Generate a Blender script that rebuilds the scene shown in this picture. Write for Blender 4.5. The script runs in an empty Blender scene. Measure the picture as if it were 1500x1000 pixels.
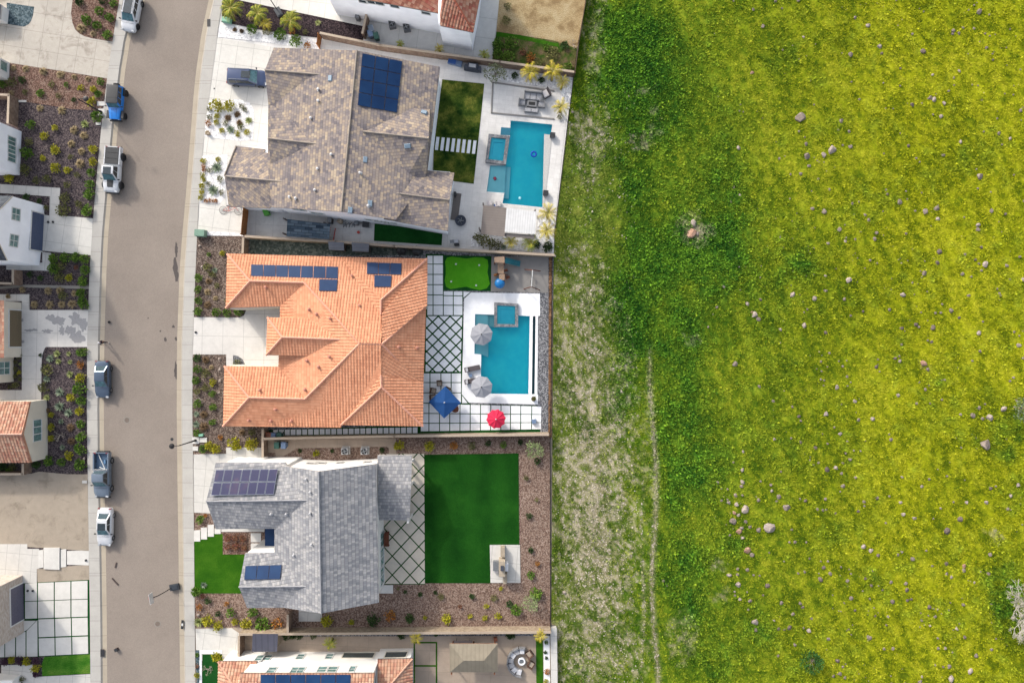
import bpy, bmesh, math, random
import numpy as np
from mathutils import Vector, Matrix, geometry
from mathutils.bvhtree import BVHTree
R = random.Random(7)
sc = bpy.context.scene
COL = sc.collection
H, S = 86.0, 0.086          # drone height and ground metres per photo pixel
pi = math.pi

def P(px, py, z=0.0):
    k = S * (H - z) / H
    return ((px - 750) * k, (500 - py) * k, z)
def pl(s):
    return [tuple(float(c) for c in q.split(',')) for q in s.split()]
def W2(s, z=0.0):
    return [P(a[0], a[1], z)[:2] for a in (pl(s) if isinstance(s, str) else s)]
KALB = 0.62
def lin(c):
    c /= 255.0
    return c / 12.92 if c <= 0.04045 else ((c + 0.055) / 1.055) ** 2.4
def C(r, g, b, k=1.0):
    return tuple(min(0.86, lin(v) * KALB * k) for v in (r, g, b)) + (1.0,)

# ------------------------------------------------------------------ objects
def setp(o, label=None, cat=None, group=None, kind=None):
    if label: o['label'] = label
    if cat: o['category'] = cat
    if group: o['group'] = group
    if kind: o['kind'] = kind
    return o
def thing(name, label, cat, loc=(0, 0, 0), rz=0.0, group=None):
    o = bpy.data.objects.new(name, None); COL.objects.link(o)
    o.empty_display_size = 0.2
    o.location = loc; o.rotation_euler = (0, 0, rz)
    return setp(o, label, cat, group)
def dup(root, loc=None, rz=None, scale=None, label=None, group=None):
    def cp(o, par):
        c = o.copy(); COL.objects.link(c)
        if par is not None: c.parent = par
        for ch in [x for x in o.children]: cp(ch, c)
        return c
    r = cp(root, None)
    if loc is not None: r.location = loc
    if rz is not None: r.rotation_euler = (0, 0, rz)
    if scale is not None: r.scale = (scale,) * 3 if not hasattr(scale, '__len__') else scale
    if label: r['label'] = label
    if group: r['group'] = group
    return r
def area2(p):
    return sum(p[i][0] * p[(i + 1) % len(p)][1] - p[(i + 1) % len(p)][0] * p[i][1] for i in range(len(p)))
def offs(poly, d):
    p = list(poly)
    if area2(p) < 0: p.reverse()
    n = len(p); out = []
    for i in range(n):
        a, b, c = Vector(p[i - 1][:2]), Vector(p[i][:2]), Vector(p[(i + 1) % n][:2])
        e1 = (b - a).normalized(); e2 = (c - b).normalized()
        n1 = Vector((e1.y, -e1.x)); n2 = Vector((e2.y, -e2.x))
        m = n1 + n2
        den = max(0.35, 1 + n1.dot(n2))
        out.append(tuple(b + m * (d / den)))
    return out

class MB:
    def __init__(s): s.v = []; s.f = []; s.m = []; s.uv = []
    def face(s, pts, mi=0, uv=None):
        b = len(s.v); s.v += [tuple(p) for p in pts]
        s.f.append(tuple(range(b, b + len(pts)))); s.m.append(mi); s.uv.append(uv); return s
    def prism(s, poly, z0, z1, holes=(), mt=0, ms=None, bottom=False):
        ms = mt if ms is None else ms
        poly = [tuple(p[:2]) for p in poly]
        if area2(poly) < 0: poly.reverse()
        hs = []
        for h in holes:
            h = [tuple(p[:2]) for p in h]
            if area2(h) > 0: h.reverse()
            hs.append(h)
        if hs:
            loops = [[Vector((x, y, 0)) for x, y in q] for q in [poly] + hs]
            flat = [p for q in loops for p in q]
            for t in geometry.tessellate_polygon(loops):
                q = [flat[i] for i in t]
                if area2(q) < 0: q.reverse()
                s.face([(p.x, p.y, z1) for p in q], mt)
        else:
            s.face([(x, y, z1) for x, y in poly], mt)
            if bottom: s.face([(x, y, z0) for x, y in reversed(poly)], mt)
        for q in [poly] + hs:
            for i in range(len(q)):
                a, b = q[i], q[(i + 1) % len(q)]
                s.face([(a[0], a[1], z0), (b[0], b[1], z0), (b[0], b[1], z1), (a[0], a[1], z1)], ms)
        return s
    def hexa(s, b4, t4, mi=0):
        s.face(list(reversed(b4)), mi); s.face(t4, mi)
        for i in range(len(b4)):
            j = (i + 1) % len(b4)
            s.face([b4[i], b4[j], t4[j], t4[i]], mi)
        return s
    def box(s, c, d, rz=0.0, mi=0, top=1.0):
        co, si = math.cos(rz), math.sin(rz)
        def q(z, k):
            return [(c[0] + (x * d[0] / 2 * k) * co - (y * d[1] / 2 * k) * si, c[1] + (x * d[0] / 2 * k) * si + (y * d[1] / 2 * k) * co, z)
                    for x, y in ((-1, -1), (1, -1), (1, 1), (-1, 1))]
        return s.hexa(q(c[2] - d[2] / 2, 1), q(c[2] + d[2] / 2, top), mi)
    def bar(s, a, b, w, mi=0, n=4, w2=None):
        return s.tube([a, b], [w, w if w2 is None else w2], n, mi)
    def tube(s, pts, rad, n=8, mi=0):
        pts = [Vector(p) for p in pts]; rings = []
        for i, p in enumerate(pts):
            d = (pts[min(i + 1, len(pts) - 1)] - pts[max(i - 1, 0)])
            d = d.normalized() if d.length > 1e-9 else Vector((0, 0, 1))
            up = Vector((0, 0, 1)) if abs(d.z) < 0.92 else Vector((1, 0, 0))
            x = d.cross(up).normalized(); y = x.cross(d)
            r = rad[i] if hasattr(rad, '__len__') else rad
            rings.append([p + x * (r * math.cos(2 * pi * (k + .5) / n)) + y * (r * math.sin(2 * pi * (k + .5) / n)) for k in range(n)])
        for a, b in zip(rings[:-1], rings[1:]):
            for k in range(n):
                s.face([a[k], b[k], b[(k + 1) % n], a[(k + 1) % n]], mi)
        s.face(rings[0], mi); s.face(list(reversed(rings[-1])), mi)
        return s
    def lathe(s, prof, n=16, c=(0, 0, 0), mi=0, cap=True):
        rg = [[(c[0] + r * math.cos(2 * pi * k / n), c[1] + r * math.sin(2 * pi * k / n), c[2] + z) for k in range(n)] for r, z in prof]
        for a, b in zip(rg[:-1], rg[1:]):
            for k in range(n):
                s.face([a[k], a[(k + 1) % n], b[(k + 1) % n], b[k]], mi)
        if cap:
            s.face(list(reversed(rg[0])), mi); s.face(rg[-1], mi)
        return s
    def mesh(s, name, mats, smooth=None, merge=False):
        me = bpy.data.meshes.new(name)
        me.from_pydata(s.v, [], s.f)
        for m in (mats if isinstance(mats, (list, tuple)) else [mats]): me.materials.append(m)
        me.polygons.foreach_set('material_index', s.m)
        if any(u is not None for u in s.uv):
            ul = me.uv_layers.new(name='UVMap'); k = 0
            for f, u in zip(s.f, s.uv):
                for j in range(len(f)):
                    ul.data[k].uv = u[j] if u is not None else (0, 0); k += 1
        if merge or smooth is not None:
            bm = bmesh.new(); bm.from_mesh(me); bmesh.ops.remove_doubles(bm, verts=bm.verts, dist=1e-4); bm.to_mesh(me); bm.free()
        if smooth is not None:
            me.polygons.foreach_set('use_smooth', [True] * len(me.polygons))
            me.set_sharp_from_angle(angle=math.radians(smooth))
        me.update(); return me
    def obj(s, name, mats, parent=None, smooth=None, merge=False, world=False, **kw):
        o = bpy.data.objects.new(name, s.mesh(name, mats, smooth, merge)); COL.objects.link(o)
        if parent is not None:
            o.parent = parent
            if world:                      # vertices given in world coordinates, parent not rotated
                q, t = parent, Vector((0, 0, 0))
                while q is not None: t += Vector(q.location); q = q.parent
                o.location = -t
        return setp(o, **kw)

# ------------------------------------------------------------------ materials
class NT:
    def __init__(s, name):
        s.m = bpy.data.materials.new(name); s.m.use_nodes = True
        s.t = s.m.node_tree; s.b = s.t.nodes['Principled BSDF']; s.c = None
    def n(s, typ, **kw):
        nd = s.t.nodes.new(typ)
        for k, v in kw.items(): setattr(nd, k, v)
        return nd
    def put(s, sock, v):
        if hasattr(v, 'is_linked') or isinstance(v, bpy.types.NodeSocket): s.t.links.new(v, sock)
        else: sock.default_value = v
    def obj(s):
        if s.c is None: s.c = s.n('ShaderNodeTexCoord').outputs['Object']
        return s.c
    def uv(s): return s.n('ShaderNodeTexCoord').outputs['UV']
    def math(s, op, a, b=0.0, c=None):
        nd = s.n('ShaderNodeMath', operation=op); s.put(nd.inputs[0], a); s.put(nd.inputs[1], b)
        if c is not None: s.put(nd.inputs[2], c)
        return nd.outputs[0]
    def noise(s, scale, detail=3, rough=.55, vec=None, dist=0.0):
        nd = s.n('ShaderNodeTexNoise'); s.put(nd.inputs['Vector'], vec or s.obj())
        nd.inputs['Scale'].default_value = scale; nd.inputs['Detail'].default_value = detail
        nd.inputs['Roughness'].default_value = rough; nd.inputs['Distortion'].default_value = dist
        return nd.outputs['Fac']
    def voro(s, scale, vec=None, feature='F1', out='Color'):
        nd = s.n('ShaderNodeTexVoronoi', feature=feature); s.put(nd.inputs['Vector'], vec or s.obj())
        nd.inputs['Scale'].default_value = scale
        return nd.outputs[out]
    def ramp(s, fac, stops, interp='LINEAR'):
        nd = s.n('ShaderNodeValToRGB'); s.put(nd.inputs[0], fac); cr = nd.color_ramp; cr.interpolation = interp
        while len(cr.elements) < len(stops): cr.elements.new(.5)
        for e, (p, c) in zip(cr.elements, stops): e.position = p; e.color = c if hasattr(c, '__len__') else (c, c, c, 1)
        return nd.outputs[0]
    def mix(s, f, a, b, mode='MIX'):
        nd = s.n('ShaderNodeMix', data_type='RGBA', blend_type=mode); s.put(nd.inputs[0], f)
        s.put(nd.inputs[6], a); s.put(nd.inputs[7], b); return nd.outputs[2]
    def bump(s, h, strength=.5, dist=.02):
        nd = s.n('ShaderNodeBump'); nd.inputs['Strength'].default_value = strength; nd.inputs['Distance'].default_value = dist
        s.put(nd.inputs['Height'], h); s.put(s.b.inputs['Normal'], nd.outputs[0])
    def out(s, col, rough=.8, metal=0.0, spec=.3):
        s.put(s.b.inputs['Base Color'], col); s.put(s.b.inputs['Roughness'], rough)
        s.b.inputs['Metallic'].default_value = metal
        s.b.inputs['Specular IOR Level'].default_value = spec
        return s.m
def mul(c, k): return tuple(min(.9, v * k) for v in c[:3]) + (1,)

def plain(name, col, rough=.6, metal=0, spec=.4, var=.12, scale=6):
    t = NT(name)
    f = t.noise(scale, 4)
    return t.out(t.ramp(f, [(.3, mul(col, 1 - var)), (.7, mul(col, 1 + var))]), rough, metal, spec)
def gravel(name, cols, scale=7, dark=.35, bump=.6, patch=.25, psc=.25):
    """loose stones: each voronoi cell has a colour of its own"""
    t = NT(name)
    v = t.n('ShaderNodeTexVoronoi'); t.put(v.inputs['Vector'], t.obj()); v.inputs['Scale'].default_value = scale
    sep = t.n('ShaderNodeSeparateColor'); t.put(sep.inputs[0], v.outputs['Color'])
    k = len(cols)
    c = t.ramp(sep.outputs[0], [(i / k, q) for i, q in enumerate(cols)], 'CONSTANT')
    pn = t.noise(psc, 5, .6)
    c = t.mix(t.ramp(pn, [(.35, 0.0), (.7, patch)]), c, mul(cols[0], .55))
    t.bump(t.math('ADD', v.outputs['Distance'], t.noise(scale * 2.3, 2)), bump, .05)
    return t.out(c, .95, spec=.1)
def concrete(name, col, grid=None, ang=0, off=(0, 0), stain=.25, stcol=None, line=.045, seam=.55, pads=0.0):
    """poured slab: joints, patchy staining, fine grain"""
    t = NT(name)
    big = t.noise(.22, 6, .62); mid = t.noise(1.7, 5, .6); fine = t.noise(14, 3)
    c = t.ramp(t.math('ADD', t.math('MULTIPLY', big, .6), t.math('MULTIPLY', mid, .4)),
               [(.35, mul(col, .86)), (.62, mul(col, 1.07))])
    if stain:
        sm = t.ramp(t.noise(.55, 7, .68, dist=.4), [(.52, 0.0), (.68, stain)])
        c = t.mix(sm, c, stcol or mul(col, .5))
    c = t.mix(.18, c, t.ramp(fine, [(.3, mul(col, .6)), (.7, mul(col, 1.25))]))
    if grid:
        mp = t.n('ShaderNodeMapping'); t.put(mp.inputs[0], t.obj())
        mp.inputs['Rotation'].default_value = (0, 0, math.radians(ang)); mp.inputs['Location'].default_value = (off[0], off[1], 0)
        sp = t.n('ShaderNodeSeparateXYZ'); t.put(sp.inputs[0], mp.outputs[0])
        ms = []; cells = []
        for ax, g in zip('XY', grid):
            q = t.math('DIVIDE', sp.outputs[ax], g)
            fr = t.math('FRACT', q); cells.append(t.math('FLOOR', q))
            ms.append(t.math('LESS_THAN', fr, line / g))
        lm = t.math('MAXIMUM', ms[0], ms[1])
        if pads:
            wn = t.n('ShaderNodeTexWhiteNoise', noise_dimensions='2D'); cb = t.n('ShaderNodeCombineXYZ')
            t.put(cb.inputs[0], cells[0]); t.put(cb.inputs[1], cells[1]); t.put(wn.inputs['Vector'], cb.outputs[0])
            c = t.mix(t.math('MULTIPLY', wn.outputs['Value'], pads), c, mul(col, .72))
        c = t.mix(t.math('MULTIPLY', lm, seam), c, mul(col, .3))
    t.bump(fine, .2, .01)
    return t.out(c, .85, spec=.2)
def turf(name, c1, c2, c3, sc=.35, fine=9, stripes=0.0, patch=(.38, .62)):
    t = NT(name)
    f = t.noise(sc, 6, .65); g = t.noise(fine, 4, .7)
    c = t.ramp(f, [(patch[0], c1), (.5, c2), (patch[1], c3)])
    if stripes:
        w = t.n('ShaderNodeTexWave', wave_type='BANDS', bands_direction='X'); t.put(w.inputs[0], t.obj())
        w.inputs['Scale'].default_value = .09; w.inputs['Distortion'].default_value = 1.2; w.inputs['Detail'].default_value = 3
        c = t.mix(t.math('MULTIPLY', w.outputs['Fac'], stripes), c, mul(c3, 1.25))
    c = t.mix(t.ramp(g, [(.35, .55), (.65, 0.0)]), c, mul(c1, .55))
    t.bump(g, .9, .06)
    return t.out(c, .95, spec=.08)
def shingle(name, cols, w=.40, h=.36, blot=.55, gap=.45, bsc=.9, soft=False):
    """flat tiles in UV metres: every tile a colour, courses overlap"""
    t = NT(name)
    sp = t.n('ShaderNodeSeparateXYZ'); t.put(sp.inputs[0], t.uv())
    vr = t.math('DIVIDE', sp.outputs['Y'], h); row = t.math('FLOOR', vr)
    ur = t.math('ADD', t.math('DIVIDE', sp.outputs['X'], w), t.math('MULTIPLY', row, .5)); col = t.math('FLOOR', ur)
    cb = t.n('ShaderNodeCombineXYZ'); t.put(cb.inputs[0], col); t.put(cb.inputs[1], row)
    wn = t.n('ShaderNodeTexWhiteNoise', noise_dimensions='2D'); t.put(wn.inputs['Vector'], cb.outputs[0])
    nz = t.noise(bsc, 2, .6, vec=cb.outputs[0])
    f = t.math('ADD', t.math('MULTIPLY', wn.outputs['Value'], 1 - blot),
               t.math('MULTIPLY', t.math('MULTIPLY_ADD', nz, 2.2, -.6), blot))
    k = len(cols)
    c = t.ramp(f, [((i + .5) / k, q) for i, q in enumerate(cols)])
    c = t.mix(t.ramp(t.noise(.5, 5, .6), [(.4, 0.0), (.75, .25)]), c, mul(cols[0], .7))
    fv = t.math('FRACT', vr); fu = t.math('FRACT', ur)
    g = t.math('MAXIMUM', t.math('LESS_THAN', fv, .16), t.math('MULTIPLY', t.math('LESS_THAN', fu, .11), .7))
    c = t.mix(t.math('MULTIPLY', g, gap), c, mul(cols[0], .33))  # dark gaps, with the shadow line under each course painted in
    t.bump(t.math('SUBTRACT', fv, t.math('MULTIPLY', g, .6)), .6, .05)
    return t.out(c, .85, spec=.2)
def stucco(name, col, var=.06):
    t = NT(name)
    c = t.ramp(t.noise(.7, 5), [(.3, mul(col, 1 - var)), (.7, mul(col, 1 + var))])
    t.bump(t.noise(40, 2), .15, .01)
    return t.out(c, .9, spec=.15)
def paint(name, col, metal=.0, rough=.28):
    t = NT(name); t.b.inputs['Coat Weight'].default_value = .7; t.b.inputs['Coat Roughness'].default_value = .06
    c = t.ramp(t.noise(3, 4), [(.3, mul(col, .94)), (.7, mul(col, 1.05))])
    return t.out(c, rough, metal, .5)
def glass(name, col=(.02, .03, .035, 1), rough=.06):
    t = NT(name)
    c = t.ramp(t.noise(2.5, 3), [(.35, mul(col, .8)), (.65, mul(col, 1.5))])
    return t.out(c, rough, 0, .9)
def leaf(name, cols, sc=9):
    t = NT(name)
    oi = t.n('ShaderNodeObjectInfo')
    rr = t.n('ShaderNodeNewGeometry').outputs['Random Per Island']
    k = len(cols)
    f = t.math('ADD', t.math('MULTIPLY', rr, .8), t.math('MULTIPLY', oi.outputs['Random'], .2))
    c = t.ramp(f, [((i + .5) / k, q) for i, q in enumerate(cols)])
    t.b.inputs['Subsurface Weight'].default_value = 0
    return t.out(c, .7, spec=.15)
# ------------------------------------------------------------------ shared materials
m_asph = NT('asphalt')
_f = m_asph.noise(9, 5, .7); _g = m_asph.noise(.16, 6, .65); _v = m_asph.n('ShaderNodeTexVoronoi'); m_asph.put(_v.inputs['Vector'], m_asph.obj()); _v.inputs['Scale'].default_value = 15
_s = m_asph.n('ShaderNodeSeparateColor'); m_asph.put(_s.inputs[0], _v.outputs['Color'])
_c = m_asph.ramp(_g, [(.35, C(157, 145, 135)), (.65, C(170, 158, 147))])
_c = m_asph.mix(.16, _c, m_asph.ramp(_s.outputs[0], [(0, C(112, 102, 95)), (1, C(200, 188, 176))]))
_c = m_asph.mix(m_asph.ramp(m_asph.noise(.6, 6, .7), [(.58, 0.0), (.8, .3)]), _c, C(140, 124, 112))
m_asph.bump(_f, .35, .02); m_asph = m_asph.out(_c, .92, spec=.15)
def uvconcrete(name, col, g):
    t = NT(name); sp = t.n('ShaderNodeSeparateXYZ'); t.put(sp.inputs[0], t.uv())
    q = t.math('DIVIDE', sp.outputs['Y'], g); wn = t.n('ShaderNodeTexWhiteNoise', noise_dimensions='1D'); t.put(wn.inputs['W'], t.math('FLOOR', q))
    c = t.ramp(t.noise(.5, 6, .65), [(.3, mul(col, .88)), (.65, mul(col, 1.05))])
    c = t.mix(t.math('MULTIPLY', wn.outputs['Value'], .35), c, mul(col, .8))
    c = t.mix(.15, c, t.ramp(t.noise(12, 3), [(.3, mul(col, .6)), (.7, mul(col, 1.2))]))
    c = t.mix(t.math('MULTIPLY', t.math('LESS_THAN', t.math('FRACT', q), .05 / g * 1.2), .45), c, mul(col, .35))
    return t.out(c, .85, spec=.2)
m_walk = uvconcrete('sidewalk_concrete', C(212, 208, 201), 1.55)
m_gut = uvconcrete('gutter_concrete', C(205, 192, 172), 3.1)
m_kerb = uvconcrete('kerb_concrete', C(190, 184, 174), 3.1)
m_drive = concrete('driveway_concrete', C(222, 219, 212, 1.25), (2.05, 2.3), 8, (.4, .3), .12)
m_drive2 = concrete('stained_driveway_concrete', C(212, 204, 192), (2.3, 2.3), 9, (0, .8), .85, C(148, 136, 122))
m_conc = concrete('plain_concrete', C(216, 213, 207, 1.18), (1.6, 2.1), 5, (.2, .5), .15)
m_drivewet = concrete('damp_driveway_concrete', C(228, 224, 218, 1.15), (2.6, 2.9), 1, (0, 0), .1)
m_pad = concrete('pad_concrete', C(224, 221, 215, 1.2), None, 0, (0, 0), .10)
m_padw = concrete('white_pad_concrete', C(228, 230, 234, 1.5), None, 0, (0, 0), .06)
m_trav = concrete('travertine_paving', C(234, 231, 227, 1.25), (.9, .6), 7, (0, 0), .3, C(196, 188, 180), .03, .22, .25)
m_whitedeck = concrete('white_pool_deck', C(242, 243, 246, 1.35), None, 0, (0, 0), .14)
m_tanpav = concrete('tan_paving', C(198, 180, 162), (2.6, 2.6), 3, (.5, .4), .35, C(160, 140, 120), .04, .3, .3)
m_greypav = concrete('grey_paving', C(222, 221, 217, 1.15), (2.4, 2.5), 8, (.3, .2), .2, None, .06, .4, .2)
m_drkconc = concrete('side_yard_concrete', C(222, 220, 216, 1.2), (2.2, 2.6), 3, (0, 0), .3, C(150, 150, 146), .04, .4)
m_mulchb = gravel('black_mulch', [C(92, 82, 86), C(72, 64, 69), C(110, 98, 98), C(60, 54, 58), C(128, 116, 114)], 8.5, patch=.3)
m_mulchr = gravel('red_mulch', [C(136, 106, 94), C(116, 90, 80), C(152, 124, 110), C(104, 80, 70), C(166, 142, 128)], 8.5, patch=.3)
m_mulchk = gravel('dark_bark', [C(74, 62, 66), C(54, 46, 51), C(94, 80, 82), C(46, 40, 44)], 8.5, patch=.3)
m_mulchn = gravel('brown_bark', [C(120, 103, 94), C(98, 84, 77), C(142, 124, 113), C(86, 74, 68), C(160, 146, 134)], 8.5, patch=.3)
m_pinkgr = gravel('pink_gravel', [C(150, 124, 110), C(130, 106, 94), C(168, 144, 129), C(112, 90, 80), C(184, 162, 147)], 9.0, patch=.25)
m_greygr = gravel('grey_gravel', [C(132, 132, 136), C(104, 105, 110), C(160, 160, 164), C(84, 86, 90), C(184, 184, 186)], 9.0, patch=.2)
m_bluegr = gravel('blue_gravel', [C(100, 118, 126), C(82, 100, 108), C(122, 138, 144), C(70, 86, 92)], 6, patch=.15)
m_whitegr = gravel('white_gravel', [C(238, 236, 234, 1.35), C(226, 224, 224, 1.35), C(248, 247, 245, 1.35), C(210, 208, 210, 1.3)], 6, patch=.1)
m_fines = concrete('grey_fines', C(160, 156, 152), None, 0, (0, 0), .35, C(186, 182, 178))
m_mossy = gravel('mossy_side_gravel', [C(112, 124, 118), C(92, 104, 98), C(134, 142, 134), C(80, 92, 86)], 4.5, patch=.6, psc=.8)
m_dirt = concrete('bare_dirt', C(190, 176, 158), None, 0, (0, 0), .75, C(142, 130, 114))
m_dirt2 = turf('dry_tan_ground', C(168, 142, 104), C(206, 182, 138), C(222, 202, 160), .5, 8)
m_turf = turf('artificial_turf', C(20, 72, 17), C(29, 87, 22), C(42, 102, 28), .16, 9, .35)
m_turfd = turf('dark_artificial_turf', C(22, 78, 30), C(32, 92, 38), C(42, 104, 46), .3, 9)
m_turfl = turf('bright_artificial_turf', C(50, 104, 18), C(64, 118, 22), C(80, 130, 30), .3, 9)
m_green = turf('putting_turf', C(84, 174, 32), C(96, 184, 38), C(108, 194, 46), .3, 12)
m_patchy = turf('patchy_lawn_grass', C(32, 64, 18), C(86, 106, 38), C(148, 148, 66), .55, 6, 0, (.36, .66))
m_lawnb = turf('small_lawn_grass', C(58, 120, 30), C(84, 140, 44), C(118, 156, 62), .5, 8)
m_weeds = turf('weedy_ground', C(48, 96, 20), C(98, 112, 56), C(142, 126, 92), .7, 5)
m_vegbed = turf('garden_bed_soil', C(60, 96, 30), C(112, 110, 66), C(134, 112, 90), .9, 6)

# ------------------------------------------------------------------ the street
KY = [-260, 0, 50, 80, 100, 130, 185, 285, 345, 400, 500, 600, 700, 800, 900, 1000, 1260]
KRL = [262, 212, 192, 187.5, 184, 180.6, 173, 163.8, 158.5, 156, 153, 152.2, 153, 155, 156.5, 157.2, 160]
KRR = [380, 306, 295, 291, 288, 284.5, 280.2, 272.5, 267, 263, 259.5, 259, 260, 261.5, 262.7, 264, 270]
KSL = [226, 176, 167.5, 163, 160, 156, 149.5, 140.3, 135.5, 132, 128.6, 128.2, 129.5, 131, 132.6, 133.5, 137]
KSR = [402, 327, 319, 316, 313, 309, 301, 292.5, 289.4, 287, 283.3, 282.4, 284, 285, 286, 287, 292]
YS = list(np.arange(-260, 1261, 20.0))
def ip(K): return lambda y: float(np.interp(y, KY, K))
RL, RR, SL, SR = ip(KRL), ip(KRR), ip(KSL), ip(KSR)
def strip(name, fa, fb, za, zb, mat, skirt=None):
    b = MB(); v = 0
    for y0, y1 in zip(YS[:-1], YS[1:]):
        q = [P(fa(y1), y1)[:2] + (za,), P(fb(y1), y1)[:2] + (zb,), P(fb(y0), y0)[:2] + (zb,), P(fa(y0), y0)[:2] + (za,)]
        w = abs(fb(y0) - fa(y0)) * S; l = (y1 - y0) * S
        b.face(q, 0, [(0, v), (w, v), (w, v + l), (0, v + l)]); v += l
        if skirt:
            for k, (i, j) in enumerate(((3, 0), (1, 2))):
                A, B = q[i], q[j]
                b.face([A[:2] + (skirt,), B[:2] + (skirt,), B, A], 0, [(0, v), (0, v), (0, v), (0, v)])
    return b.obj(name, mat, kind='structure')
ZR = 0.015
strip('road', lambda y: RL(y) - 1.5, lambda y: RR(y) + 1.5, ZR, ZR, m_asph)
strip('gutter_left', lambda y: RL(y) - 6.5, RL, ZR + .008, ZR + .004, m_gut)
strip('gutter_right', RR, lambda y: RR(y) + 6.5, ZR + .004, ZR + .008, m_gut)
strip('kerb_left', lambda y: RL(y) - 8.6, lambda y: RL(y) - 6.5, .143, ZR + .012, m_kerb)
strip('kerb_right', lambda y: RR(y) + 6.5, lambda y: RR(y) + 8.6, ZR + .012, .143, m_kerb)
strip('sidewalk_left', SL, lambda y: RL(y) - 8.6, .14, .14, m_walk, 0.0)
strip('sidewalk_right', lambda y: RR(y) + 8.6, SR, .14, .14, m_walk, 0.0)
# dark damp patches and repairs lying on the asphalt
m_patch = plain('dark_tar_patch', C(92, 84, 82), .8); m_seam = plain('crack_filler', C(120, 108, 100), .8)
def blob(name, cx, cy, rx, ry, z, mat, n=18, jag=.3, holes=()):
    pts = []
    for k in range(n):
        a = 2 * pi * k / n; q = 1 + R.uniform(-jag, jag)
        pts.append(P(cx + rx * q * math.cos(a), cy + ry * q * math.sin(a))[:2])
    return MB().prism(pts, z - .02, z, holes, 0).obj(name, mat, kind='structure')
for _i, q in enumerate(((258, 543, 3.4, 13), (257, 392, 3.6, 16), (259, 404, 2.6, 9), (258.5, 366, 2.2, 10), (242, 497, 2, 3.4), (254, 478, 2, 2.2), (258, 496, 1.6, 3), (235, 485, 1.2, 1.6), (217, 466, .9, 1.2))):
    blob('asphalt_stain', *q, ZR + .004 + .0007 * _i, m_patch)

# ------------------------------------------------------------------ pools' outlines are cut out of every sheet
POOL_H = "748,177 809,183 806.5,200 795,304 736,298 739,283 713,281 718,243 741,243 747,200"
POOL_I = "696,460 724,461 724,479 759,479 759,462 776,463 774,577 704,576 705,519 695,518"
TRO_I = "780.5,463 784.5,463 783,577 779,577"
hp = [W2(POOL_H), W2(POOL_I), W2(TRO_I)]
SPA_H = "716,198 746.5,201 741,243 711,239"; SPA_I = "724,443 759,445 759,478.5 724,478.5"
SPAW_H = "720,203 741,205 737,237.5 715.5,235"; SPAW_I = "728.3,447.5 754.5,448.5 754.5,475 728.3,474.5"
def slab(name, s, z, mat, holes=(), z0=0.02, kind='structure'):
    return MB().prism(W2(s), z0, z, holes, 0).obj(name, mat, kind=kind)
big = [(-400, -400), (400, -400), (400, 400), (-400, 400)]
MB().prism(big, -.9, -.06, [offs(W2(POOL_H), .1), offs(W2(POOL_I), .1), offs(W2(TRO_I), .04)], 0).obj('terrain', m_dirt, kind='structure')
def left_of(f, y0, y1): return [(f(y), y) for y in np.arange(y0, y1 + 1, 20.0)]
# base sheets of the lots
slab('mulch_ground', [(-420, -260)] + left_of(SL, -260, 1240) + [(-420, 1240)], .10, m_mulchb)
yb = lambda a, b: [(SR(y), y) for y in np.arange(a, b, 20.0)] + [(SR(b), b)]
slab('paved_ground', yb(-260, 24)[::1] + [(466, 56), (560, 74.5), (732, 98.5), (839, 113), (846, 70), (880, -260)], .085, m_greypav)
slab('paved_ground', yb(24, 344) + [(360, 346), (496, 357), (620, 362), (811, 376), (812, 340), (839, 113), (732, 98.5), (560, 74.5), (466, 56)], .085, m_trav, [hp[0]])
slab('gravel_ground', yb(344, 660) + [(389, 660), (389, 641), (580, 637), (806, 635), (811, 376), (620, 362), (496, 357), (360, 346)], .085, m_greygr, hp[1:])
slab('gravel_ground', yb(660, 918) + [(806, 917), (806, 635), (580, 637), (389, 641), (389, 660)], .085, m_pinkgr)
slab('paved_ground', yb(918, 1240) + [(808, 1240), (806, 917)], .085, m_tanpav)

# ---- left side of the street
slab('driveway', "-60,-40 183,-40 176.2,0 166,62 158,115.6 80,103 0,91 -60,84", .115, m_drive2)
slab('gravel_bed', "11,5 51,11 49,24 46,32 43,36 36,40 11,36", .135, m_bluegr)
slab('planting_bed', "112,-40 182,-40 176,0 166,62 136,57 125,54 117,50 111,44 107,34 105,20", .135, m_mulchr)
slab('planting_bed', "-60,84 0,93 16,93 158,116 153,148 148,163 104,160 28,148 0,143 -60,140", .12, m_mulchr)
slab('footpath', "-60,264 0,270 89,275.6 87,316 73,316 74,288 18,284 0,283 -60,280", .125, m_conc)
slab('driveway', "61,314 73,316 87,316 137,320 135.5,345 133.5,374 60,367", .13, m_drive)
slab('footpath', "63,369 76,371 74,397 10,395 10,382 63,385", .125, m_conc)
slab('footpath', "-60,424 34,417 131,419 131,423.5 34,421 -60,428", .135, m_kerb)
slab('driveway', "24,454 130,454 128.6,508 68,508 66,511 64,516 62,526 61,590 67,590 67,612 0,612 0,571 33,571 33,510 24,508", .125, m_drivewet)
slab('footpath', "-60,431 44,431 44,454 33,454 33,441 -60,441", .125, m_conc)
m_wet = plain('wet_concrete', C(176, 174, 174), .5)
for _i, q in enumerate(((88, 469, 9, 7), (75, 466, 6, 5), (112, 467, 9, 8), (122, 475, 6, 9), (104, 484, 8, 7), (115, 494, 10, 8), (92, 484, 4, 6), (44, 484, 6, 2.2), (70, 485, 7, 3), (33, 469, 3, 3), (34, 500, 3, 2.4), (52, 483, 4, 2))):
    blob('wet_patch', q[0], q[1], q[2], q[3], .128 + .0007 * _i, m_wet, 22, .38)
slab('bare_lot', "-60,695 47,693 58,690 100,694 129,694 130,750 131,806 40,800 -60,797", .13, m_dirt)
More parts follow.
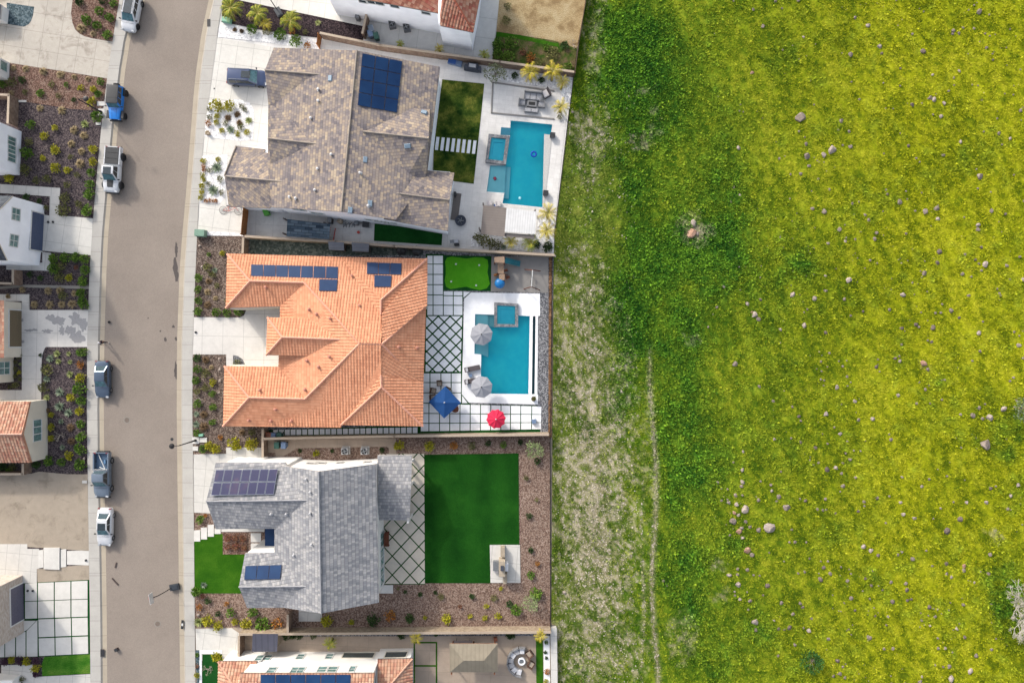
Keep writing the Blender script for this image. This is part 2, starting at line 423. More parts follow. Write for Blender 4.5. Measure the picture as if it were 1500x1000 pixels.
slab('driveway', "-60,796 41,796 41,832 41,853 34,853 34,842 -60,842", .135, m_conc)
slab('footpath', "41,803 58,803 58,832 55,832 55,853 41,853", .14, m_conc)
slab('footpath', "55,832 131,826 131.6,848 56,852", .116, m_dirt)
for k, q in enumerate(("58,805 65,804 65,830 58,831", "66,801 89,801 89,833 66,832", "90,804 98,803 98,829 90,830", "99,806 131,805 131,827 99,826")):
    slab('entry_step', q, .22 - .03 * k + (.08 if k == 1 else 0), m_pad)
slab('turf_strip', "36,853 131.5,848 133,958 0,962 0,935 36,907", .118, m_turfd)
def pads(name, polys, z, mat, holes=()):
    b = MB()
    for q in polys: b.prism(W2(q), .02, z, holes, 0)
    return b.obj(name, mat, kind='structure')
def lerp(a, b, t): return a + (b - a) * t
def gridpads(quad, us, vs, gap):
    """quad corners (nw, ne, se, sw) in photo pixels; us, vs in pixels along the edges"""
    nw, ne, se, sw = quad; out = []
    lu = math.dist(nw, ne); lv = math.dist(nw, sw)
    def at(u, v):
        s, t = u / lu, v / lv
        return tuple(lerp(lerp(nw[i], ne[i], s), lerp(sw[i], se[i], s), t) for i in (0, 1))
    for u0, u1 in zip(us[:-1], us[1:]):
        for v0, v1 in zip(vs[:-1], vs[1:]):
            g = gap / 2
            out.append([at(u0 + g, v0 + g), at(u1 - g, v0 + g), at(u1 - g, v1 - g), at(u0 + g, v1 - g)])
    return out
gp = gridpads(((37, 853), (130, 848.5), (130, 876), (37, 879.5)), [0, 19, 43.6, 68, 93], [0, 27], 1.6)
gp += gridpads(((37, 879.5), (130, 876), (130, 902.5), (37, 906)), [0, 19, 43.6, 68, 93], [0, 26.4], 1.6)
gp += gridpads(((56.5, 905.3), (130, 902.5), (130.5, 930), (57, 933)), [0, 24.5, 49, 73.5], [0, 27.4], 1.6)
gp += gridpads(((57, 933), (130.5, 930), (131, 957), (57.5, 960.5)), [0, 24.5, 49, 73.5], [0, 27.2], 1.6)
gp += [[(36, 908), (54, 908), (41, 921), (36, 924)]]
gp += [[(8.8, 938), (23.2, 929), (23.2, 960.5), (8.8, 961)], [(24.8, 928), (38.4, 924), (38.4, 960.5), (24.8, 961)], [(40, 923), (55.8, 907), (56, 960), (40, 960.5)], [(-20, 946), (7.4, 939), (7.4, 961), (-20, 962)]]
pads('driveway', gp, .14, m_pad)
slab('lawn', "66,961 133,957 133,985 63,989 62,972", .135, m_lawnb)
slab('footpath', "3,973 49,972 49,990 63,989.5 133,986 134.5,1040 -60,1050 -60,985 3,985", .125, m_conc)

# ---- lot at the top
slab('driveway', "331,-30 354,2 534,39.5 541,14 490,19 478,-40 470,-120 340,-120", .12, m_drive)
slab('planting_bed', "327,-6 354,2 534,39.5 532,60 466,56 430,52 380,44 346,37 325,33", .13, m_mulchk)
slab('bare_lot', "735,-40 862,-40 858,0 845,72 810,60 727,47", .12, m_dirt2)
slab('garden_bed', "727,47 810,60 845,72 840,113 720,96", .125, m_vegbed)
slab('turf_strip', "727,48 760,52 818,65 818,70 760,58 727,54", .14, m_turfl)
# ---- lot with the tan roof
slab('gravel_bed', "322,38 346,39 380,46 430,54 470,59 470,74 400,64 320,55", .125, m_whitegr)
slab('driveway', "318,56 402,70 402,160 390,213 372,214 374,150 302,146 312,90", .12, m_drive)
slab('driveway', "302,146 374,150 372,214 345,214 330,258 332,304 364,306 362,346 289.5,344 293,300", .112, m_drive)
island = [(338 + 36.5 * math.cos(a) * (1 if math.cos(a) > 0 else 1.0), 178 + 31 * math.sin(a)) for a in np.linspace(0, 2 * pi, 40)[:-1]]
slab('gravel_bed', "306,148 350,146 366,151 372,160 373,180 371,205 352,207 316,203 300,200 302,175", .135, m_whitegr)
slab('gravel_bed', "297,229 304,228 334,227 330,290 322,299 292,297", .13, m_whitegr)
slab('gravel_bed', "289.5,338 362,342 362,346 289.4,345", .12, m_whitegr)
slab('side_yard', "364,306 660,335 660,363 560,357 366,345", .105, m_drkconc)
slab('turf_strip', "549,327 648.6,337.5 647,359.5 548,353", .125, m_turfd)
slab('lawn', "648,117 709.6,123.3 694,269.5 634,262 636,205", .12, m_patchy)
gp = [[(639.5 + 7.75 * k, 201 + .75 * k), (643.9 + 7.75 * k, 201.4 + .75 * k), (641.6 + 7.75 * k, 220.5 + .8 * k), (637 + 7.75 * k, 220 + .8 * k)] for k in range(8)]
pads('stepping_pads', gp, .135, m_padw)
slab('gravel_bed', "712,98 839,114 835,160 822,158 822,131 716,117", .12, m_whitegr)
slab('pool_deck', "709.6,123 716,118 822,133 833,136 812,330 806,362 690,352 700,269", .115, m_trav, [hp[0]])
slab('gravel_bed', "690,345 704,342 784,350 790,318 812,322 811,371 690,361", .128, m_whitegr)
# low stone edging round the fire pit terrace
for q in ("721,120.5 812,133 812,135 721,122.5", "721,122 723,122.2 721,167 719,167", "720,165 812,174 812,176 720,167"):
    slab('stone_edging', q, .2, m_fines)
# ---- lot with the orange roof
slab('planting_bed', yb(346, 464) + [(352, 464.6), (358, 461), (362, 452), (362, 346)], .115, m_mulchn)
slab('planting_bed', yb(519, 662) + [(318, 663), (389, 663), (389, 620), (362, 620), (362, 560), (332, 519.4)], .115, m_mulchn)
slab('driveway', "284.7,464.5 352,465 358,462 362,452 420,448 420,540 360,536 360,534 356,526 349,521 342,520 342,536 332,536 332,519 283.2,519", .125, m_drivewet)
slab('side_yard', "366,346 620,362 620,374 366,374", .10, m_mossy)
slab('turf_strip', "624,372 650,372.5 650,426 690,428 678,438 678,576 690,592 795,594 795,637 380,637 380,630 618,622", .105, m_turfd)
gp = []
gp += gridpads(((625.5, 374), (649.5, 374), (649.5, 462), (625.5, 462)), [0, 9, 24], [0, 13, 28, 43, 58, 73, 88], 1.3)
gp += gridpads(((649.5, 426), (678, 426.5), (678, 462), (649.5, 462)), [0, 14.6, 28.5], [0, 7, 21, 36], 1.3)
gp += [[(679, 427), (689, 428), (679, 436)]]
gp += gridpads(((616, 546), (676, 546), (676, 590), (616, 590)), [0, 14, 30, 45, 60], [0, 14, 29, 44], 1.3)
gp += [[(677, 579), (685, 590), (677, 590)]]
gp += gridpads(((616, 590), (793.5, 594.5), (793, 631), (616, 635)), [0, 12.5, 28, 43, 58, 73, 88, 103, 118, 132, 147, 163, 177.5], [0, 15, 29.5, 42], 1.3)
gp += gridpads(((400, 628.5), (616, 624.5), (616, 634.2), (400, 637.4)), [8.5 * k for k in range(26)], [0, 9.2], 1.5)
pads('paving_pads', gp, .125, m_padw)
# the diamond lattice terrace
LQ = pl("624.5,463 677,463 675,544 623.5,544")
def clip_poly(poly, clip):
    def inside(p, a, b): return (b[0] - a[0]) * (p[1] - a[1]) - (b[1] - a[1]) * (p[0] - a[0]) >= 0
    out = list(poly); c = list(clip)
    if area2(c) < 0: c.reverse()
    for i in range(len(c)):
        a, b = c[i], c[(i + 1) % len(c)]; src, out = out, []
        for j in range(len(src)):
            p, q = src[j - 1], src[j]; ip_, iq = inside(p, a, b), inside(q, a, b)
            if ip_ != iq:
                d1 = (b[0] - a[0], b[1] - a[1]); d2 = (q[0] - p[0], q[1] - p[1])
                den = d1[0] * d2[1] - d1[1] * d2[0]
                if abs(den) > 1e-9:
                    t = (d1[0] * (a[1] - p[1]) - d1[1] * (a[0] - p[0])) / den * -1
                    t = -((b[0] - a[0]) * (p[1] - a[1]) - (b[1] - a[1]) * (p[0] - a[0])) / den
                    out.append((p[0] + d2[0] * t, p[1] + d2[1] * t))
            if iq: out.append(q)
        if not out: return []
    return out
def lattice(clip, o, d1, d2, n1, n2, gap):
    """parallelogram pads from origin o with steps d1, d2, cut to the clip polygon"""
    res = []
    for i in range(-n1, n1 + 1):
        for j in range(-n2, n2 + 1):
            c = (o[0] + d1[0] * (i + .5) + d2[0] * (j + .5), o[1] + d1[1] * (i + .5) + d2[1] * (j + .5))
            k = .5 - gap
            q = [(c[0] + (a * d1[0] + b * d2[0]) * k, c[1] + (a * d1[1] + b * d2[1]) * k) for a, b in ((-1, -1), (1, -1), (1, 1), (-1, 1))]
            q = clip_poly(q, clip)
            if len(q) >= 3 and abs(area2(q)) > 4: res.append(q)
    return res
slab('turf_strip', "623.5,461.5 678,461.5 676,546 622.5,546", .11, m_turfd)
pads('lattice_paving', lattice(LQ, (625, 463), (8.6, 8.6), (8.6, -8.6), 14, 14, .085), .125, m_padw)
slab('putting_green_surround', "649,374 720,375.5 719,426.5 649,425", .125, m_turfd)
gr = [(653, 392), (652, 383), (655, 377.5), (662, 376), (672, 377.5), (684, 379), (696, 377), (708, 377.5), (714.5, 381), (715.5, 390), (714, 399), (716, 408), (717.5, 416), (713, 422.5), (703, 425), (693, 423), (683, 420), (672, 421.5), (660, 423.5), (653.5, 420), (651.5, 411), (653, 402)]
slab('putting_green', gr, .145, m_green)
slab('play_yard', "720,375.5 803,376 803,429 719,427", .115, m_fines)
slab('gravel_strip', "791,430 803,430 802,634 792,634 788,592 788,578", .112, m_greygr)
slab('pool_deck', "680,438 690,428.5 791,430 791,462.5 788,463 787,577 788,578 788,592 687,589.5 676.5,577", .14, m_whitedeck, hp[1:])
# ---- lot with the grey roof
slab('driveway', "284,665 380,663 389,663 389,670 332,676 330,752 285,750", .125, m_conc)
slab('footpath', "332,655 388,655 388,664 332,664", .135, m_conc)
slab('footpath', "389,644 580,641 581,668 570,668 570,656 566,653.5 434,656 424,663 414,668 404,668 404,663 389,662", .13, m_tanpav)
slab('planting_bed', "418,666 430,657 436,655.5 566,654 569.5,657 569.5,667", .128, m_pinkgr)
slab('lawn', "285,776 330,782 328,810 402,811 358,868 286,868", .12, m_turfl)
slab('planting_bed', "327,779 363,779 363,811 327,811", .15, m_mulchr)
for q in ("368,780 383,780 383,793 368,793", "368,795 383,795 383,808 368,808", "285,776 294,775.5 294,792 285,792", "295,772 304,771.5 304,789 295,789", "305,768 314,767.5 314,785 305,785", "315,773 324,774 324,781 315,781", "325,774 388,774 388,778 325,778"):
    slab('stepping_slab', q, .16, m_pad)
slab('turf_strip', "555,664 622,664 623,855 562,855", .12, m_turfd)
m_flag = concrete('warm_pad_concrete', C(218, 208, 192, 1.2), None, 0, (0, 0), .4, C(196, 196, 196))
pads('lattice_paving', lattice(pl("556,664 621.5,664 622.5,854 562,854"), (562, 744.5), (12.9, 13.8), (12.9, -13.8), 16, 16, .045), .135, m_flag)
slab('footpath', "562,856 576,856 576,868 556,868", .135, m_pad)
slab('lawn', "621.5,665.5 759.5,663.5 760.5,797.5 717.5,797.5 718.5,853 623,853", .135, m_turf)
slab('patio', "717.5,797 761.5,797 762.5,852.5 718.5,852.5", .14, m_conc)
slab('patio', "438,892 472,892 472,909 438,909", .13, m_conc)
# ---- lot at the bottom
slab('driveway', "287,920 340,919 352,927 350,957 318,968 293,966 288,951", .125, m_drive)
slab('gravel_bed', "287,951 294,951 296,1040 290,1040", .13, m_bluegr)
slab('kerb_edging', "293,951 326,951 326,956 296,956 297,1040 293,1040", .15, m_padw)
slab('lawn', "297,957 326,957 326,1040 297,1040", .13, m_turfd)
slab('gravel_strip', "404,926 806,922 806,930 404,931", .12, m_greygr)
for q in ("606,939 640.5,939 640.5,941 606,941", "606,941 608,941 608,1040 606,1040", "638.5,941 640.5,941 640.5,1040 638.5,1040", "608,973 638.5,973 638.5,975 608,975"):
    slab('turf_strip', q, .125, m_turfl)
slab('turf_strip', "785,936 795,936 796,1040 786,1040", .125, m_turfl)
slab('planting_bed', "796,930 805,930 806,1040 797,1040", .13, m_padw)
slab('dirt_strip', "804,376 809,376 808,640 803,640", .10, gravel('rusty_dirt', [C(150, 112, 82), C(120, 88, 66), C(172, 136, 104), C(104, 84, 66)], 6))

# ------------------------------------------------------------------ pools
def water_mat(name, tint):
    t = NT(name); t.t.nodes.remove(t.b); o = t.t.nodes['Material Output']
    tr = t.n('ShaderNodeBsdfTransparent'); tr.inputs[0].default_value = tint
    gl = t.n('ShaderNodeBsdfGlossy'); gl.inputs['Roughness'].default_value = .05
    bm = t.n('ShaderNodeBump'); bm.inputs['Strength'].default_value = .25; bm.inputs['Distance'].default_value = .05
    t.put(bm.inputs['Height'], t.noise(2.2, 3, .6)); t.put(gl.inputs['Normal'], bm.outputs[0])
    fr = t.n('ShaderNodeFresnel'); fr.inputs[0].default_value = 1.33; t.put(fr.inputs['Normal'], bm.outputs[0])
    mx = t.n('ShaderNodeMixShader'); t.put(mx.inputs[0], fr.outputs[0]); t.put(mx.inputs[1], tr.outputs[0]); t.put(mx.inputs[2], gl.outputs[0])
    t.put(o.inputs['Surface'], mx.outputs[0]); return t.m
m_water = water_mat('pool_water', (.80, .97, .98, 1))
def plaster(name, c1, c2, sc=.7):
    t = NT(name)
    w = t.voro(1.6, feature='SMOOTH_F1', out='Distance')  # rippling caustic light, painted into the plaster as paler cell edges
    c = t.ramp(t.noise(sc, 5, .6), [(.3, c1), (.7, c2)])
    return t.out(t.mix(t.ramp(w, [(.0, 0.0), (.9, .18)]), c, mul(c2, 1.3)), .8, spec=.1)
m_pl = plaster('deep_pool_plaster', (.02, .68, .82, 1), (.05, .78, .86, 1))
m_pls = plaster('shelf_pool_plaster', (.30, .62, .68, 1), (.38, .68, .74, 1))
m_spap = plaster('spa_plaster', (.05, .58, .74, 1), (.10, .68, .82, 1))
m_cop = gravel('grey_stone_tile', [C(146, 148, 152), C(128, 130, 136), C(164, 165, 168), C(118, 122, 128)], 4, bump=.2)
m_copw = plain('white_coping', C(214, 212, 208), .7)
def pool(label, outline, shelves, spa, spaw, loc, deep=-.95):
    t = thing('swimming_pool', label, 'swimming pool', loc)
    w = W2(outline)
    b = MB().prism(offs(w, .08), deep - .2, .10, [w], 0, 0)
    b.prism(offs(w, .05), deep - .2, deep, (), 0, 0)
    b.obj('basin', m_pl, t, world=True)
    for s, z in shelves: MB().prism(W2(s), deep, z, (), 0).obj('shelf', m_pls, t, world=True)
    MB().face([(x, y, .0) for x, y in offs(w, .04)]).obj('water', m_water, t, world=True)
    sp = MB().prism(W2(spa), -.3, .55, [W2(spaw)], 0).obj('spa_wall', m_cop, t, world=True)
    MB().prism(offs(W2(spaw), .01), .0, .15, (), 0).obj('spa_floor', m_spap, sp, world=True)
    c = W2(spaw); cx = sum(p[0] for p in c) / 4; cy = sum(p[1] for p in c) / 4
    inn = [(cx + (x - cx) * .66, cy + (y - cy) * .66) for x, y in c]
    MB().prism(offs(c, .01), .1, .30, [inn], 0).obj('spa_bench', m_spap, sp, world=True)
    MB().face([(x, y, .47) for x, y in offs(c, .01)]).obj('spa_water', m_water, sp, world=True)
    return t
ph = pool('long blue swimming pool with raised spa behind the tan shingle house', POOL_H,
     [("718,243 741,243 739,283 713,281", -.12), ("741,243 748,243.5 745,290 737.5,289", -.5)], SPA_H, SPAW_H, P(762, 245))
MB().prism(W2("734,187 748,188 747,199 733,198"), .02, .13).obj('entry_step', plain('step_tile', C(40, 122, 150), .4), ph, world=True)
MB().prism(W2("797,197 806,198 806.5,196 809,196 797,305 794.5,304.5"), .05, .16).obj('coping', m_copw, ph, world=True)
pi_ = pool('rectangular turquoise pool with raised square spa behind the orange house', POOL_I,
     [("696,460 715,461 715,523 705,519 695,518", -.15), ("724,471 724,461 715,461 715,478 724,479", -.5)], SPA_I, SPAW_I, P(742, 520))
MB().prism(W2("776.3,463 780.3,463 778.8,577 774.4,577"), -.5, .07).obj('overflow_wall', m_copw, pi_, world=True)
MB().prism(offs(W2(TRO_I), .03), -.5, -.35).obj('overflow_trough', plain('trough_tile', C(20, 96, 110), .4), pi_, world=True)
# ------------------------------------------------------------------ houses
m_white = stucco('white_stucco', C(236, 234, 230, 1.25)); m_cream = stucco('cream_stucco', C(220, 212, 196, 1.25)); m_tanst = stucco('tan_stucco', C(186, 170, 148))
m_coolw = stucco('cool_white_stucco', C(232, 234, 240, 1.6))
m_stone = gravel('stone_veneer', [C(206, 182, 150), C(180, 156, 128), C(222, 204, 176), C(160, 140, 118)], 3.2, bump=.5)
m_brick = shingle('pale_brick', [C(206, 190, 176), C(220, 206, 194), C(232, 220, 208)], .3, .12, .3, .25)
m_fasc = plain('white_fascia', C(216, 212, 206), .6); m_fascd = plain('dark_fascia', C(112, 102, 96), .6); m_fasct = plain('terracotta_fascia', C(214, 158, 128), .6)
m_frame = plain('white_window_frame', C(238, 238, 236), .5)
m_glassg = glass('window_glass', C(110, 142, 140), .08); m_glassd = glass('dark_window_glass', (.03, .045, .05, 1)); m_glasst = glass('teal_door_glass', C(110, 150, 150), .08)
m_sol = NT('solar_cells')
_t = m_sol; _q = _t.noise(.5, 4); m_sol = _t.out(_t.ramp(_q, [(.3, C(20, 54, 98, .95)), (.7, C(32, 70, 116, .95))]), .4, 0, .18)
m_sol2 = NT('violet_solar_cells'); _t = m_sol2; _q = _t.noise(.55, 4); m_sol2 = _t.out(_t.ramp(_q, [(.3, C(22, 34, 90, .7)), (.55, C(40, 42, 100, .7)), (.74, C(92, 66, 96, .8))]), .3, 0, .3)
m_solf = plain('panel_frame', C(150, 160, 176), .4, .3); m_solk = plain('black_panel_frame', C(30, 48, 88), .4, .2)
m_metal = plain('grey_sheet_metal', C(150, 154, 158), .45, .5); m_vent = plain('light_roof_vent', C(206, 206, 208), .5, .2); m_ventt = plain('terracotta_roof_vent', C(214, 148, 124), .6)
m_garB = plain('slate_garage_door', C(78, 92, 122), .5); m_garBr = plain('brown_garage_door', C(124, 110, 86), .55); m_door = plain('dark_wood_door', C(84, 66, 54), .5)
r_tan = shingle('tan_shingle_roof', [C(124, 118, 124), C(149, 140, 141), C(173, 160, 152), C(199, 179, 157), C(216, 198, 172)], .33, .35, .52, .42, .24)
r_gray = shingle('grey_slate_roof', [C(146, 148, 154), C(164, 165, 170), C(182, 181, 182), C(200, 198, 197)], .28, .42, .3, .45, .4)
r_dark = shingle('dark_grey_roof', [C(70, 76, 84), C(90, 96, 104), C(104, 110, 118)], .4, .4, .4, .4)
r_blue = shingle('blue_grey_shingle_roof', [C(66, 84, 100), C(92, 110, 126), C(124, 140, 152), C(54, 70, 86)], .9, .34, .3, .6)
def tilemat(name, cols, course=.36, pit=.30, blot=.35, joint_shade=.3):
    t = NT(name)
    sp = t.n('ShaderNodeSeparateXYZ'); t.put(sp.inputs[0], t.uv())
    vr = t.math('DIVIDE', sp.outputs['Y'], course); ur = t.math('DIVIDE', sp.outputs['X'], pit)
    cb = t.n('ShaderNodeCombineXYZ'); t.put(cb.inputs[0], t.math('FLOOR', ur)); t.put(cb.inputs[1], t.math('FLOOR', vr))
    wn = t.n('ShaderNodeTexWhiteNoise', noise_dimensions='2D'); t.put(wn.inputs['Vector'], cb.outputs[0])
    f = t.math('ADD', t.math('MULTIPLY', wn.outputs['Value'], 1 - blot), t.math('MULTIPLY', t.noise(.25, 4), blot))
    k = len(cols); c = t.ramp(f, [((i + .5) / k, q) for i, q in enumerate(cols)])
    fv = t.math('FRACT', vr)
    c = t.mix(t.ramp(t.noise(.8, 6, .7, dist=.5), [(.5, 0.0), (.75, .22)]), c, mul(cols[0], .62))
    c = t.mix(t.math('MULTIPLY', t.math('LESS_THAN', fv, .2), joint_shade), c, mul(cols[0], .35))  # shade below each overlapping course, painted in along the dark joint
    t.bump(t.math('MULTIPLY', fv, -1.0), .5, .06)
    return t.out(c, .85, spec=.15)
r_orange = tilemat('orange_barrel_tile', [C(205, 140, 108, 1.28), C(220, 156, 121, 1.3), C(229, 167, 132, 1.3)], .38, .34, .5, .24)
r_orbase = plain('tile_underside', C(150, 84, 60), .9)
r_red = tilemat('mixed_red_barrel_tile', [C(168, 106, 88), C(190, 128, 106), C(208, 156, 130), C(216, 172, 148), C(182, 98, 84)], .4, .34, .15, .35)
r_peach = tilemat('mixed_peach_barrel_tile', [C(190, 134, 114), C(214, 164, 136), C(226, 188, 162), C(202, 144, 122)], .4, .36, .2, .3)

def face_uv(pts):
    n = Vector((0, 0, 0)); k = len(pts)
    for i in range(k):
        a, b = Vector(pts[i]), Vector(pts[(i + 1) % k]); n += a.cross(b)
    n.normalize()
    if n.z < 0: n = -n
    e = Vector((0, 0, 1)).cross(n)
    e = e.normalized() if e.length > 1e-4 else Vector((1, 0, 0))
    d = e.cross(n) ; d = -d if d.z > 0 else d      # down the slope
    return n, e, d
def corrugate(b, pts, pitch=.34, h=.075, mi=0):
    n, e, d = face_uv(pts); P3 = [Vector(p) for p in pts]; o = P3[0]
    uv = [((p - o).dot(e), (p - o).dot(d)) for p in P3]
    off = P3[0]
    def hits(u):
        r = []
        for i in range(len(uv)):
            (u0, v0), (u1, v1) = uv[i], uv[(i + 1) % len(uv)]
            if (u0 <= u) != (u1 <= u): r.append(v0 + (v1 - v0) * (u - u0) / (u1 - u0))
        r.sort(); return r
    us = [u for u, _ in uv]; k0 = int(math.floor(min(us) / pitch)); k1 = int(math.ceil(max(us) / pitch))
    fr = [(0, .004), (.2, .75), (.5, 1.0), (.8, .75)]; seq = []
    for k in range(k0, k1 + 1):
        for f, hh in fr: seq.append(((k + f) * pitch, hh * h))
    hs = [hits(u) for u, _ in seq]
    uo, vo = o.dot(e), o.dot(d)
    def pt(u, v, hh): return tuple(o + e * u + d * v + n * hh)
    for (ua, ha), (ub, hb), A, B in zip(seq[:-1], seq[1:], hs[:-1], hs[1:]):
        if len(A) != len(B): continue
        for j in range(0, len(A) - 1, 2):
            q = [(ua, A[j], ha), (ub, B[j], hb), (ub, B[j + 1], hb), (ua, A[j + 1], ha)]
            if abs(A[j] - A[j + 1]) < .02 and abs(B[j] - B[j + 1]) < .02: continue
            b.face([pt(*x) for x in q], mi, [(x[0], x[1]) for x in q])
def campx(px, py):
    """direction from the drone camera through a photo pixel (only used to look up where on a wall or roof a thing sits)"""
    o = Vector((0, 0, H)); return o, (Vector(P(px, py, 0)) - o).normalized()
class House:
    def __init__(s, name, label, faces, roof, wall, fasc, base=None, corr=None, inset=.955, thick=.2, drop=.26, ridges=(), ridgemat=None, rw=.13, noeave=()):
        F = [[P(*p) for p in f] for f in faces]
        allp = [p for f in F for p in f]
        cx = (min(p[0] for p in allp) + max(p[0] for p in allp)) / 2; cy = (min(p[1] for p in allp) + max(p[1] for p in allp)) / 2
        s.t = thing(name, label, 'house', (cx, cy, .1)); s.F = F
        rb = MB(); wb = MB(); fb = MB()
        for f in F:
            q = list(f)
            if area2(q) < 0: q.reverse()
            n, e, d = face_uv(q)
            uv = [(Vector(p).dot(e), Vector(p).dot(d)) for p in q]
            rb.face(q, 0, uv)
            lo = [(p[0], p[1], p[2] - thick) for p in q]
            fb.face(list(reversed(lo)), 0)
            for i in range(len(q)):
                j = (i + 1) % len(q); fb.face([lo[i], lo[j], q[j], q[i]], 0)
            if corr: corrugate(rb, q, corr[0], corr[1])
            w = [((p[0] - cx) * inset + cx, (p[1] - cy) * inset + cy, p[2] - drop) for p in q]
            wb.face(w, 0)
            for i in range(len(w)):
                a, c = w[i], w[(i + 1) % len(w)]
                L = math.dist(a[:2], c[:2])
                wb.face([(a[0], a[1], .02), (c[0], c[1], .02), c, a], 0, [(0, 0), (L, 0), (L, -c[2]), (0, -a[2])])
        s.wall = wb.obj('wall', wall, s.t, world=True)
        s.roof = rb.obj('roof', roof, s.t, world=True)
        fb.obj('fascia', fasc, s.roof, world=True)
        s.rt = BVHTree.FromPolygons([tuple(v) for f in F for v in f], s._idx(F))
        s.wt = BVHTree.FromPolygons([Vector(v) for v in wb.v], wb.f)
        if ridges:
            for r in ridges:
                rg = MB(); pts = [P(*p) for p in r]
                for a, c in zip(pts[:-1], pts[1:]):
                    A, B = Vector(a) + Vector((0, 0, .06)), Vector(c) + Vector((0, 0, .06)); L = (B - A).length; k = max(1, int(L / .45))
                    for i in range(k):
                        p0, p1 = A.lerp(B, i / k), A.lerp(B, min(1, (i + 1.04) / k))
                        rg.tube([p0, p1], [rw * 1.08, rw * .9], 6)
                rg.obj('ridge_cap', ridgemat or roof, s.roof, world=True)
    @staticmethod
    def _idx(F):
        r = []; k = 0
        for f in F: r.append(tuple(range(k, k + len(f)))); k += len(f)
        return r
    def on_roof(s, px, py):
        o, d = campx(px, py); h = s.rt.ray_cast(o, d)
        return h[0], (h[1] if h[1] is None or h[1].z > 0 else -h[1])
    def on_wall(s, px, py):
        o, d = campx(px, py); h = s.wt.ray_cast(o, d); return h[0], h[1]
    def solar(s, quad, nx, ny, mat=None, fr=None, gap=.02, skip=()):
        q = pl(quad) if isinstance(quad, str) else quad
        hit = [s.on_roof(*p) for p in q]
        n0 = next((h[1] for h in hit if h[0] is not None), Vector((0, 0, 1))); p0 = next(h[0] for h in hit if h[0] is not None)
        cs = []
        for p in q:                                   # all four corners on one plane
            o, d = campx(*p); t = (p0 - o).dot(n0) / d.dot(n0); cs.append(o + d * t + n0 * .13)
        def at(u, v): return cs[0].lerp(cs[1], u).lerp(cs[3].lerp(cs[2], u), v)
        for i in range(nx):
            for j in range(ny):
                if (i, j) in skip: continue
                g = gap; c = [at((i + a) / nx, (j + b) / ny) for a, b in ((g, g), (1 - g, g), (1 - g, 1 - g), (g, 1 - g))]
                m = sum(c, Vector()) / 4
                b = MB(); lo = [p - n0 * .05 for p in c]
                up = (c[1] - c[0]).cross(c[3] - c[0]).dot(n0) > 0
                if not up: c.reverse(); lo.reverse()
                inn = [p.lerp(m, .045) + n0 * .004 for p in c]
                b.face(inn, 1); b.hexa(lo, c, 0)
                b.obj('solar_panel', [fr or m_solk, mat or m_sol], s.t, world=True)
    def vents(s, pts, mat=None, r=.11, h=.4):
        for x, y in pl(pts):
            p, n = s.on_roof(x, y)
            if p is None: continue
            b = MB(); b.lathe([(r * 2.1, -.05), (r * 1.9, .04), (r, .06), (r, h), (r * 1.35, h), (r * 1.35, h + .08), (r * .4, h + .12)], 10, tuple(p))
            b.obj('roof_vent', mat or m_vent, s.roof, world=True)
    def slats(s, pts, mat=None, w=.75, d=.5):
        for x, y in pl(pts):
            p, n = s.on_roof(x, y)
            if p is None: continue
            e = Vector((0, 0, 1)).cross(n).normalized(); dn = e.cross(n)
            c = [p + e * a * w / 2 + dn * b_ * d / 2 for a, b_ in ((-1, -1), (1, -1), (1, 1), (-1, 1))]
            if (c[1] - c[0]).cross(c[3] - c[0]).dot(n) < 0: c.reverse()
            t_ = [q.lerp(p, .25) + n * .16 for q in c]
            MB().hexa([q - n * .05 for q in c], t_).obj('roof_vent', mat or m_vent, s.roof, world=True)
    def window(s, px, py, w, h, nx=2, ny=2, mat=None, frame=None, name='window', fw=.09, deep=.0, label=None):
        p, n = s.on_wall(px, py)
        if p is None: print('NO WALL at', px, py, s.t.name); return None
        n = Vector((n.x, n.y, 0)).normalized()
        if n.dot(Vector((0, 0, 0)) - Vector((p.x, p.y, 0))) < 0: n = -n
        t = Vector((-n.y, n.x, 0)); up = Vector((0, 0, 1))
        def brick(b, u0, u1, v0, v1, d0, d1):
            c = lambda u, v, d: tuple(p + t * u + up * v + n * d)
            b.hexa([c(u0, v0, d0), c(u1, v0, d0), c(u1, v1, d0), c(u0, v1, d0)], [c(u0, v0, d1), c(u1, v0, d1), c(u1, v1, d1), c(u0, v1, d1)])
        f = MB(); W, Hh = w / 2, h / 2
        brick(f, -W - fw, W + fw, Hh, Hh + fw, -.02, .07); brick(f, -W - fw, W + fw, -Hh - fw, -Hh, -.02, .09)
        brick(f, -W - fw, -W, -Hh, Hh, -.02, .07); brick(f, W, W + fw, -Hh, Hh, -.02, .07)
        for i in range(1, nx): u = -W + w * i / nx; brick(f, u - .035, u + .035, -Hh, Hh, -.02, .055)
        for j in range(1, ny): v = -Hh + h * j / ny; brick(f, -W, W, v - .025, v + .025, -.02, .05)
        o = f.obj(name, frame or m_frame, s.t, world=True, label=label)
        g = MB(); brick(g, -W, W, -Hh, Hh, -.02, .02); g.obj('pane', mat or m_glassg, o, world=True)
        return o
    def panel_door(s, px, py, w, h, mat, name='garage_door', rows=4, cols=4):
        p, n = s.on_wall(px, py)
        if p is None: print('NO WALL door', px, py); return
        n = Vector((n.x, n.y, 0)).normalized()
        if n.dot(-Vector((p.x, p.y, 0))) < 0: n = -n
        t = Vector((-n.y, n.x, 0)); up = Vector((0, 0, 1)); p = Vector((p.x, p.y, .12))
        b = MB()
        def brick(u0, u1, v0, v1, d0, d1):
            c = lambda u, v, d: tuple(p + t * u + up * v + n * d)
            b.hexa([c(u0, v0, d0), c(u1, v0, d0), c(u1, v1, d0), c(u0, v1, d0)], [c(u0, v0, d1), c(u1, v0, d1), c(u1, v1, d1), c(u0, v1, d1)])
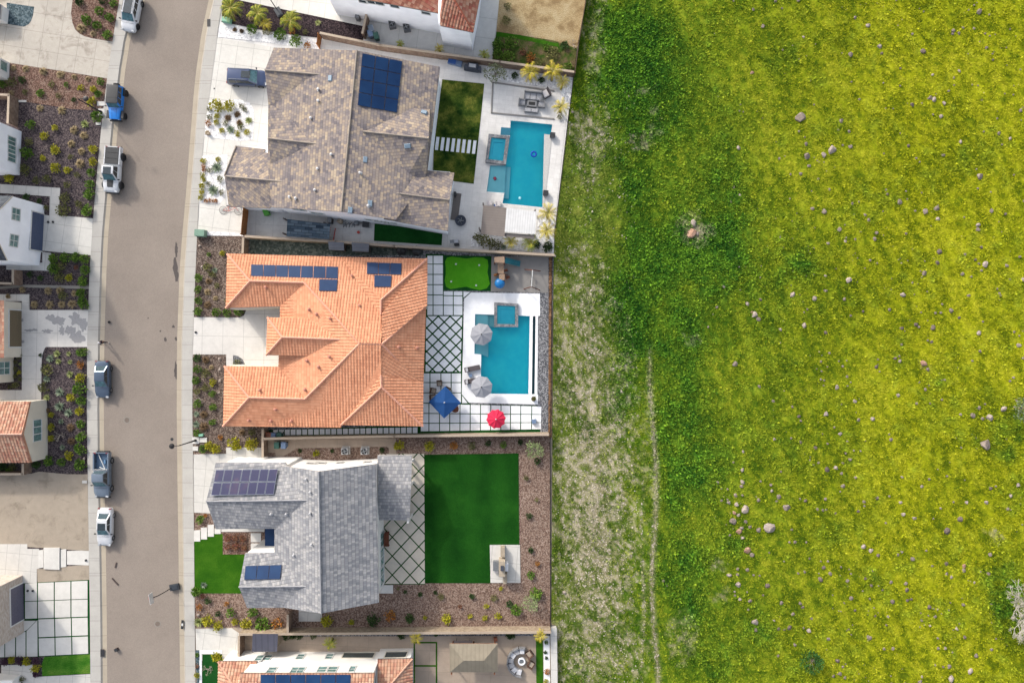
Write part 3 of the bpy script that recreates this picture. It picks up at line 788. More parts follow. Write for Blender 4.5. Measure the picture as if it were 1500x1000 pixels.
        brick(-w / 2, w / 2, 0, h, -.02, .03)
        for i in range(cols):
            for j in range(rows):
                u0 = -w / 2 + w * i / cols + .06; v0 = h * j / rows + .05
                brick(u0, u0 + w / cols - .12, v0, v0 + h / rows - .1, .03, .045)
        b.obj(name, mat, s.t, world=True)
        f = MB(); bb = b; b = f
        brick_ = [(-w / 2 - .14, -w / 2, 0, h + .14), (w / 2, w / 2 + .14, 0, h + .14), (-w / 2, w / 2, h, h + .14)]
        for u0, u1, v0, v1 in brick_:
            c = lambda u, v, d: tuple(p + t * u + up * v + n * d)
            f.hexa([c(u0, v0, -.02), c(u1, v0, -.02), c(u1, v1, -.02), c(u0, v1, -.02)], [c(u0, v0, .07), c(u1, v0, .07), c(u1, v1, .07), c(u0, v1, .07)])
        f.obj('door_frame', m_frame, s.t, world=True)

# -- orange barrel tile house -------------------------------------------------
E = 3.2
A_ = (446, 414, 4.25); B_ = (527, 503, 6.0); C_ = (559.5, 504, 6.0); D_ = (447, 584, 4.3)
of = [
 [(333, 372, E), (500, 376.5, E), (559, 460, 5.1), C_, B_, A_, (366.5, 411.5, 4.25)],     # north slope
 [(333, 372, E), (366.5, 411.5, 4.25), (331, 451, E)],                                       # north-west hip
 [(331, 451, E), (366.5, 411.5, 4.25), A_, (411, 448.5, E)],                                 # south slope of the north wing
 [(411, 448.5, E), A_, B_, D_, (408, 537, E)],                                               # west slope
 [(329, 536, E), (408, 537, E), D_, (365, 582, 4.3)],
 [(329, 536, E), (365, 582, 4.3), (327, 624, E)],
 [(327, 624, E), (365, 582, 4.3), D_, B_, C_, (558, 550, 5.3), (500, 622, E), (500, 626, E)],
 [(624, 448, E), (620, 562, E), C_],                                                         # east hip
 [(558, 460, 5.1), (626, 379, E), (624, 448, E), C_],
 [(500, 376.5, E + .12), (626, 379, E + .12), (558, 439.5, 5.15)],
 [(500, 376.5, E + .12), (558, 439.5, 5.15), (558, 461, 5.2)],
 [(626, 379, E + .12), (625.5, 449, E + .12), (558, 461, 5.2), (558, 439.5, 5.15)],
 [(500, 622, E + .12), (619.5, 624, E + .12), (559, 566.5, 5.2)],
 [(500, 622, E + .12), (559, 566.5, 5.2), (558, 549, 5.3)],
 [(619.5, 624, E + .12), (620, 560, E + .12), (558, 549, 5.3), (559, 566.5, 5.2)],
 [C_, (620, 562, E), (558, 549, 5.2)],
 # raised middle wing
 [(392, 465, 4.35), (478, 466.5, 4.35), (506, 497.5, 5.3), (413.6, 493.7, 5.3)],
 [(392, 465, 4.35), (413.6, 493.7, 5.3), (390, 520, 4.35)],
 [(390, 520, 4.35), (413.6, 493.7, 5.3), (506, 497.5, 5.3), (474, 521.5, 4.35)]]
rid = [[(333, 372, E), (366.5, 411.5, 4.25), A_, B_, C_, (624, 448, E)], [(331, 451, E), (366.5, 411.5, 4.25)], [(327, 624, E), (365, 582, 4.3), D_, B_], [(329, 536, E), (365, 582, 4.3)],
       [C_, (595, 540, 4.1)], [(626, 379, E + .12), (558, 439.5, 5.15), (558, 461, 5.2)], [(619.5, 624, E + .12), (559, 566.5, 5.2), (558, 549, 5.3)], [(500, 622, E + .12), (559, 566.5, 5.2)],
       [(392, 465, 4.35), (413.6, 493.7, 5.3), (500, 497, 5.3)], [(390, 520, 4.35), (413.6, 493.7, 5.3)]]
r_ridge = plain('ridge_tile', C(226, 164, 138, 1.3), .8)
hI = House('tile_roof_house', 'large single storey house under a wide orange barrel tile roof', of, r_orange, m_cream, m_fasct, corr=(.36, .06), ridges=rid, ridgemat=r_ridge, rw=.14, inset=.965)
hI.solar("368,387.5 496,391 495.5,409 368,405", 7, 1); hI.solar("468,409 495.5,409.5 494,427 467,426.5", 1, 1)
hI.solar("537.5,384.5 589,386 588,403 537.5,402", 3, 1); hI.solar("548,403 574.5,404 573,421 548,421", 1, 1)
hI.vents("390,420.5 453,453 464,460 484,466 516,404 527,447 450,528 467,537 483,522 447,570 381,571 404,599 584,508 611,509 365,615 397,616 427,616", m_ventt, .12, .3)

# -- tan shingle house ----------------------------------------------------------
g1 = 7.0; rz = 8.5; ez = 5.8
tf = [
 [(402, 70, ez), (523, 74, rz), (500, 310, rz), (398, 303.5, ez), (392, 240, ez), (393, 153, ez)],       # west slope
 [(523, 74, rz), (644.5, 98, ez), (624.5, 262, ez), (580, 322, 7.0), (500, 310, rz)],                        # east slope
 [(388, 103, g1), (475, 110, g1 + .25), (405, 70, ez + .12), (401, 70, ez + .1)],                               # garage gable north
 [(388, 103, g1), (393, 153.5, ez), (400, 154, ez + .1), (475, 110, g1 + .25)],
 [(393, 203, g1 + .1), (503, 215, g1 + .5), (430, 168, ez + .6), (396, 154, ez + .2)],                         # middle gable north
 [(393, 203, g1 + .1), (396, 240, ez + .1), (444, 246.5, ez + .4), (503, 215, g1 + .5)],
 [(330, 257, 4.5), (458, 270, 6.9), (448, 245, 6.2), (395, 224, 4.6), (346, 222, 3.6)],                          # entry wing north
 [(329, 258, 4.5), (335, 303, 3.4), (394, 305, 4.6), (458, 270, 6.9)],
 [(329, 257, 4.62), (346, 214, 3.6), (388.5, 218.5, 3.7), (372.5, 260.5, 4.75)],
 [(532, 193, 8.12), (604, 158, 6.62), (630, 160, 6.05), (628, 203, 8.0)], [(532, 193, 8.12), (628, 203, 8.0), (624, 261, 5.95), (597, 258, 6.55)],
 [(594, 259, 6.5), (624, 249.5, 5.7), (665.5, 253, 5.6), (658.5, 293, 6.5), (580, 283, 6.9)],                    # east wing
 [(580, 283, 6.9), (658.5, 293, 6.5), (656.5, 338.5, 5.6), (562, 321, 6.1)]]
tr = [[(532, 193, 8.12), (628, 203, 8.0)], [(523, 74, rz), (500, 310, rz)], [(388, 103, g1), (475, 110, g1 + .25)], [(393, 203, g1 + .1), (503, 215, g1 + .5)], [(329, 258, 4.6), (458, 270, 7)], [(580, 283, 6.9), (658.5, 293, 6.5)], [(346, 214, 3.6), (329, 257, 4.62)]]
hH = House('shingle_roof_house', 'two storey house with mottled tan and grey shingle roof', tf, r_tan, m_coolw, m_fascd, ridges=tr, ridgemat=plain('shingle_ridge', C(176, 164, 152), .9), rw=.09, inset=.962)
hH.solar("530.5,78.5 589.5,90.5 581.5,166 523.5,155", 3, 4)
hH.vents("467,132 467,149 456,174 486,227 466,248 425,289 434,291 462,279 540,302 528,254", None, .12, .3)
hH.slats("484,115 535,234 542,298 513,308 597,214 621,165 407,331", plain('blue_grey_vent', C(150, 172, 190), .5), .8, .55)
for x, y in ((438, 306.5), (465, 312), (545, 322), (557, 324), (571, 326)): hH.window(x, y, 1.5, 1.0, 2, 1)

# -- grey slate house --------------------------------------------------------------
gf = [
 [(467, 690, 8.7), (470.5, 898, 8.7), (413, 889, 6.3), (402, 810, 5.9), (402, 775, 5.9), (409, 681, 6.0)],      # west slope
 [(467, 690, 8.7), (551.5, 679, 5.8), (555, 882, 5.8), (470.5, 898, 8.7)],                                        # east slope
 [(302, 734, 7.2), (316, 677, 5.8), (419, 677, 5.8), (420, 684, 6.2), (462, 732, 7.9)],                            # north gable
 [(302, 734, 7.2), (462, 732, 7.9), (403, 774, 6.0), (316, 774.5, 5.8)],
 [(350, 859, 7.1), (359, 810, 5.8), (403, 809, 5.95), (418, 824, 6.5), (452, 858, 7.7)],                           # south gable
 [(350, 859, 7.1), (452, 858, 7.7), (414, 889.5, 6.3), (362, 890, 5.8)]]
gr_ = [[(467, 690, 8.7), (470.5, 898, 8.7)], [(302, 734, 7.2), (462, 732, 7.9)], [(350, 859, 7.1), (452, 858, 7.7)]]
hJ = House('slate_roof_house', 'two storey white house with grey slate roof and dark lawn behind', gf, r_gray, m_white, m_fasc, ridges=gr_, ridgemat=plain('slate_ridge', C(172, 172, 176), .9), rw=.09, inset=.962)
hJ.solar("317,687.5 408,686.5 401.5,724.5 309.5,726", 7, 2, m_sol2, m_solf, .03)
hJ.solar("360,828 413.5,826.5 411,848 358,849", 3, 1); hJ.vents("449,701 455,720 398,752 455,751 457,796 431,812 420,752", None, .1, .3)
low = MB()
lowF = [[(553, 666.5, 3.1), (603.5, 666.5, 3.1), (602, 716, 4.2), (553, 716, 4.2)], [(553, 716, 4.2), (602, 716, 4.2), (600, 761.5, 3.1), (553, 761.5, 3.1)]]
rb = MB(); fb = MB(); wb = MB()
for f in lowF:
    q = [P(*p) for p in f]
    if area2(q) < 0: q.reverse()
    n, e, d = face_uv(q); rb.face(q, 0, [(Vector(p).dot(e), Vector(p).dot(d)) for p in q])
    lo = [(p[0], p[1], p[2] - .18) for p in q]; fb.face(list(reversed(lo)))
    for i in range(4): fb.face([lo[i], lo[(i + 1) % 4], q[(i + 1) % 4], q[i]])
rr_ = rb.obj('roof', r_gray, hJ.t, world=True); fb.obj('fascia', m_fasc, rr_, world=True)
for px, py in ((605, 672), (604.5, 705), (603.5, 752), (590, 672)):
    x, y, _ = P(px, py, 0); MB().box((x, y, 1.55), (.28, .28, 2.9)).obj('porch_post', m_white, hJ.t, world=True)
a = P(605.5, 668)[:2]; b2 = P(604, 757)[:2]
MB().prism([(a[0] - .25, a[1]), (a[0], a[1]), (b2[0], b2[1]), (b2[0] - .25, b2[1])], 2.62, 2.95).obj('porch_beam', m_white, hJ.t, world=True)
# porch roof between the gables
q = [P(388, 774, 3.2), P(402, 774, 3.5), P(402, 805, 3.5), P(388, 805, 3.2)]
MB().hexa([(p[0], p[1], p[2] - .12) for p in reversed(q)][::-1], q).obj('porch_roof', m_sol, hJ.t, world=True)
for x, y, w in ((457, 679, 1.2), (469, 678.5, 1.2), (498, 678, .8), (538, 677, .8)): hJ.window(x, y, w, .8, 1, 1, m_glassd, m_fasc)
for y, w in ((790, 1.9), (815, 2.4), (842, 2.2)): hJ.window(559.5, y, w, 2.1, 2, 1, m_glasst, name='patio_door')

# -- house at the top ----------------------------------------------------------------
kf = [[(470, -80, 5.8), (470, -12, 5.8), (560, 4, 5.8), (645, 20, 5.8), (648, -80, 8.0)],
      [(645, 37.5, 5.8), (693, 47.5, 5.8), (664, -2, 7.4), (650, -8, 7.2)],
      [(693, 47.5, 5.8), (704, -8, 5.8), (712, -80, 5.8), (660, -80, 7.6), (664, -2, 7.4)],
      [(645, 37.5, 5.8), (650, -8, 7.2), (664, -2, 7.4), (660, -80, 7.6), (640, -80, 7.4)]]
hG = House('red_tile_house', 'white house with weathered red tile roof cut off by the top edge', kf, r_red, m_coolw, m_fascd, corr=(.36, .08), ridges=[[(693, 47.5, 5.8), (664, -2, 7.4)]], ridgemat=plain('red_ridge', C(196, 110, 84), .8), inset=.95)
for x, y in ((532, 2), (543, 3), (556, 5), (578, 9), (624, 19)): hG.window(x, y, 1.0, .6, 1, 1, m_glassd, m_frame)
# -- house at the bottom ------------------------------------------------------------
bf = [[(352, 985.5, 5.9), (549, 985.5, 5.9), (540, 1060, 7.6), (352, 1060, 7.6)],
      [(320, 968, 3.2), (376, 968, 3.2), (376, 1000, 4.0), (340, 1000, 4.2)],
      [(320, 968, 3.2), (340, 1000, 4.2), (318, 1060, 3.2)],
      [(352, 985.5, 5.9), (352, 1060, 7.6), (330, 1070, 5.6)],
      [(553, 965, 3.2), (604.5, 964, 3.2), (571, 1003, 4.3), (553, 1003, 4.3)], [(604.5, 964, 3.2), (604.5, 1060, 3.2), (571, 1060, 4.3), (571, 1003, 4.3)]]
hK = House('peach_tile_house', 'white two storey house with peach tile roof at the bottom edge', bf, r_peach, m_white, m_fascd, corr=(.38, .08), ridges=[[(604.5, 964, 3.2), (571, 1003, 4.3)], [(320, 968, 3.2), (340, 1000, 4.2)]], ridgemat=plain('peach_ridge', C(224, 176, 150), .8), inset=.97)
hK.solar("382,987 514.5,987 514,1003 382,1003", 6, 1)
for x, y, w, nx in ((398, 981, .9, 1), (436, 981, 1.5, 2), (472, 980, 1.0, 1), (487, 980, 1.0, 1), (516, 979.5, .6, 1), (380, 963.5, .8, 1), (392, 963, .8, 1), (440, 961.5, .8, 1), (482.5, 961, .8, 1)): hK.window(x, y, w, 1.3, nx, 2)
for x, y, w in ((525, 959.5, 3.8),): hK.window(x, y, w, 1.4, 1, 1, m_glassd, m_cream, name='patio_opening')
hK.window(580, 958.5, 2.6, 1.5, 1, 1, m_glassd, m_cream, name='patio_opening')

# -- houses on the left of the street ------------------------------------------------
hA = House('corner_house', 'corner of a white house beside the blue gravel bed', [[(2, 7, 1.5), (0, 28, 1.5), (-80, 22, 1.7), (-80, -20, 1.7)]], r_dark, m_white, m_fasc, inset=.985)
hA2 = House('white_annexe', 'small white corner block with blue window above the red mulch', [[(-7, 80, 2.6), (-8, 107, 2.6), (-90, 104, 3.0), (-90, 74, 3.0)]], r_dark, m_white, m_fasc, inset=.985)
hA2.window(5, 97, 1.1, 1.1, 1, 1)
hB = House('white_house', 'white house wall with three stacked double windows left of the street', [[(-21, 170, 6.0), (-24, 239, 6.0), (-140, 239, 6.5), (-140, 165, 6.5)]], r_dark, m_coolw, m_fasc, inset=.995)
for y in (206.8, 219.2, 231.2): hB.window(17, y, .95, 1.25, 2, 1)
hC = House('gabled_white_house', 'white gabled house with slate blue garage door and driveway', [[(18, 287, 5.7), (-17.6, 323, 9.2), (-120, 323, 9.2), (-120, 285, 5.7)], [(-17.6, 323, 9.2), (10, 381.5, 5.7), (-120, 381.5, 5.7), (-120, 323, 9.2)]], r_dark, m_coolw, m_cream, inset=.992)
for y in (314, 352.5): hC.window(23 if y < 330 else 20, y, 1.35, 1.25, 2, 2)
hC.panel_door(58, 340, 4.6, 2.15, m_garB)
hD = House('stone_house', 'beige house with stone facing, brown garage door and wet driveway', [[(6, 440, 3.1), (6, 448, 3.1), (-60, 448, 4.0), (-60, 436, 4.0)], [(6, 448, 3.1), (2, 448, 3.1), (2, 512, 3.1), (6, 512, 3.1)], [(2, 448, 3.1), (-60, 448, 4.4), (-60, 512, 4.4), (2, 512, 3.1)], [(6, 512, 3.1), (6, 524, 3.1), (-60, 524, 4.0), (-60, 512, 4.0)], [(-6, 524, 3.1), (-6, 562, 3.1), (-60, 562, 4.2), (-60, 524, 4.2)]], r_peach, m_cream, m_cream, inset=.985)
hD.panel_door(20, 481, 4.5, 2.1, m_garBr)
hD.window(6, 539, 1.5, 1.7, 2, 2)
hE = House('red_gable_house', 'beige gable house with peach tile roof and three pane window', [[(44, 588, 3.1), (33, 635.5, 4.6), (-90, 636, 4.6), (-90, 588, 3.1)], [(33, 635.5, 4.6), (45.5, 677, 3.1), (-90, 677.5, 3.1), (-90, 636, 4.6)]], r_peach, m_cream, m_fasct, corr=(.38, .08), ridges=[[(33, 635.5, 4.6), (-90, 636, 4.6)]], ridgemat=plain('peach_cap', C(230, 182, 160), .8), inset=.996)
for y in (619.5, 630, 640.5): hE.window(54.5, y, .8, 1.35, 1, 1)
hF = House('brick_house', 'pale brick house with grey garage door beside grass jointed driveway', [[(-19, 867, 6.0), (-17, 957, 6.0), (-140, 957, 6.4), (-140, 867, 6.4)]], r_dark, m_brick, m_white, inset=.995)
hF.panel_door(28, 883, 4.5, 2.2, plain('grey_garage_door', C(106, 104, 122), .5))
hF2 = House('low_white_block', 'low white garden block beside purple plants in the bottom left corner', [[(18, 996, 1.6), (18, 1050, 1.6), (-70, 1050, 1.8), (-70, 996, 1.8)]], m_white, m_white, m_white, inset=.99)

# -- sheds, shelters and patio roofs ------------------------------------------------------
def roofed(name, label, cat, faces, posts, roof, postmat, th=.1, pz=None, parts=()):
    F = [[P(*p) for p in f] for f in faces]; allp = [p for f in F for p in f]
    c = [sum(p[i] for p in allp) / len(allp) for i in (0, 1)]
    t = thing(name, label, cat, (c[0], c[1], .1))
    b = MB()
    for q in F:
        if area2(q) < 0: q.reverse()
        n, e, d = face_uv(q); b.face(q, 0, [(Vector(p).dot(e), Vector(p).dot(d)) for p in q])
        lo = [(p[0], p[1], p[2] - th) for p in q]; b.face(list(reversed(lo)), 1)
        for i in range(len(q)): b.face([lo[i], lo[(i + 1) % len(q)], q[(i + 1) % len(q)], q[i]], 1)
    b.obj('roof', [roof, postmat], t, world=True)
    for x, y in posts:
        X, Y, _ = P(x, y); z1 = pz or min(p[2] for p in allp)
        MB().box((X, Y, z1 / 2), (.16, .16, z1 - .1)).obj('post', postmat, t, world=True)
    return t
def ribs(name, col, sp=.22, ang=0, depth=.6, dark=.5):
    t = NT(name); mp = t.n('ShaderNodeMapping'); t.put(mp.inputs[0], t.obj()); mp.inputs['Rotation'].default_value = (0, 0, math.radians(ang))
    spx = t.n('ShaderNodeSeparateXYZ'); t.put(spx.inputs[0], mp.outputs[0])
    fr = t.math('FRACT', t.math('DIVIDE', spx.outputs['X'], sp))
    c = t.ramp(t.noise(1.2, 4), [(.3, mul(col, .9)), (.7, mul(col, 1.08))])
    c = t.mix(t.math('MULTIPLY', t.math('LESS_THAN', fr, .22), dark), c, mul(col, .5))
    t.bump(fr, depth, .05); return t.out(c, .6, spec=.3)
m_lou = ribs('grey_louvres', C(140, 130, 124), .2, 87, dark=.45); m_corw = ribs('white_ribbed_sheet', C(238, 238, 238), .3, 5, dark=.3)
m_dkpost = plain('grey_post', C(120, 112, 108), .5)
roofed('pergola', 'poolside pergola with half grey louvre and half white ribbed roof', 'pergola',
       [[(708, 300.5, 2.7), (742, 304.5, 2.7), (739, 346.5, 2.7), (704, 342.5, 2.7)]], [(709, 304), (703.5, 339)], m_lou, m_dkpost)
tp = [o for o in COL.objects if o.name.startswith('pergola')][0]
q = [P(*p) for p in ((742, 304.5, 2.72), (786.5, 310, 2.72), (783.5, 343, 2.72), (739.2, 339.5, 2.72))]
q.reverse(); MB().hexa([(p[0], p[1], p[2] - .1) for p in q], q).obj('ribbed_roof', m_corw, tp, world=True)
q = [P(*p) for p in ((739, 341, 2.5), (783, 344.5, 2.5), (782.5, 350, 2.5), (739, 346, 2.5))]
q.reverse(); MB().hexa([(p[0], p[1], p[2] - .12) for p in q], q).obj('side_beam', m_dkpost, tp, world=True)
for x, y in ((783, 313), (780, 342)):
    X, Y, _ = P(x, y); MB().box((X, Y, 1.3), (.16, .16, 2.5)).obj('post', m_dkpost, tp, world=True)
roofed('lean_to', 'blue grey shingled lean-to beside the tan roof house', 'shed', [[(421, 321, 2.5), (484, 328, 2.5), (482, 350.5, 2.1), (419.5, 346, 2.1)]], [(423, 324), (481, 330), (480, 349), (422, 345)], r_blue, m_dkpost)
m_shed = ribs('grey_shed_lid', C(128, 132, 142), .35, 90, dark=.25)
for k, (q, lab) in enumerate((([(480.5, 353.5, 1.9), (503.5, 355, 1.9), (504, 367, 1.7), (482, 366, 1.7)], 'left one of two grey storage sheds behind the orange roof'), ([(515, 355, 1.9), (540.5, 357, 1.9), (540, 369, 1.7), (516, 368, 1.7)], 'right one of two grey storage sheds behind the orange roof'))):
    t = roofed('storage_shed', lab, 'shed', [q], [], m_shed, m_dkpost)
    w = [P(p[0] , p[1], p[2])[:2] for p in q]; MB().prism(offs(w, -.08), .05, 1.68).obj('body', m_dkpost, t, world=True)
t = roofed('garden_shed', 'dark grey ribbed shed roof beside the brown fence at bottom', 'shed', [[(370, 928, 2.4), (407, 928, 2.4), (406, 954, 2.2), (369, 954, 2.2)]], [], ribs('dark_shed_roof', C(88, 90, 106), .75, 0, dark=.4), m_dkpost)
MB().prism(offs(W2("371,929 405,929 404,952 371,952", 2.2), -.05), .05, 2.2).obj('body', m_tanst, t, world=True)
m_pav = ribs('tan_metal_roof', C(158, 148, 130, .9), .5, 0, dark=.18)
roofed('patio_pavilion', 'tan hip roofed patio pavilion near the curved sofa', 'pavilion',
       [[(658.5, 942, 2.7), (729, 942, 2.7), (709, 967, 3.5), (679, 967, 3.5)], [(729, 942, 2.7), (729, 984, 2.7), (709, 967, 3.5)], [(729, 984, 2.7), (659, 984, 2.7), (679, 967, 3.5), (709, 967, 3.5)], [(659, 984, 2.7), (658.5, 942, 2.7), (679, 967, 3.5)]],
       [(664, 938.5), (694, 939), (725, 937), (664, 972), (725, 972)], m_pav, plain('brown_post', C(150, 100, 72), .6))
# ------------------------------------------------------------------ walls and fences
m_wallb = gravel('brown_block', [C(150, 128, 112), C(138, 116, 102), C(160, 138, 122)], 3.5, bump=.3)
m_wallt = gravel('tan_block', [C(178, 160, 138), C(166, 148, 128), C(188, 172, 150)], 3.5, bump=.3)
m_cap = plain('wall_cap', C(196, 178, 158), .8); m_capb = plain('brown_cap', C(170, 148, 130), .8)
m_iron = plain('black_iron', C(48, 46, 48), .5, .3)
def woodm(name, col):
    t = NT(name); mp = t.n('ShaderNodeMapping'); t.put(mp.inputs[0], t.obj()); mp.inputs['Scale'].default_value = (7, 7, .8)
    c = t.ramp(t.noise(1.2, 4, .6, vec=mp.outputs[0]), [(.3, mul(col, .7)), (.7, mul(col, 1.2))]); return t.out(c, .8, spec=.2)
m_wood = woodm('orange_fence_wood', C(176, 118, 70)); m_woodp = woodm('pale_play_wood', C(176, 150, 128)); m_woodr = woodm('reddish_wood', C(128, 78, 60))
def wall(label, pts, h=1.7, th=.2, mat=None, cap=None, name='block_wall', cat='wall'):
    p = W2(pts); t = thing(name, label, cat, (p[0][0], p[0][1], .05))
    b = MB(); c = MB()
    for i, (a, d) in enumerate(zip(p[:-1], p[1:])):
        v = (Vector(d) - Vector(a)); L = v.length; u = v / L; n = Vector((-u.y, u.x))
        e0 = -.0 if i else -.0; e1 = th / 2 if i < len(p) - 2 else 0
        def q(w, s0, s1): return [tuple(Vector(a) + u * s + n * k) for s, k in ((s0, -w), (s1, -w), (s1, w), (s0, w))]
        b.prism(q(th / 2, e0, L + e1), .0, h - .07)
        k = max(1, int(L / 5.5))
        for j in range(1, k):                         # piers
            b.prism(q(th / 2 + .04, L * j / k - .2, L * j / k + .2), .0, h - .075)
        c.prism(q(th / 2 + .035, e0 - .02 + i * .001, L + e1 + .02), h - .07, h, bottom=True)
    b.obj('wall_body', mat or m_wallb, t, world=True); c.obj('cap', cap or m_cap, t, world=True)
    return t
wall('long brown block wall between red tile house and tan roof house', "474,57 560,74.5 732,98.5 839,113")
wall('short brown wall closing the dark bark bed beside the bins', "535,58 543.5,17")
wall('long block wall between tan roof house and orange roof house', "366,349 496,356.8 580,363 811,376", 1.7, .22, m_wallt, m_cap)
wall('short block wall beside the upper left corner of orange roof', "364,351 363,373", 1.7)
wall('long tan block wall between orange roof house and dark lawn', "394,639.5 580,636 803,633.5", 1.75, .22, m_wallt)
wall('short brown wall beside the bins below the orange roof', "392,626 392,666", 1.75)
wall('long brown block wall along the bottom of the gravel yard', "358,920 806,917", 1.75, .22, m_wallt)
wall('short wall beside the slate roof and lower gravel bed', "428,892 428,917.5", 1.75)
wall('short brown wall standing left of the dark garden shed', "358,922.5 357.5,958", 1.75)
wall('brown block wall beside the white house with three windows', "-60,142 27.5,146.5 26,187", 1.75)
wall('brown block wall in the bed below the gabled house', "33,397 33,417 -60,414", 1.7)
wall('brown block wall around the planted court by bare lot', "46.5,676 46.5,690.5 -60,691", 1.6)
wall('wide pale concrete wall beside the field at the bottom', "810.5,916 812,1040", .7, .75, m_conc, m_conc)
m_wood2 = woodm('grey_fence_wood', C(120, 100, 84))
def plank_fence(label, pts, h, mat, name='wood_gate', cat='gate', w=.15):
    p = W2(pts); t = thing(name, label, cat, (p[0][0], p[0][1], .05)); b = MB(); f = MB()
    for a, d in zip(p[:-1], p[1:]):
        v = Vector(d) - Vector(a); L = v.length; u = v / L; rz = math.atan2(u.y, u.x); k = int(L / w)
        for i in range(k):
            c = Vector(a) + u * ((i + .5) * L / k); b.box((c.x, c.y, h / 2 + R.uniform(-.02, .02)), (L / k * .92, .035, h), rz)
        for z in (.35, h - .35):
            c = (Vector(a) + Vector(d)) / 2; n = Vector((-u.y, u.x)) * .045; f.box((c.x + n.x, c.y + n.y, z), (L, .05, .1), rz)
        for e in (a, d): f.box((e[0], e[1], h / 2 + .05), (.12, .12, h + .1), rz)
    b.obj('plank_panel', mat, t, world=True); f.obj('frame', mat, t, world=True); return t
plank_fence('orange brown wooden gate beside the bicycle and tan roof', "364.5,307 361,346", 1.8, m_wood)
plank_fence('small rust coloured wooden gate at the top of the white gravel', "471,57.5 469,72", 1.6, m_wood)
def iron(label, pts, h=1.4, sp=.16, mat=None):
    p = W2(pts); t = thing('iron_fence', label, 'fence', (p[0][0], p[0][1], .0)); b = MB()
    for a, d in zip(p[:-1], p[1:]):
        v = Vector(d) - Vector(a); L = v.length; u = v / L; rz = math.atan2(u.y, u.x); m = (Vector(a) + Vector(d)) / 2
        for z in (.15, h - .1): b.box((m.x, m.y, z), (L, .035, .04), rz)
        for i in range(int(L / sp)): c = Vector(a) + u * ((i + .5) * sp); b.box((c.x, c.y, h / 2), (.018, .018, h), rz)
        k = max(1, int(L / 2.4))
        for i in range(k + 1):
            c = Vector(a) + u * (L * i / k); MB().box((c.x, c.y, h / 2 + .05), (.07, .07, h + .1), rz).obj('post', mat or m_iron, t, world=True)
    b.obj('picket_panel', mat or m_iron, t, world=True); return t
iron('black iron fence between the pink gravel and the field', "805.5,640 806,914")
iron('iron fence between the grey gravel strip and the field', "808.5,378 806,632", 1.4)
iron('iron fence between the palm lined pool deck and the field', "839.5,115 812,345", 1.3, .2)
plank_fence('weathered grey rail fence beside the tan dry ground', "861,-40 857.5,2 847,66 841,112", 1.1, m_wood2, 'board_fence', 'fence', .22)

# ------------------------------------------------------------------ plants
PL = {
 'g': ('bright green leafy shrub', 'shrub', [C(66, 100, 32), C(92, 130, 42), C(120, 154, 56), C(142, 172, 74)], 'shrub'),
 'd': ('dark green shrub', 'shrub', [C(42, 66, 34), C(56, 86, 42), C(76, 104, 52), C(94, 120, 64)], 'shrub'),
 'y': ('yellow green shrub', 'shrub', [C(142, 146, 30), C(176, 174, 40), C(204, 196, 54), C(218, 206, 80)], 'shrub'),
 'm': ('olive scrubby shrub', 'shrub', [C(84, 88, 48), C(108, 112, 62), C(136, 138, 78), C(156, 152, 96)], 'scrub'),
 't': ('tan dry grass clump', 'grass clump', [C(150, 128, 94), C(178, 156, 116), C(196, 176, 136), C(160, 140, 104)], 'grass'),
 'b': ('brown spiky grass clump', 'grass clump', [C(110, 88, 66), C(132, 108, 80), C(150, 124, 92)], 'grass'),
 's': ('silvery grey green rosette', 'succulent', [C(120, 140, 116), C(148, 164, 138), C(176, 188, 160)], 'rosette'),
 'e': ('pale yellow green rosette', 'succulent', [C(150, 164, 92), C(176, 186, 116), C(196, 200, 140)], 'rosette'),
 'o': ('rusty orange shrub', 'shrub', [C(160, 96, 46), C(196, 126, 58), C(214, 150, 74), C(150, 120, 56)], 'scrub'),
 'p': ('purple leaved shrub', 'shrub', [C(70, 48, 66), C(92, 64, 84), C(112, 82, 100)], 'shrub'),
 'w': ('bare whitish twiggy shrub', 'shrub', [C(206, 196, 184), C(180, 166, 152)], 'twig'),
 'r': ('reddish mottled shrub', 'shrub', [C(134, 76, 66), C(156, 98, 80), C(120, 104, 60), C(170, 120, 96)], 'scrub')}
def leafq(b, c, d, l, w, up=.3):
    d = Vector(d).normalized(); s = d.cross(Vector((0, 0, 1))); s = s.normalized() if s.length > .01 else Vector((1, 0, 0))
    s = s * math.cos(up) + s.cross(d) * math.sin(up)
    c = Vector(c); b.face([c, c + d * l * .5 + s * w * .5, c + d * l, c + d * l * .5 - s * w * .5])
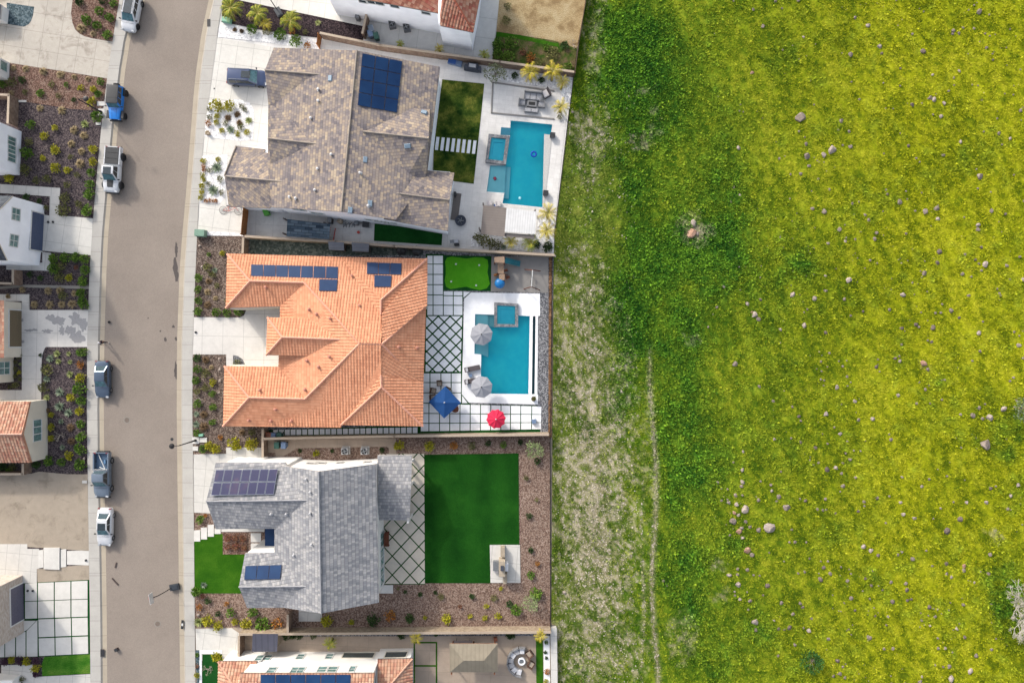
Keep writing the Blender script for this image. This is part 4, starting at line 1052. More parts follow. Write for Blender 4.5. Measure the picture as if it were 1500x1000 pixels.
def plant_mesh(kind, seed, n=None):
    r = random.Random(seed); b = MB()
    if kind in ('shrub', 'scrub'):
        n = n or (210 if kind == 'shrub' else 130)
        lobes = [(r.uniform(-.45, .45), r.uniform(-.45, .45), r.uniform(.25, .55), r.uniform(.42, .62)) for _ in range(6 if kind == 'shrub' else 7)]
        lobes.append((0, 0, .4, .68 if kind == 'shrub' else .5))
        for _ in range(n):
            L = r.choice(lobes); th = r.uniform(0, 2 * pi); ph = math.acos(r.uniform(-.15, 1))
            v = Vector((math.sin(ph) * math.cos(th), math.sin(ph) * math.sin(th), math.cos(ph))); q = r.uniform(.6, 1.05)
            c = Vector((L[0], L[1], L[2])) + v * L[3] * q; c.z = max(.03, c.z * .85)
            d = v + Vector((r.uniform(-.7, .7), r.uniform(-.7, .7), r.uniform(-.4, .5)))
            leafq(b, c, d, r.uniform(.24, .40), r.uniform(.15, .25), r.uniform(-1.2, 1.2))
    elif kind == 'grass':
        for _ in range(150):
            a = r.uniform(0, 2 * pi); e = r.uniform(.15, 1.25); l = r.uniform(.75, 1.1); w = r.uniform(.03, .06)
            o = Vector((math.cos(a) * .1 * r.random(), math.sin(a) * .1 * r.random(), 0)); dirv = Vector((math.cos(a) * math.cos(e), math.sin(a) * math.cos(e), math.sin(e)))
            s = Vector((-math.sin(a), math.cos(a), 0)) * w; m = o + dirv * l * .6; t = m + Vector((dirv.x, dirv.y, dirv.z * .1 - .3)) * l * .45
            b.face([o - s, o + s, m + s, m - s]); b.face([m - s, m + s, t])
    elif kind == 'rosette':
        for k in range(34):
            a = k * 2.399; e = .15 + 1.2 * k / 34; l = 1.0 - .35 * k / 34; w = .13
            dirv = Vector((math.cos(a) * math.cos(e), math.sin(a) * math.cos(e), math.sin(e) * .8)); s = Vector((-math.sin(a), math.cos(a), 0)) * w
            o = Vector((0, 0, .05)); m = o + dirv * l * .5 + Vector((0, 0, -.03)); t = o + dirv * l
            b.face([o - s * .5, o + s * .5, m + s, m - s]); b.face([m - s, m + s, t])
    elif kind == 'twig':
        def br(p, d, l, w, lv):
            q = p + d * l; b.tube([p, q], [w, w * .6], 4)
            if lv:
                for _ in range(3): br(q, (d + Vector((r.uniform(-.9, .9), r.uniform(-.9, .9), r.uniform(-.2, .4)))).normalized(), l * .68, w * .6, lv - 1)
        for _ in range(7):
            a = r.uniform(0, 2 * pi); br(Vector((0, 0, 0)), Vector((math.cos(a), math.sin(a), r.uniform(.3, 1.0))).normalized(), .42, .035, 2)
    return b
PM = {}
for k, (dsc, cat, cols, form) in PL.items():
    mt = leaf(k + '_foliage', cols)
    PM[k] = [plant_mesh(form, 11 * i + ord(k)).mesh(cat.replace(' ', '_'), mt) for i in range(4 if form in ('shrub', 'scrub') else 2)]
ORD = 'first second third fourth fifth sixth seventh eighth ninth tenth eleventh twelfth thirteenth fourteenth fifteenth sixteenth seventeenth eighteenth nineteenth twentieth'.split()
def ordw(i):
    if i < 20: return ORD[i]
    t, u = divmod(i + 1, 10)
    return {2: 'twentieth', 3: 'thirtieth', 4: 'fortieth'}[t] if u == 0 else {2: 'twenty-', 3: 'thirty-', 4: 'forty-'}[t] + ORD[u - 1]
def put_labels(items, axis, where, group):
    """items: (object, descriptor, px, py); number those that share a descriptor along the bed"""
    by = {}
    for it in items: by.setdefault(it[1], []).append(it)
    for dsc, L in by.items():
        L.sort(key=lambda t: t[2] if axis == 'x' else t[3])
        for i, t in enumerate(L):
            fr = 'left' if axis == 'x' else 'top'
            if len(L) == 1: lab = f'{dsc}, only one of its kind {where}' if len((dsc + where).split()) < 9 else f'{dsc} {where}'
            else: lab = f'{dsc}, {ordw(i)} from {fr if len((dsc + where).split()) > 10 else "the " + fr} {where}'
            setp(t[0], lab, group=group if len(L) > 1 else None)
def bed(where, txt, z=.12, axis='y', group=None):
    items = []
    for q in txt.split():
        x, y, r, k = q.split(','); x, y, r = float(x), float(y), float(r)
        dsc, cat, _, form = PL[k]
        o = bpy.data.objects.new({'shrub': 'shrub', 'grass clump': 'grass_clump', 'succulent': 'succulent'}[cat], R.choice(PM[k])); COL.objects.link(o)
        o.location = P(x, y, z)[:2] + (z - .02,); o.rotation_euler = (0, 0, R.uniform(0, 6.28))
        s = r * S * 1.16; o.scale = (s, s, s * R.uniform(.85, 1.05)); o['category'] = cat
        sz = 'small ' if r < 4.3 else ('large ' if r >= 7.5 else '')
        items.append((o, sz + dsc, x, y))
    put_labels(items, axis, where, group or 'plants ' + where)
bed('in the upper red mulch bed', "117,5,6.5,d 152,1,6.5,d 167,7,5.5,g 147,16,6.5,g 162,27,6.5,g 129,31,7.6,g 144,41,6.5,g 158,53,6.5,g 120,42,7,t 137,50,5,t")
bed('in the red bed below the driveway', "20,100,4.8,t 38,101,5.2,t 64,105,6.2,t 89,110,6.2,t 109,113,4.4,t 129,116,4.2,t 148,121,5,g 19,122,6.4,m 5,125,5.4,g 33,118,5,d 17,137,5,t 38,136,4,m 61,137,5.4,g 87,142,4,m 77,124,4.8,m 98,125,3.6,g 120,129,4.6,y 138,132,4.8,y 146,140,5.4,g 109,147,3.5,d", axis='x')
bed('in the tall black mulch bed', "135,151,6.5,y 59,159,5.4,t 91,162,6.4,t 143,173,8,g 125,182,6.6,e 109,191,6,t 82,187,4.6,y 47,184,6.4,g 123,199,6,t 68,201,6,y 43,208,5.4,m 105,211,5.6,t 120,222,5.8,t 83,220,6.6,y 42,226,8,g 64,232,4.2,y 118,240,7.2,t 104,231,4,m 138,219,6,y 137,238,6,y 39,248,8,m 82,246,7,y 100,250,5,y 115,257,4.5,m 134,254,6,g 16,262,7,y 54,264,5,m 70,263,6,m 100,271,5,m 133,270,6.4,g 132,286,7.6,g 97,291,7,m 117,299,6,m 96,309,9,m 130,309,8,g 68,305,4,m 58,295,4,d 40,290,5,d")
bed('in the bed beneath the blue garage driveway', "82,378,7,g 97,377,7,g 112,378,7,g 125,381,7,g 80,395,8,g 93,390,6,m 125,396,7,g 90,406,7,m 103,407,5,y 123,413,7,g 60,408,4,d 45,402,4,d 112,392,3.4,r", axis='x')
bed('in the narrow bed above the wet driveway', "12,434,4,t 33,424,5,t 71,426,6,t 88,426,6,t 94,433,6,m 109,430,5,t 123,430,7,g 124,444,8,g 51,446,6,t 73,446,6,t 91,446,6,t 106,445,6.4,t", axis='x')
bed('beside the stone house wall', "29,522,3.6,m 24,530,3,m 30,533,3,e 24,540,3.5,m 29,545,3,y 24,550,3.5,m 30,555,3,m 25,563,5,m 16,566,3,m")
bed('in the large dark bed by the sidewalk', "84,518,6,e 101,518,4,e 74,525,6.6,s 86,529,5,e 103,530,4,e 122,516,7,g 70,541,8,m 120,534,6,o 103,548,5.6,e 69,555,6,s 119,553,7,y 119,568,9,g 66,567,7,m 88,574,7.4,s 69,582,5.6,e 105,583,6,y 120,588,7,g 88,595,8,s 101,604,7,s 119,603,6,y 76,607,4,y 90,617,4.6,s 119,620,6,g 76,626,5,y 104,626,6,b 88,637,10,w 75,641,4.6,y 105,646,6,b 121,639,7,g 92,655,4.6,s 119,657,8,g 102,666,6,y 73,675,7,g 91,677,6,g 119,679,8,g 54,680,6,d 70,601,4,b 60,520,2.5,d")
bed('beside the bottom left footpath', "8,966,6,p 19,966,5.4,y 30,966,6,p 42,966,6,y 54,966,5.6,p 54,976,6.2,y 54,985,5,p 34,994,4,m", axis='x')
bed('in the walled court by the bare lot', "6,683,6,d 20,683,5,m 13,688,4,g", axis='x')
bed('in the bark bed along the top driveway', "341,26,4.6,b 368,28,4.4,t 466,34,5,e 429,46,5,o 448,48,3.6,m", axis='x')
bed('in the white gravel above the driveway', "369,46,7.4,g 412,51,8.4,g 435,62,8.2,g 344,44,3.8,b 354,46,3.6,b 388,48,3,m 395,48,4,m 450,67,5.4,o", axis='x')
bed('in the white gravel island', "318,156,9,y 337,157,8,y 355,156,4,m 360,162,3.6,m 318,171,4,y 317,180,4,y 308,172,4,m 306,181,5,o 334,173,5.4,b 348,168,5,b 365,177,6.4,e 338,190,7,s 326,191,4,y 348,196,4.2,y 354,187,5,m 362,194,4.4,y 330,181,4,m 308,161,4,m 351,180,5,b 304,195,4,t")
bed('in the white gravel border strip', "299,236,4,y 299,244,3.6,o 299,250,3.6,o 297,257,3.6,y 298,263,3.6,y 298,273,4.6,y 296,282,4,y 295,290,4,y 302,294,3.6,o 309,294,3.6,o 316,294,3.6,o 321,234,4,y 318,246,9,s 313,279,9,s 323,262,5,m 306,270,3.4,m 325,283,4,m 308,250,4,m")
bed('in the kitchen garden at top', "730,68,8,g 748,64,9,g 728,80,7.4,g 744,84,8,g 778,86,7,o 810,80,8,m 831,98,6,g 839,66,8,w 741,32,6,m 744,10,5,m 828,68,6,d 765,78,5,r 790,92,6,m 800,70,5,g", axis='x')
bed('beside the palm lined pool', "755,112,5,d 792,118,5,d 801,363,8,d 820,172,4,m 708,352,8.5,m 718,357,8,m 728,359,6.5,m 698,348,6,m 738,362,5,s 786,360,6,d", axis='x')
bed('in the upper front bark bed', "306,372,3,g 326,371,4,y 305,392,6.2,m 315,396,5,s 292,407,5.6,g 291,424,5.2,g 292,440,5.2,g 291,457,6,g 318,457,6,g 334,458,5.8,g 350,457,6,g 318,418,4,m 304,447,6,b 304,428,5,t 316,437,4,t 306,412,5,b 311,402,5,m 333,440,3,m 345,400,3,m")
bed('in the lower front bark bed', "290,525,5.6,d 302,527,6,b 290,540,5.6,g 302,547,6,m 288,556,5.6,g 312,559,5,y 303,567,6,m 290,572,5,m 312,577,4.6,g 291,591,6,g 312,596,5,g 349,530,5,m 292,582,9,w 310,538,4,t 288,606,5,s 299,607,6.4,b 288,621,6,s 299,625,7,b 312,618,4.6,g 289,633,5,g 324,640,4,o 355,633,5,b 370,633,4.6,m 297,657,6,g 308,652,6.4,y 318,655,7,y 344,649,9,y 372,651,9,y")
bed('beside the slate roof front walk', "294,760,6,g 301,754,3,o 440,660,3,d 464,663,4.6,y 487,660,3,d 560,659,4,d 335,787,5,r 346,786,5,r 356,789,5,r 336,799,5,r 347,799,5.5,r 357,801,4.5,r", axis='x')
bed('in the pink gravel front bed', "299,856,5.4,s 290,864,7,g 297,873,4,r 305,879,4.4,d 292,888,5,o 332,883,4,o 320,898,4.2,d 339,896,6,g 292,910,8,e 306,909,8,y 320,915,7,y 345,909,5,y 362,912,8,y 386,912,11,g 371,895,7,g 406,911,8,o", axis='x')
bed('along the bottom gravel border', "480,909,8,y 515,910,4,y 547,906,8,d 573,899,8.4,o 600,905,7,d 654,905,7,y 622,904,3,y 615,870,3.6,d 646,872,4.4,m 674,887,3,r 692,872,4,d 689,901,3.6,y 710,904,4,y 712,887,3.6,y 729,901,4.8,y 724,875,4.8,m 734,861,3,y 747,884,5,d 758,891,8,g 786,868,8.6,g 638,867,3,d 594,866,2.6,d 583,861,2.4,m", axis='x')
bed('in the pink gravel right border', "778,841,5.4,g 788,825,4,o 778,804,4.4,d 775,755,4.2,d 786,731,3,m 771,700,4,m 787,675,5,d")
bed('in the gravel above the dark lawn', "586,651,7,y 630,653,7.4,y 664,651,6.4,o 692,652,5.4,m 715,649,4.4,d 737,651,4.6,g 762,648,4.2,d", axis='x')
bed('beside the bottom patio', "589,929,5.4,d 639,926,5.4,d 748,927,6.4,d 800,940,3,g 799,954,2.6,d 800,963,2.4,d 801,983,5,o 800,998,4,y 420,930,5.4,d 430,930,5.4,d 460,929,5.4,d 440,930,5,d", axis='x')
bed('beside the bottom lawn corner', "319,961,7,y 305,980,9,w 289,958,3,g 289,974,3,r 289,988,4,y", axis='x')

# small open trees
m_bark = plain('pale_bark', C(170, 156, 140), .9); m_barkd = plain('brown_bark_trunk', C(120, 98, 78), .9)
def small_tree(label, px, py, r, cols, h=1.9, name='olive_tree', n=420, mat=None):
    z = h * .75; x, y, _ = P(px, py, z)
    t = thing(name, label, 'tree', (x, y, .1)); rr = r * S
    b = MB(); b.tube([(0, 0, 0), (.03, .02, h * .5), (0, 0, h * .75)], [.07, .05, .03], 6)
    rd = random.Random(int(px)); cl = []
    for k in range(9):
        a = k * 2.4; q = Vector((math.cos(a) * rr * rd.uniform(.35, .8), math.sin(a) * rr * rd.uniform(.35, .8), h * rd.uniform(.55, 1.0))); cl.append(q)
        b.tube([(0, 0, h * .45), q * .6 + Vector((0, 0, h * .15)), q], [.035, .02, .01], 5)
    b.obj('trunk', m_bark, t); f = MB()
    for _ in range(n):
        c = rd.choice(cl); v = Vector((rd.gauss(0, 1), rd.gauss(0, 1), rd.gauss(0, .8))).normalized()
        p = c + v * rr * .36 * rd.uniform(.3, 1.0)
        leafq(f, p, v + Vector((rd.uniform(-1, 1), rd.uniform(-1, 1), rd.uniform(-.5, .5))), rr * rd.uniform(.12, .24), rr * .07, rd.uniform(-1, 1))
    f.obj('crown', mat or leaf(name + '_leaves', cols), t); return t
oliv = [C(104, 116, 80), C(130, 140, 100), C(156, 162, 124), C(92, 100, 70)]
small_tree('grey green olive tree beside the covered grills', 726, 107, 17, oliv)
small_tree('wispy grey green tree in upper right gravel corner', 782, 658, 14, [C(128, 148, 92), C(150, 168, 112), C(176, 188, 138)], 1.7)
small_tree('wispy pale tree in lower right gravel corner', 778, 884, 13, [C(128, 148, 92), C(150, 168, 112), C(176, 188, 138)], 1.6)
small_tree('grey green tree cut off by the right edge of field', 1500, 598, 19, [C(112, 128, 96), C(136, 150, 118), C(90, 110, 74)], 2.6, 'grey_tree', 600)
small_tree('dark green bush alone in the lower field', 1190, 968, 17, [C(40, 84, 34), C(58, 104, 44), C(76, 122, 54)], 1.0, 'green_bush', 700)

# palms: trunk and crown of arching fronds
def frond(b, a, l, droop, rise, r):
    n = 7; pts = []
    for i in range(n + 1):
        s = i / n; pts.append(Vector((math.cos(a) * l * s * (1 - .12 * s), math.sin(a) * l * s * (1 - .12 * s), rise * l * math.sin(s * 1.9) - droop * l * s * s)))
    b.tube(pts, [.022 * (1 - i / (n + 1)) + .004 for i in range(n + 1)], 4, 1)
    sd = Vector((-math.sin(a), math.cos(a), 0))
    for i in range(1, n * 3):
        s = i / (n * 3); j = min(n - 1, int(s * n)); p = pts[j].lerp(pts[j + 1], s * n - j); d = (pts[j + 1] - pts[j]).normalized()
        w = l * .28 * math.sin(min(1, s * 1.25 + .18) * pi * .62 + .35) * r.uniform(.8, 1.1)
        for sg in (-1, 1):
            q = p + sd * sg * w * .85 + d * w * .62 + Vector((0, 0, -w * .35)); t = d * l * .017
            b.face([p - t, p + t, q], 0 if r.random() < .8 else 2)
def palm_mesh(seed, mats, n=15):
    r = random.Random(seed); b = MB()
    for k in range(n):
        frond(b, k * 2.4 + r.uniform(-.2, .2), r.uniform(.82, 1.08), r.uniform(.25, .75), r.uniform(.15, .5), r)
    return b.mesh('palm_crown', mats)
m_pg = leaf('palm_green', [C(110, 140, 30), C(142, 164, 44), C(176, 184, 60)]); m_py = leaf('palm_yellow', [C(190, 176, 20), C(216, 196, 28), C(232, 212, 58), C(164, 164, 30)])
m_pt = leaf('palm_dead', [C(190, 150, 96), C(206, 170, 120)]); m_prib = plain('palm_rib', C(190, 180, 90), .7)
PC = {'g': [palm_mesh(i, [m_pg, m_prib, m_py]) for i in (1, 2, 3)], 'y': [palm_mesh(i, [m_py, m_prib, m_pt], 13) for i in (4, 5, 6)]}
pm_trunk = MB().tube([(0, 0, 0), (.02, 0, .4), (0, .02, .8), (0, 0, 1)], [.16, .13, .12, .1], 9).mesh('palm_trunk', m_barkd, 40)
def palm(label, px, py, r, h, kind='y', group='palm trees'):
    x, y, _ = P(px, py, h); t = thing('palm_tree', label, 'palm tree', (x, y, .1), R.uniform(0, 6), group)
    o = bpy.data.objects.new('trunk', pm_trunk); COL.objects.link(o); o.parent = t; o.scale = (1, 1, h - .1)
    o = bpy.data.objects.new('crown', R.choice(PC[kind])); COL.objects.link(o); o.parent = t; o.location = (0, 0, h - .15); s = r * S; o.scale = (s, s, s)
for a in (('leftmost palm in the bark bed at the top', 338, 11, 21, 1.7, 'g'), ('second palm from left in the bark bed at top', 377, 20, 18, 1.6, 'g'), ('small yellow palm between two larger in the top bark bed', 389, 35, 11, 1.2, 'y'), ('rightmost large palm in the bark bed at top', 425, 30, 19, 1.7, 'g'),
          ('palm behind the fire pit terrace, left of two at wall', 777, 106, 17, 2.4, 'y'), ('tall yellow palm behind terrace, right of two at wall', 810, 104, 17, 3.2, 'y'), ('yellow palm right of the covered chair near the field', 824, 120, 13, 2.4, 'y'), ('yellow palm beside the upper right pool deck edge', 822, 156, 15, 2.2, 'y'),
          ('large yellow palm at the lower right pool corner', 803, 312, 18, 2.8, 'y'), ('yellow palm right of the white ribbed pergola roof', 801, 338, 17, 2.4, 'y'), ('yellow palm below the grey louvred pergola half', 748, 353, 13, 1.8, 'y'), ('green palm below the white ribbed pergola half', 777, 354, 16, 1.9, 'g'),
          ('leftmost small palm along the top patio wall', 586, 64, 8, 1.0, 'g'), ('middle small palm along the top patio wall', 643, 71, 9, 1.0, 'y'), ('rightmost small palm along the top patio wall', 709, 80, 10, 1.1, 'g'),
          ('green palm on the tan path above the bottom house', 483, 943, 12, 1.6, 'g'), ('yellow palm by the turf outlined pavers', 610, 934, 12, 1.8, 'y'), ('yellow palm in the corner near the curved sofa', 792, 931, 12, 1.8, 'y')):
    palm(*a)
# bare tree at the right edge
def bare_tree(label, px, py, r, h):
    x, y, _ = P(px, py); t = thing('bare_tree', label, 'tree', (x, y, 0)); rd = random.Random(5); b = MB(); tr = MB()
    def br(p, d, l, w, lv):
        m = p + d * l * .5 + Vector((rd.uniform(-.08, .08), rd.uniform(-.08, .08), 0)) * l; q = p + d * l + Vector((0, 0, .04 * l)); b.tube([p, m, q], [w, w * .85, w * .66], 5)
        if lv:
            for _ in range(3 if lv > 2 else 4): br(q, (d + Vector((rd.uniform(-.85, .85), rd.uniform(-.85, .85), rd.uniform(-.25, .5)))).normalized(), l * rd.uniform(.62, .82), w * .66, lv - 1)
    tr.tube([(0, 0, 0), (.1, .05, h * .2), (0, .1, h * .42)], [.26, .2, .16], 8)
    for k in range(16):
        a = k * 2 * pi / 16 + rd.uniform(-.15, .15); e = rd.uniform(.05, .8)
        br(Vector((0, .1, h * rd.uniform(.3, .42))), Vector((math.cos(a) * math.cos(e), math.sin(a) * math.cos(e), math.sin(e))), r * S * .34, .07, 4)
    tr.obj('trunk', m_bark, t); b.obj('crown', plain('bleached_branch', C(214, 206, 196), .9), t)
bare_tree('pale leafless tree at the lower right edge of field', 1502, 888, 52, 4.2)
# ------------------------------------------------------------------ vehicles
m_tyre = plain('tyre_rubber', C(44, 44, 46), .85); m_rim = plain('alloy_rim', C(190, 192, 196), .3, .8, .5); m_rimk = plain('black_rim', C(60, 60, 64), .4, .5)
m_cgl = glass('car_glass', (.012, .02, .025, 1), .04); m_wsh = glass('windscreen_glass', (.06, .13, .15, 1), .25); m_wsh.node_tree.nodes['Principled BSDF'].inputs['Specular IOR Level'].default_value = .3
m_rear = plain('tinted_rear_glass', (.06, .09, .105, 1), .7, 0, .05)
m_blk = plain('black_trim', C(52, 54, 58), .5); m_red = glass('tail_lamp_red', (.16, .015, .02, 1), .3); m_lamp = glass('headlamp_glass', (.34, .36, .38, 1), .2)
def loft(st, mat_i=0):
    """st: (x, half width, z bottom, z shoulder, z top) stations from tail to nose"""
    b = MB(); rings = []
    for x, hw, zb, zs, zt in st:
        h = [(hw * .90, zb), (hw * .99, zb + .12), (hw, zb + (zs - zb) * .6), (hw * .96, zs), (hw * .86, zs + (zt - zs) * .65), (hw * .55, zt - .005), (0, zt)]
        rings.append([(x, y, z) for y, z in h] + [(x, -y, z) for y, z in reversed(h[:-1])])
    n = len(rings[0])
    for a, c in zip(rings[:-1], rings[1:]):
        for k in range(n - 1): b.face([a[k], a[k + 1], c[k + 1], c[k]], mat_i)
        b.face([a[n - 1], a[0], c[0], c[n - 1]], mat_i)
    b.face(list(reversed(rings[0])), mat_i); b.face(rings[-1], mat_i)
    return b
def wheel(t, x, y, r, w, rim, sgn):
    n = 20; c = MB()
    prof = [(r * .62, -w / 2), (r * .93, -w / 2), (r, -w / 2 + .04), (r, w / 2 - .04), (r * .93, w / 2), (r * .62, w / 2)]
    def rot(b): b.v = [(p[0], p[2] * sgn, p[1]) for p in b.v]; return b
    o = thing('wheel', None, None); o.parent = t; o.location = (x, y, r + .0)
    if 'label' in o: del o['label']
    rot(c.lathe(prof, n, cap=False)).obj('tyre', m_tyre, o, smooth=40)
    d = MB().lathe([(r * .64, -w * .3), (r * .64, w * .40), (r * .56, w * .38), (r * .2, w * .3), (.01, w * .34)], n)
    for k in range(5):
        a = 2 * pi * k / 5; d.hexa([(r * .12 * math.cos(a + 1.2), r * .12 * math.sin(a + 1.2), w * .3), (r * .12 * math.cos(a - 1.2), r * .12 * math.sin(a - 1.2), w * .3), (r * .58 * math.cos(a - .16), r * .58 * math.sin(a - .16), w * .3), (r * .58 * math.cos(a + .16), r * .58 * math.sin(a + .16), w * .3)],
                                         [(r * .12 * math.cos(a + 1.2), r * .12 * math.sin(a + 1.2), w * .44), (r * .12 * math.cos(a - 1.2), r * .12 * math.sin(a - 1.2), w * .44), (r * .58 * math.cos(a - .16), r * .58 * math.sin(a - .16), w * .44), (r * .58 * math.cos(a + .16), r * .58 * math.sin(a + .16), w * .44)])
    rot(d).obj('rim', rim, o)
def cabin(t, body, base, roof, zb, zr, roofmat=None, panes=2, rails=None, sun=None, crown=.05):
    """base=(x0,x1,half width), roof=(x0,x1,half width): tail to nose"""
    bx0, bx1, bw = base; rx0, rx1, rw = roof
    B = [(bx0, -bw, zb), (bx1, -bw, zb), (bx1, bw, zb), (bx0, bw, zb)]; T = [(rx0, -rw, zr), (rx1, -rw, zr), (rx1, rw, zr), (rx0, rw, zr)]
    c = MB().hexa(B, T).obj('cabin', body, t)
    rb = MB(); k = .82                                     # roof skin, crowned and rounded at the rim
    def ring(s, z): return [(rx0 + (1 - s) * .5 * (rx1 - rx0), -rw * s, z), (rx1 - (1 - s) * .5 * (rx1 - rx0), -rw * s, z), (rx1 - (1 - s) * .5 * (rx1 - rx0), rw * s, z), (rx0 + (1 - s) * .5 * (rx1 - rx0), rw * s, z)]
    r0, r1, r2, r3 = ring(1.03, zr - .02), ring(1.0, zr + .035), ring(.86, zr + .055), ring(.5, zr + .055 + crown * .5)
    for a, d in ((r0, r1), (r1, r2), (r2, r3)):
        for i in range(4): rb.face([a[i], a[(i + 1) % 4], d[(i + 1) % 4], d[i]])
    rb.face(r3); ro = rb.obj('roof_panel', roofmat or body, t, smooth=35)
    def quad(p, u0, u1, v0, v1, d=.012):
        p = [Vector(q) for q in p]; n = (p[1] - p[0]).cross(p[3] - p[0]).normalized()
        f = lambda u, v: p[0].lerp(p[1], u).lerp(p[3].lerp(p[2], u), v)
        q = [f(u, v) + n * d for u, v in ((u0, v0), (u1, v0), (u1, v1), (u0, v1))]
        return MB().hexa([x - n * .03 for x in q], q)
    quad([B[1], B[2], T[2], T[1]], .06, .94, .06, .93).obj('windscreen', m_wsh, t)
    quad([B[3], B[0], T[0], T[3]], .08, .92, .12, .9).obj('rear_window', m_rear, t)
    for p in ([B[0], B[1], T[1], T[0]], [B[2], B[3], T[3], T[2]]):
        e = [.07 + .86 * i / panes for i in range(panes + 1)]
        for a, d in zip(e[:-1], e[1:]): quad(p, a + .015, d - .015, .14, .9).obj('side_window', m_cgl, t)
    if rails:
        for s in (-1, 1):
            b = MB(); y = s * rw * .9; b.tube([(rx0 + .15, y, zr + .06), (rx0 + .3, y, zr + .13), (rx1 - .35, y, zr + .13), (rx1 - .2, y, zr + .06)], .025, 6); b.obj('roof_rail', rails, t)
    if sun:
        x0, x1, w = sun; zz = zr + .055 + crown * .5 - .03
        b = MB(); b.hexa([(x0, -w, zz), (x1, -w, zz), (x1, w, zz), (x0, w, zz)], [(x0 + .03, -w + .03, zz + .05), (x1 - .03, -w + .03, zz + .05), (x1 - .03, w - .03, zz + .05), (x0 + .03, w - .03, zz + .05)]); b.obj('sunroof', m_cgl, ro)
    return c
def vehicle(name, label, cat, px, py, head, z=.03):
    x, y, _ = P(px, py); hv = Vector((head[0], -head[1])); return thing(name, label, cat, (x, y, z), math.atan2(hv.y, hv.x))
def trimmings(t, body, L, W, zh, wx, zm=1.0, mirror=True, lampz=.72, lampw=.36):
    for s in (-1, 1):
        MB().box((L / 2 - .12, s * (W / 2 - .30), lampz), (.22, lampw, .13), s * -.25, 0, .8).obj('headlight', m_lamp, t)
        MB().box((-L / 2 + .07, s * (W / 2 - .24), lampz + .12), (.12, .3, .2), s * .2, 0, .9).obj('tail_light', m_red, t)
        if mirror:
            b = MB(); b.box((wx, s * (W / 2 + .1), zm), (.13, .2, .15), s * .2, 0, .85); b.bar((wx, s * (W / 2 - .1), zm - .04), (wx, s * (W / 2 + .05), zm - .03), .03); b.obj('mirror', m_blk, t)
    MB().box((L / 2 - .03, 0, .5), (.06, W * .5, .16)).obj('grille', m_blk, t)
    MB().box((L / 2 + .005, 0, .34), (.02, .4, .11)).obj('number_plate', m_frame, t); MB().box((-L / 2 - .005, 0, .62), (.02, .4, .11)).obj('number_plate', m_frame, t)
    for s in (-1, 1):                                      # wiper pair and hood seams
        MB().bar((wx + .28, s * .1, zm + .02), (wx - .05, s * .1 + .48, zm + .12), .012).obj('wiper', m_blk, t)
    MB().bar((wx + .36, -W * .4, zh + .012), (wx + .36, W * .4, zh + .012), .012).obj('hood_seam', m_blk, t)
def arches(t, xs, W, r, mat, out=.03, z=None):
    for x in xs:
        for s in (-1, 1):
            b = MB(); n = 9; y0, y1 = s * (W / 2 - .12), s * (W / 2 + out)
            for i in range(n):
                a0, a1 = pi * i / n, pi * (i + 1) / n; ro, ri = r * 1.22, r * 1.08
                q = [(x + rr * math.cos(a), y, r + rr * math.sin(a)) for y in (y0, y1) for rr, a in ((ri, a0), (ro, a0), (ro, a1), (ri, a1))]
                b.hexa(q[:4] if s > 0 else list(reversed(q[:4])), q[4:] if s > 0 else list(reversed(q[4:])))
            b.obj('wheel_arch', mat, t)
def sedan(label, px, py, head, paintm, L, W, sun=None, name='parked_sedan', rim=None, hgt=1.44):
    t = vehicle(name, label, 'car', px, py, head); hl = L / 2; h = W / 2
    st = [(-hl, h * .70, .34, .66, .78), (-hl + .08, h * .86, .26, .78, .93), (-hl + .35, h * .97, .22, .86, .99), (-hl + 1.0, h, .2, .88, .98), (0, h, .2, .86, .94), (hl - 1.5, h * .99, .2, .84, .92), (hl - .75, h * .96, .2, .78, .84), (hl - .3, h * .88, .22, .68, .73), (hl - .07, h * .74, .28, .56, .62), (hl, h * .62, .34, .48, .54)]
    loft(st).obj('body', paintm, t, smooth=38)
    cabin(t, paintm, (-hl + .55, hl - 1.42, h * .86), (-hl + 1.35, hl - 2.15, h * .66), .90, hgt - .06, sun=sun, panes=2)
    trimmings(t, paintm, L, W, .88, hl - 1.55, .98)
    for x in (hl - .93, -hl + 1.02):
        for s in (-1, 1): wheel(t, x, s * (h - .11), .33, .22, rim or m_rim, s)
    arches(t, (hl - .93, -hl + 1.02), W, .33, paintm, -.01)
    return t
def suv(label, px, py, head, paintm, L, W, hgt, sun=None, rails=None, roofm=None, name='parked_suv', rim=None):
    t = vehicle(name, label, 'car', px, py, head); hl = L / 2; h = W / 2
    st = [(-hl, h * .78, .40, .85, 1.0), (-hl + .07, h * .92, .3, .95, 1.08), (-hl + .3, h * .99, .26, 1.0, 1.1), (-hl + 1.2, h, .24, 1.0, 1.1), (0, h, .24, .99, 1.08), (hl - 1.35, h, .24, .97, 1.05), (hl - .6, h * .97, .24, .9, .97), (hl - .22, h * .88, .28, .78, .85), (hl - .05, h * .76, .34, .62, .7), (hl, h * .66, .4, .55, .62)]
    loft(st).obj('body', paintm, t, smooth=38)
    cabin(t, paintm, (-hl + .1, hl - 1.15, h * .90), (-hl + .42, hl - 1.95, h * .74), 1.03, hgt - .08, roofm, 3, rails, sun)
    trimmings(t, paintm, L, W, 1.0, hl - 1.3, 1.14, lampz=.84)
    for x in (hl - .9, -hl + .98):
        for s in (-1, 1): wheel(t, x, s * (h - .1), .37, .25, rim or m_rim, s)
    arches(t, (hl - .9, -hl + .98), W, .37, m_blk, .0)
    return t
p_white = paint('white_car_paint', C(238, 240, 244)); p_navy = paint('navy_car_paint', C(70, 86, 124), .3); p_blue = paint('bright_blue_paint', C(6, 124, 214, 1.25), .1)
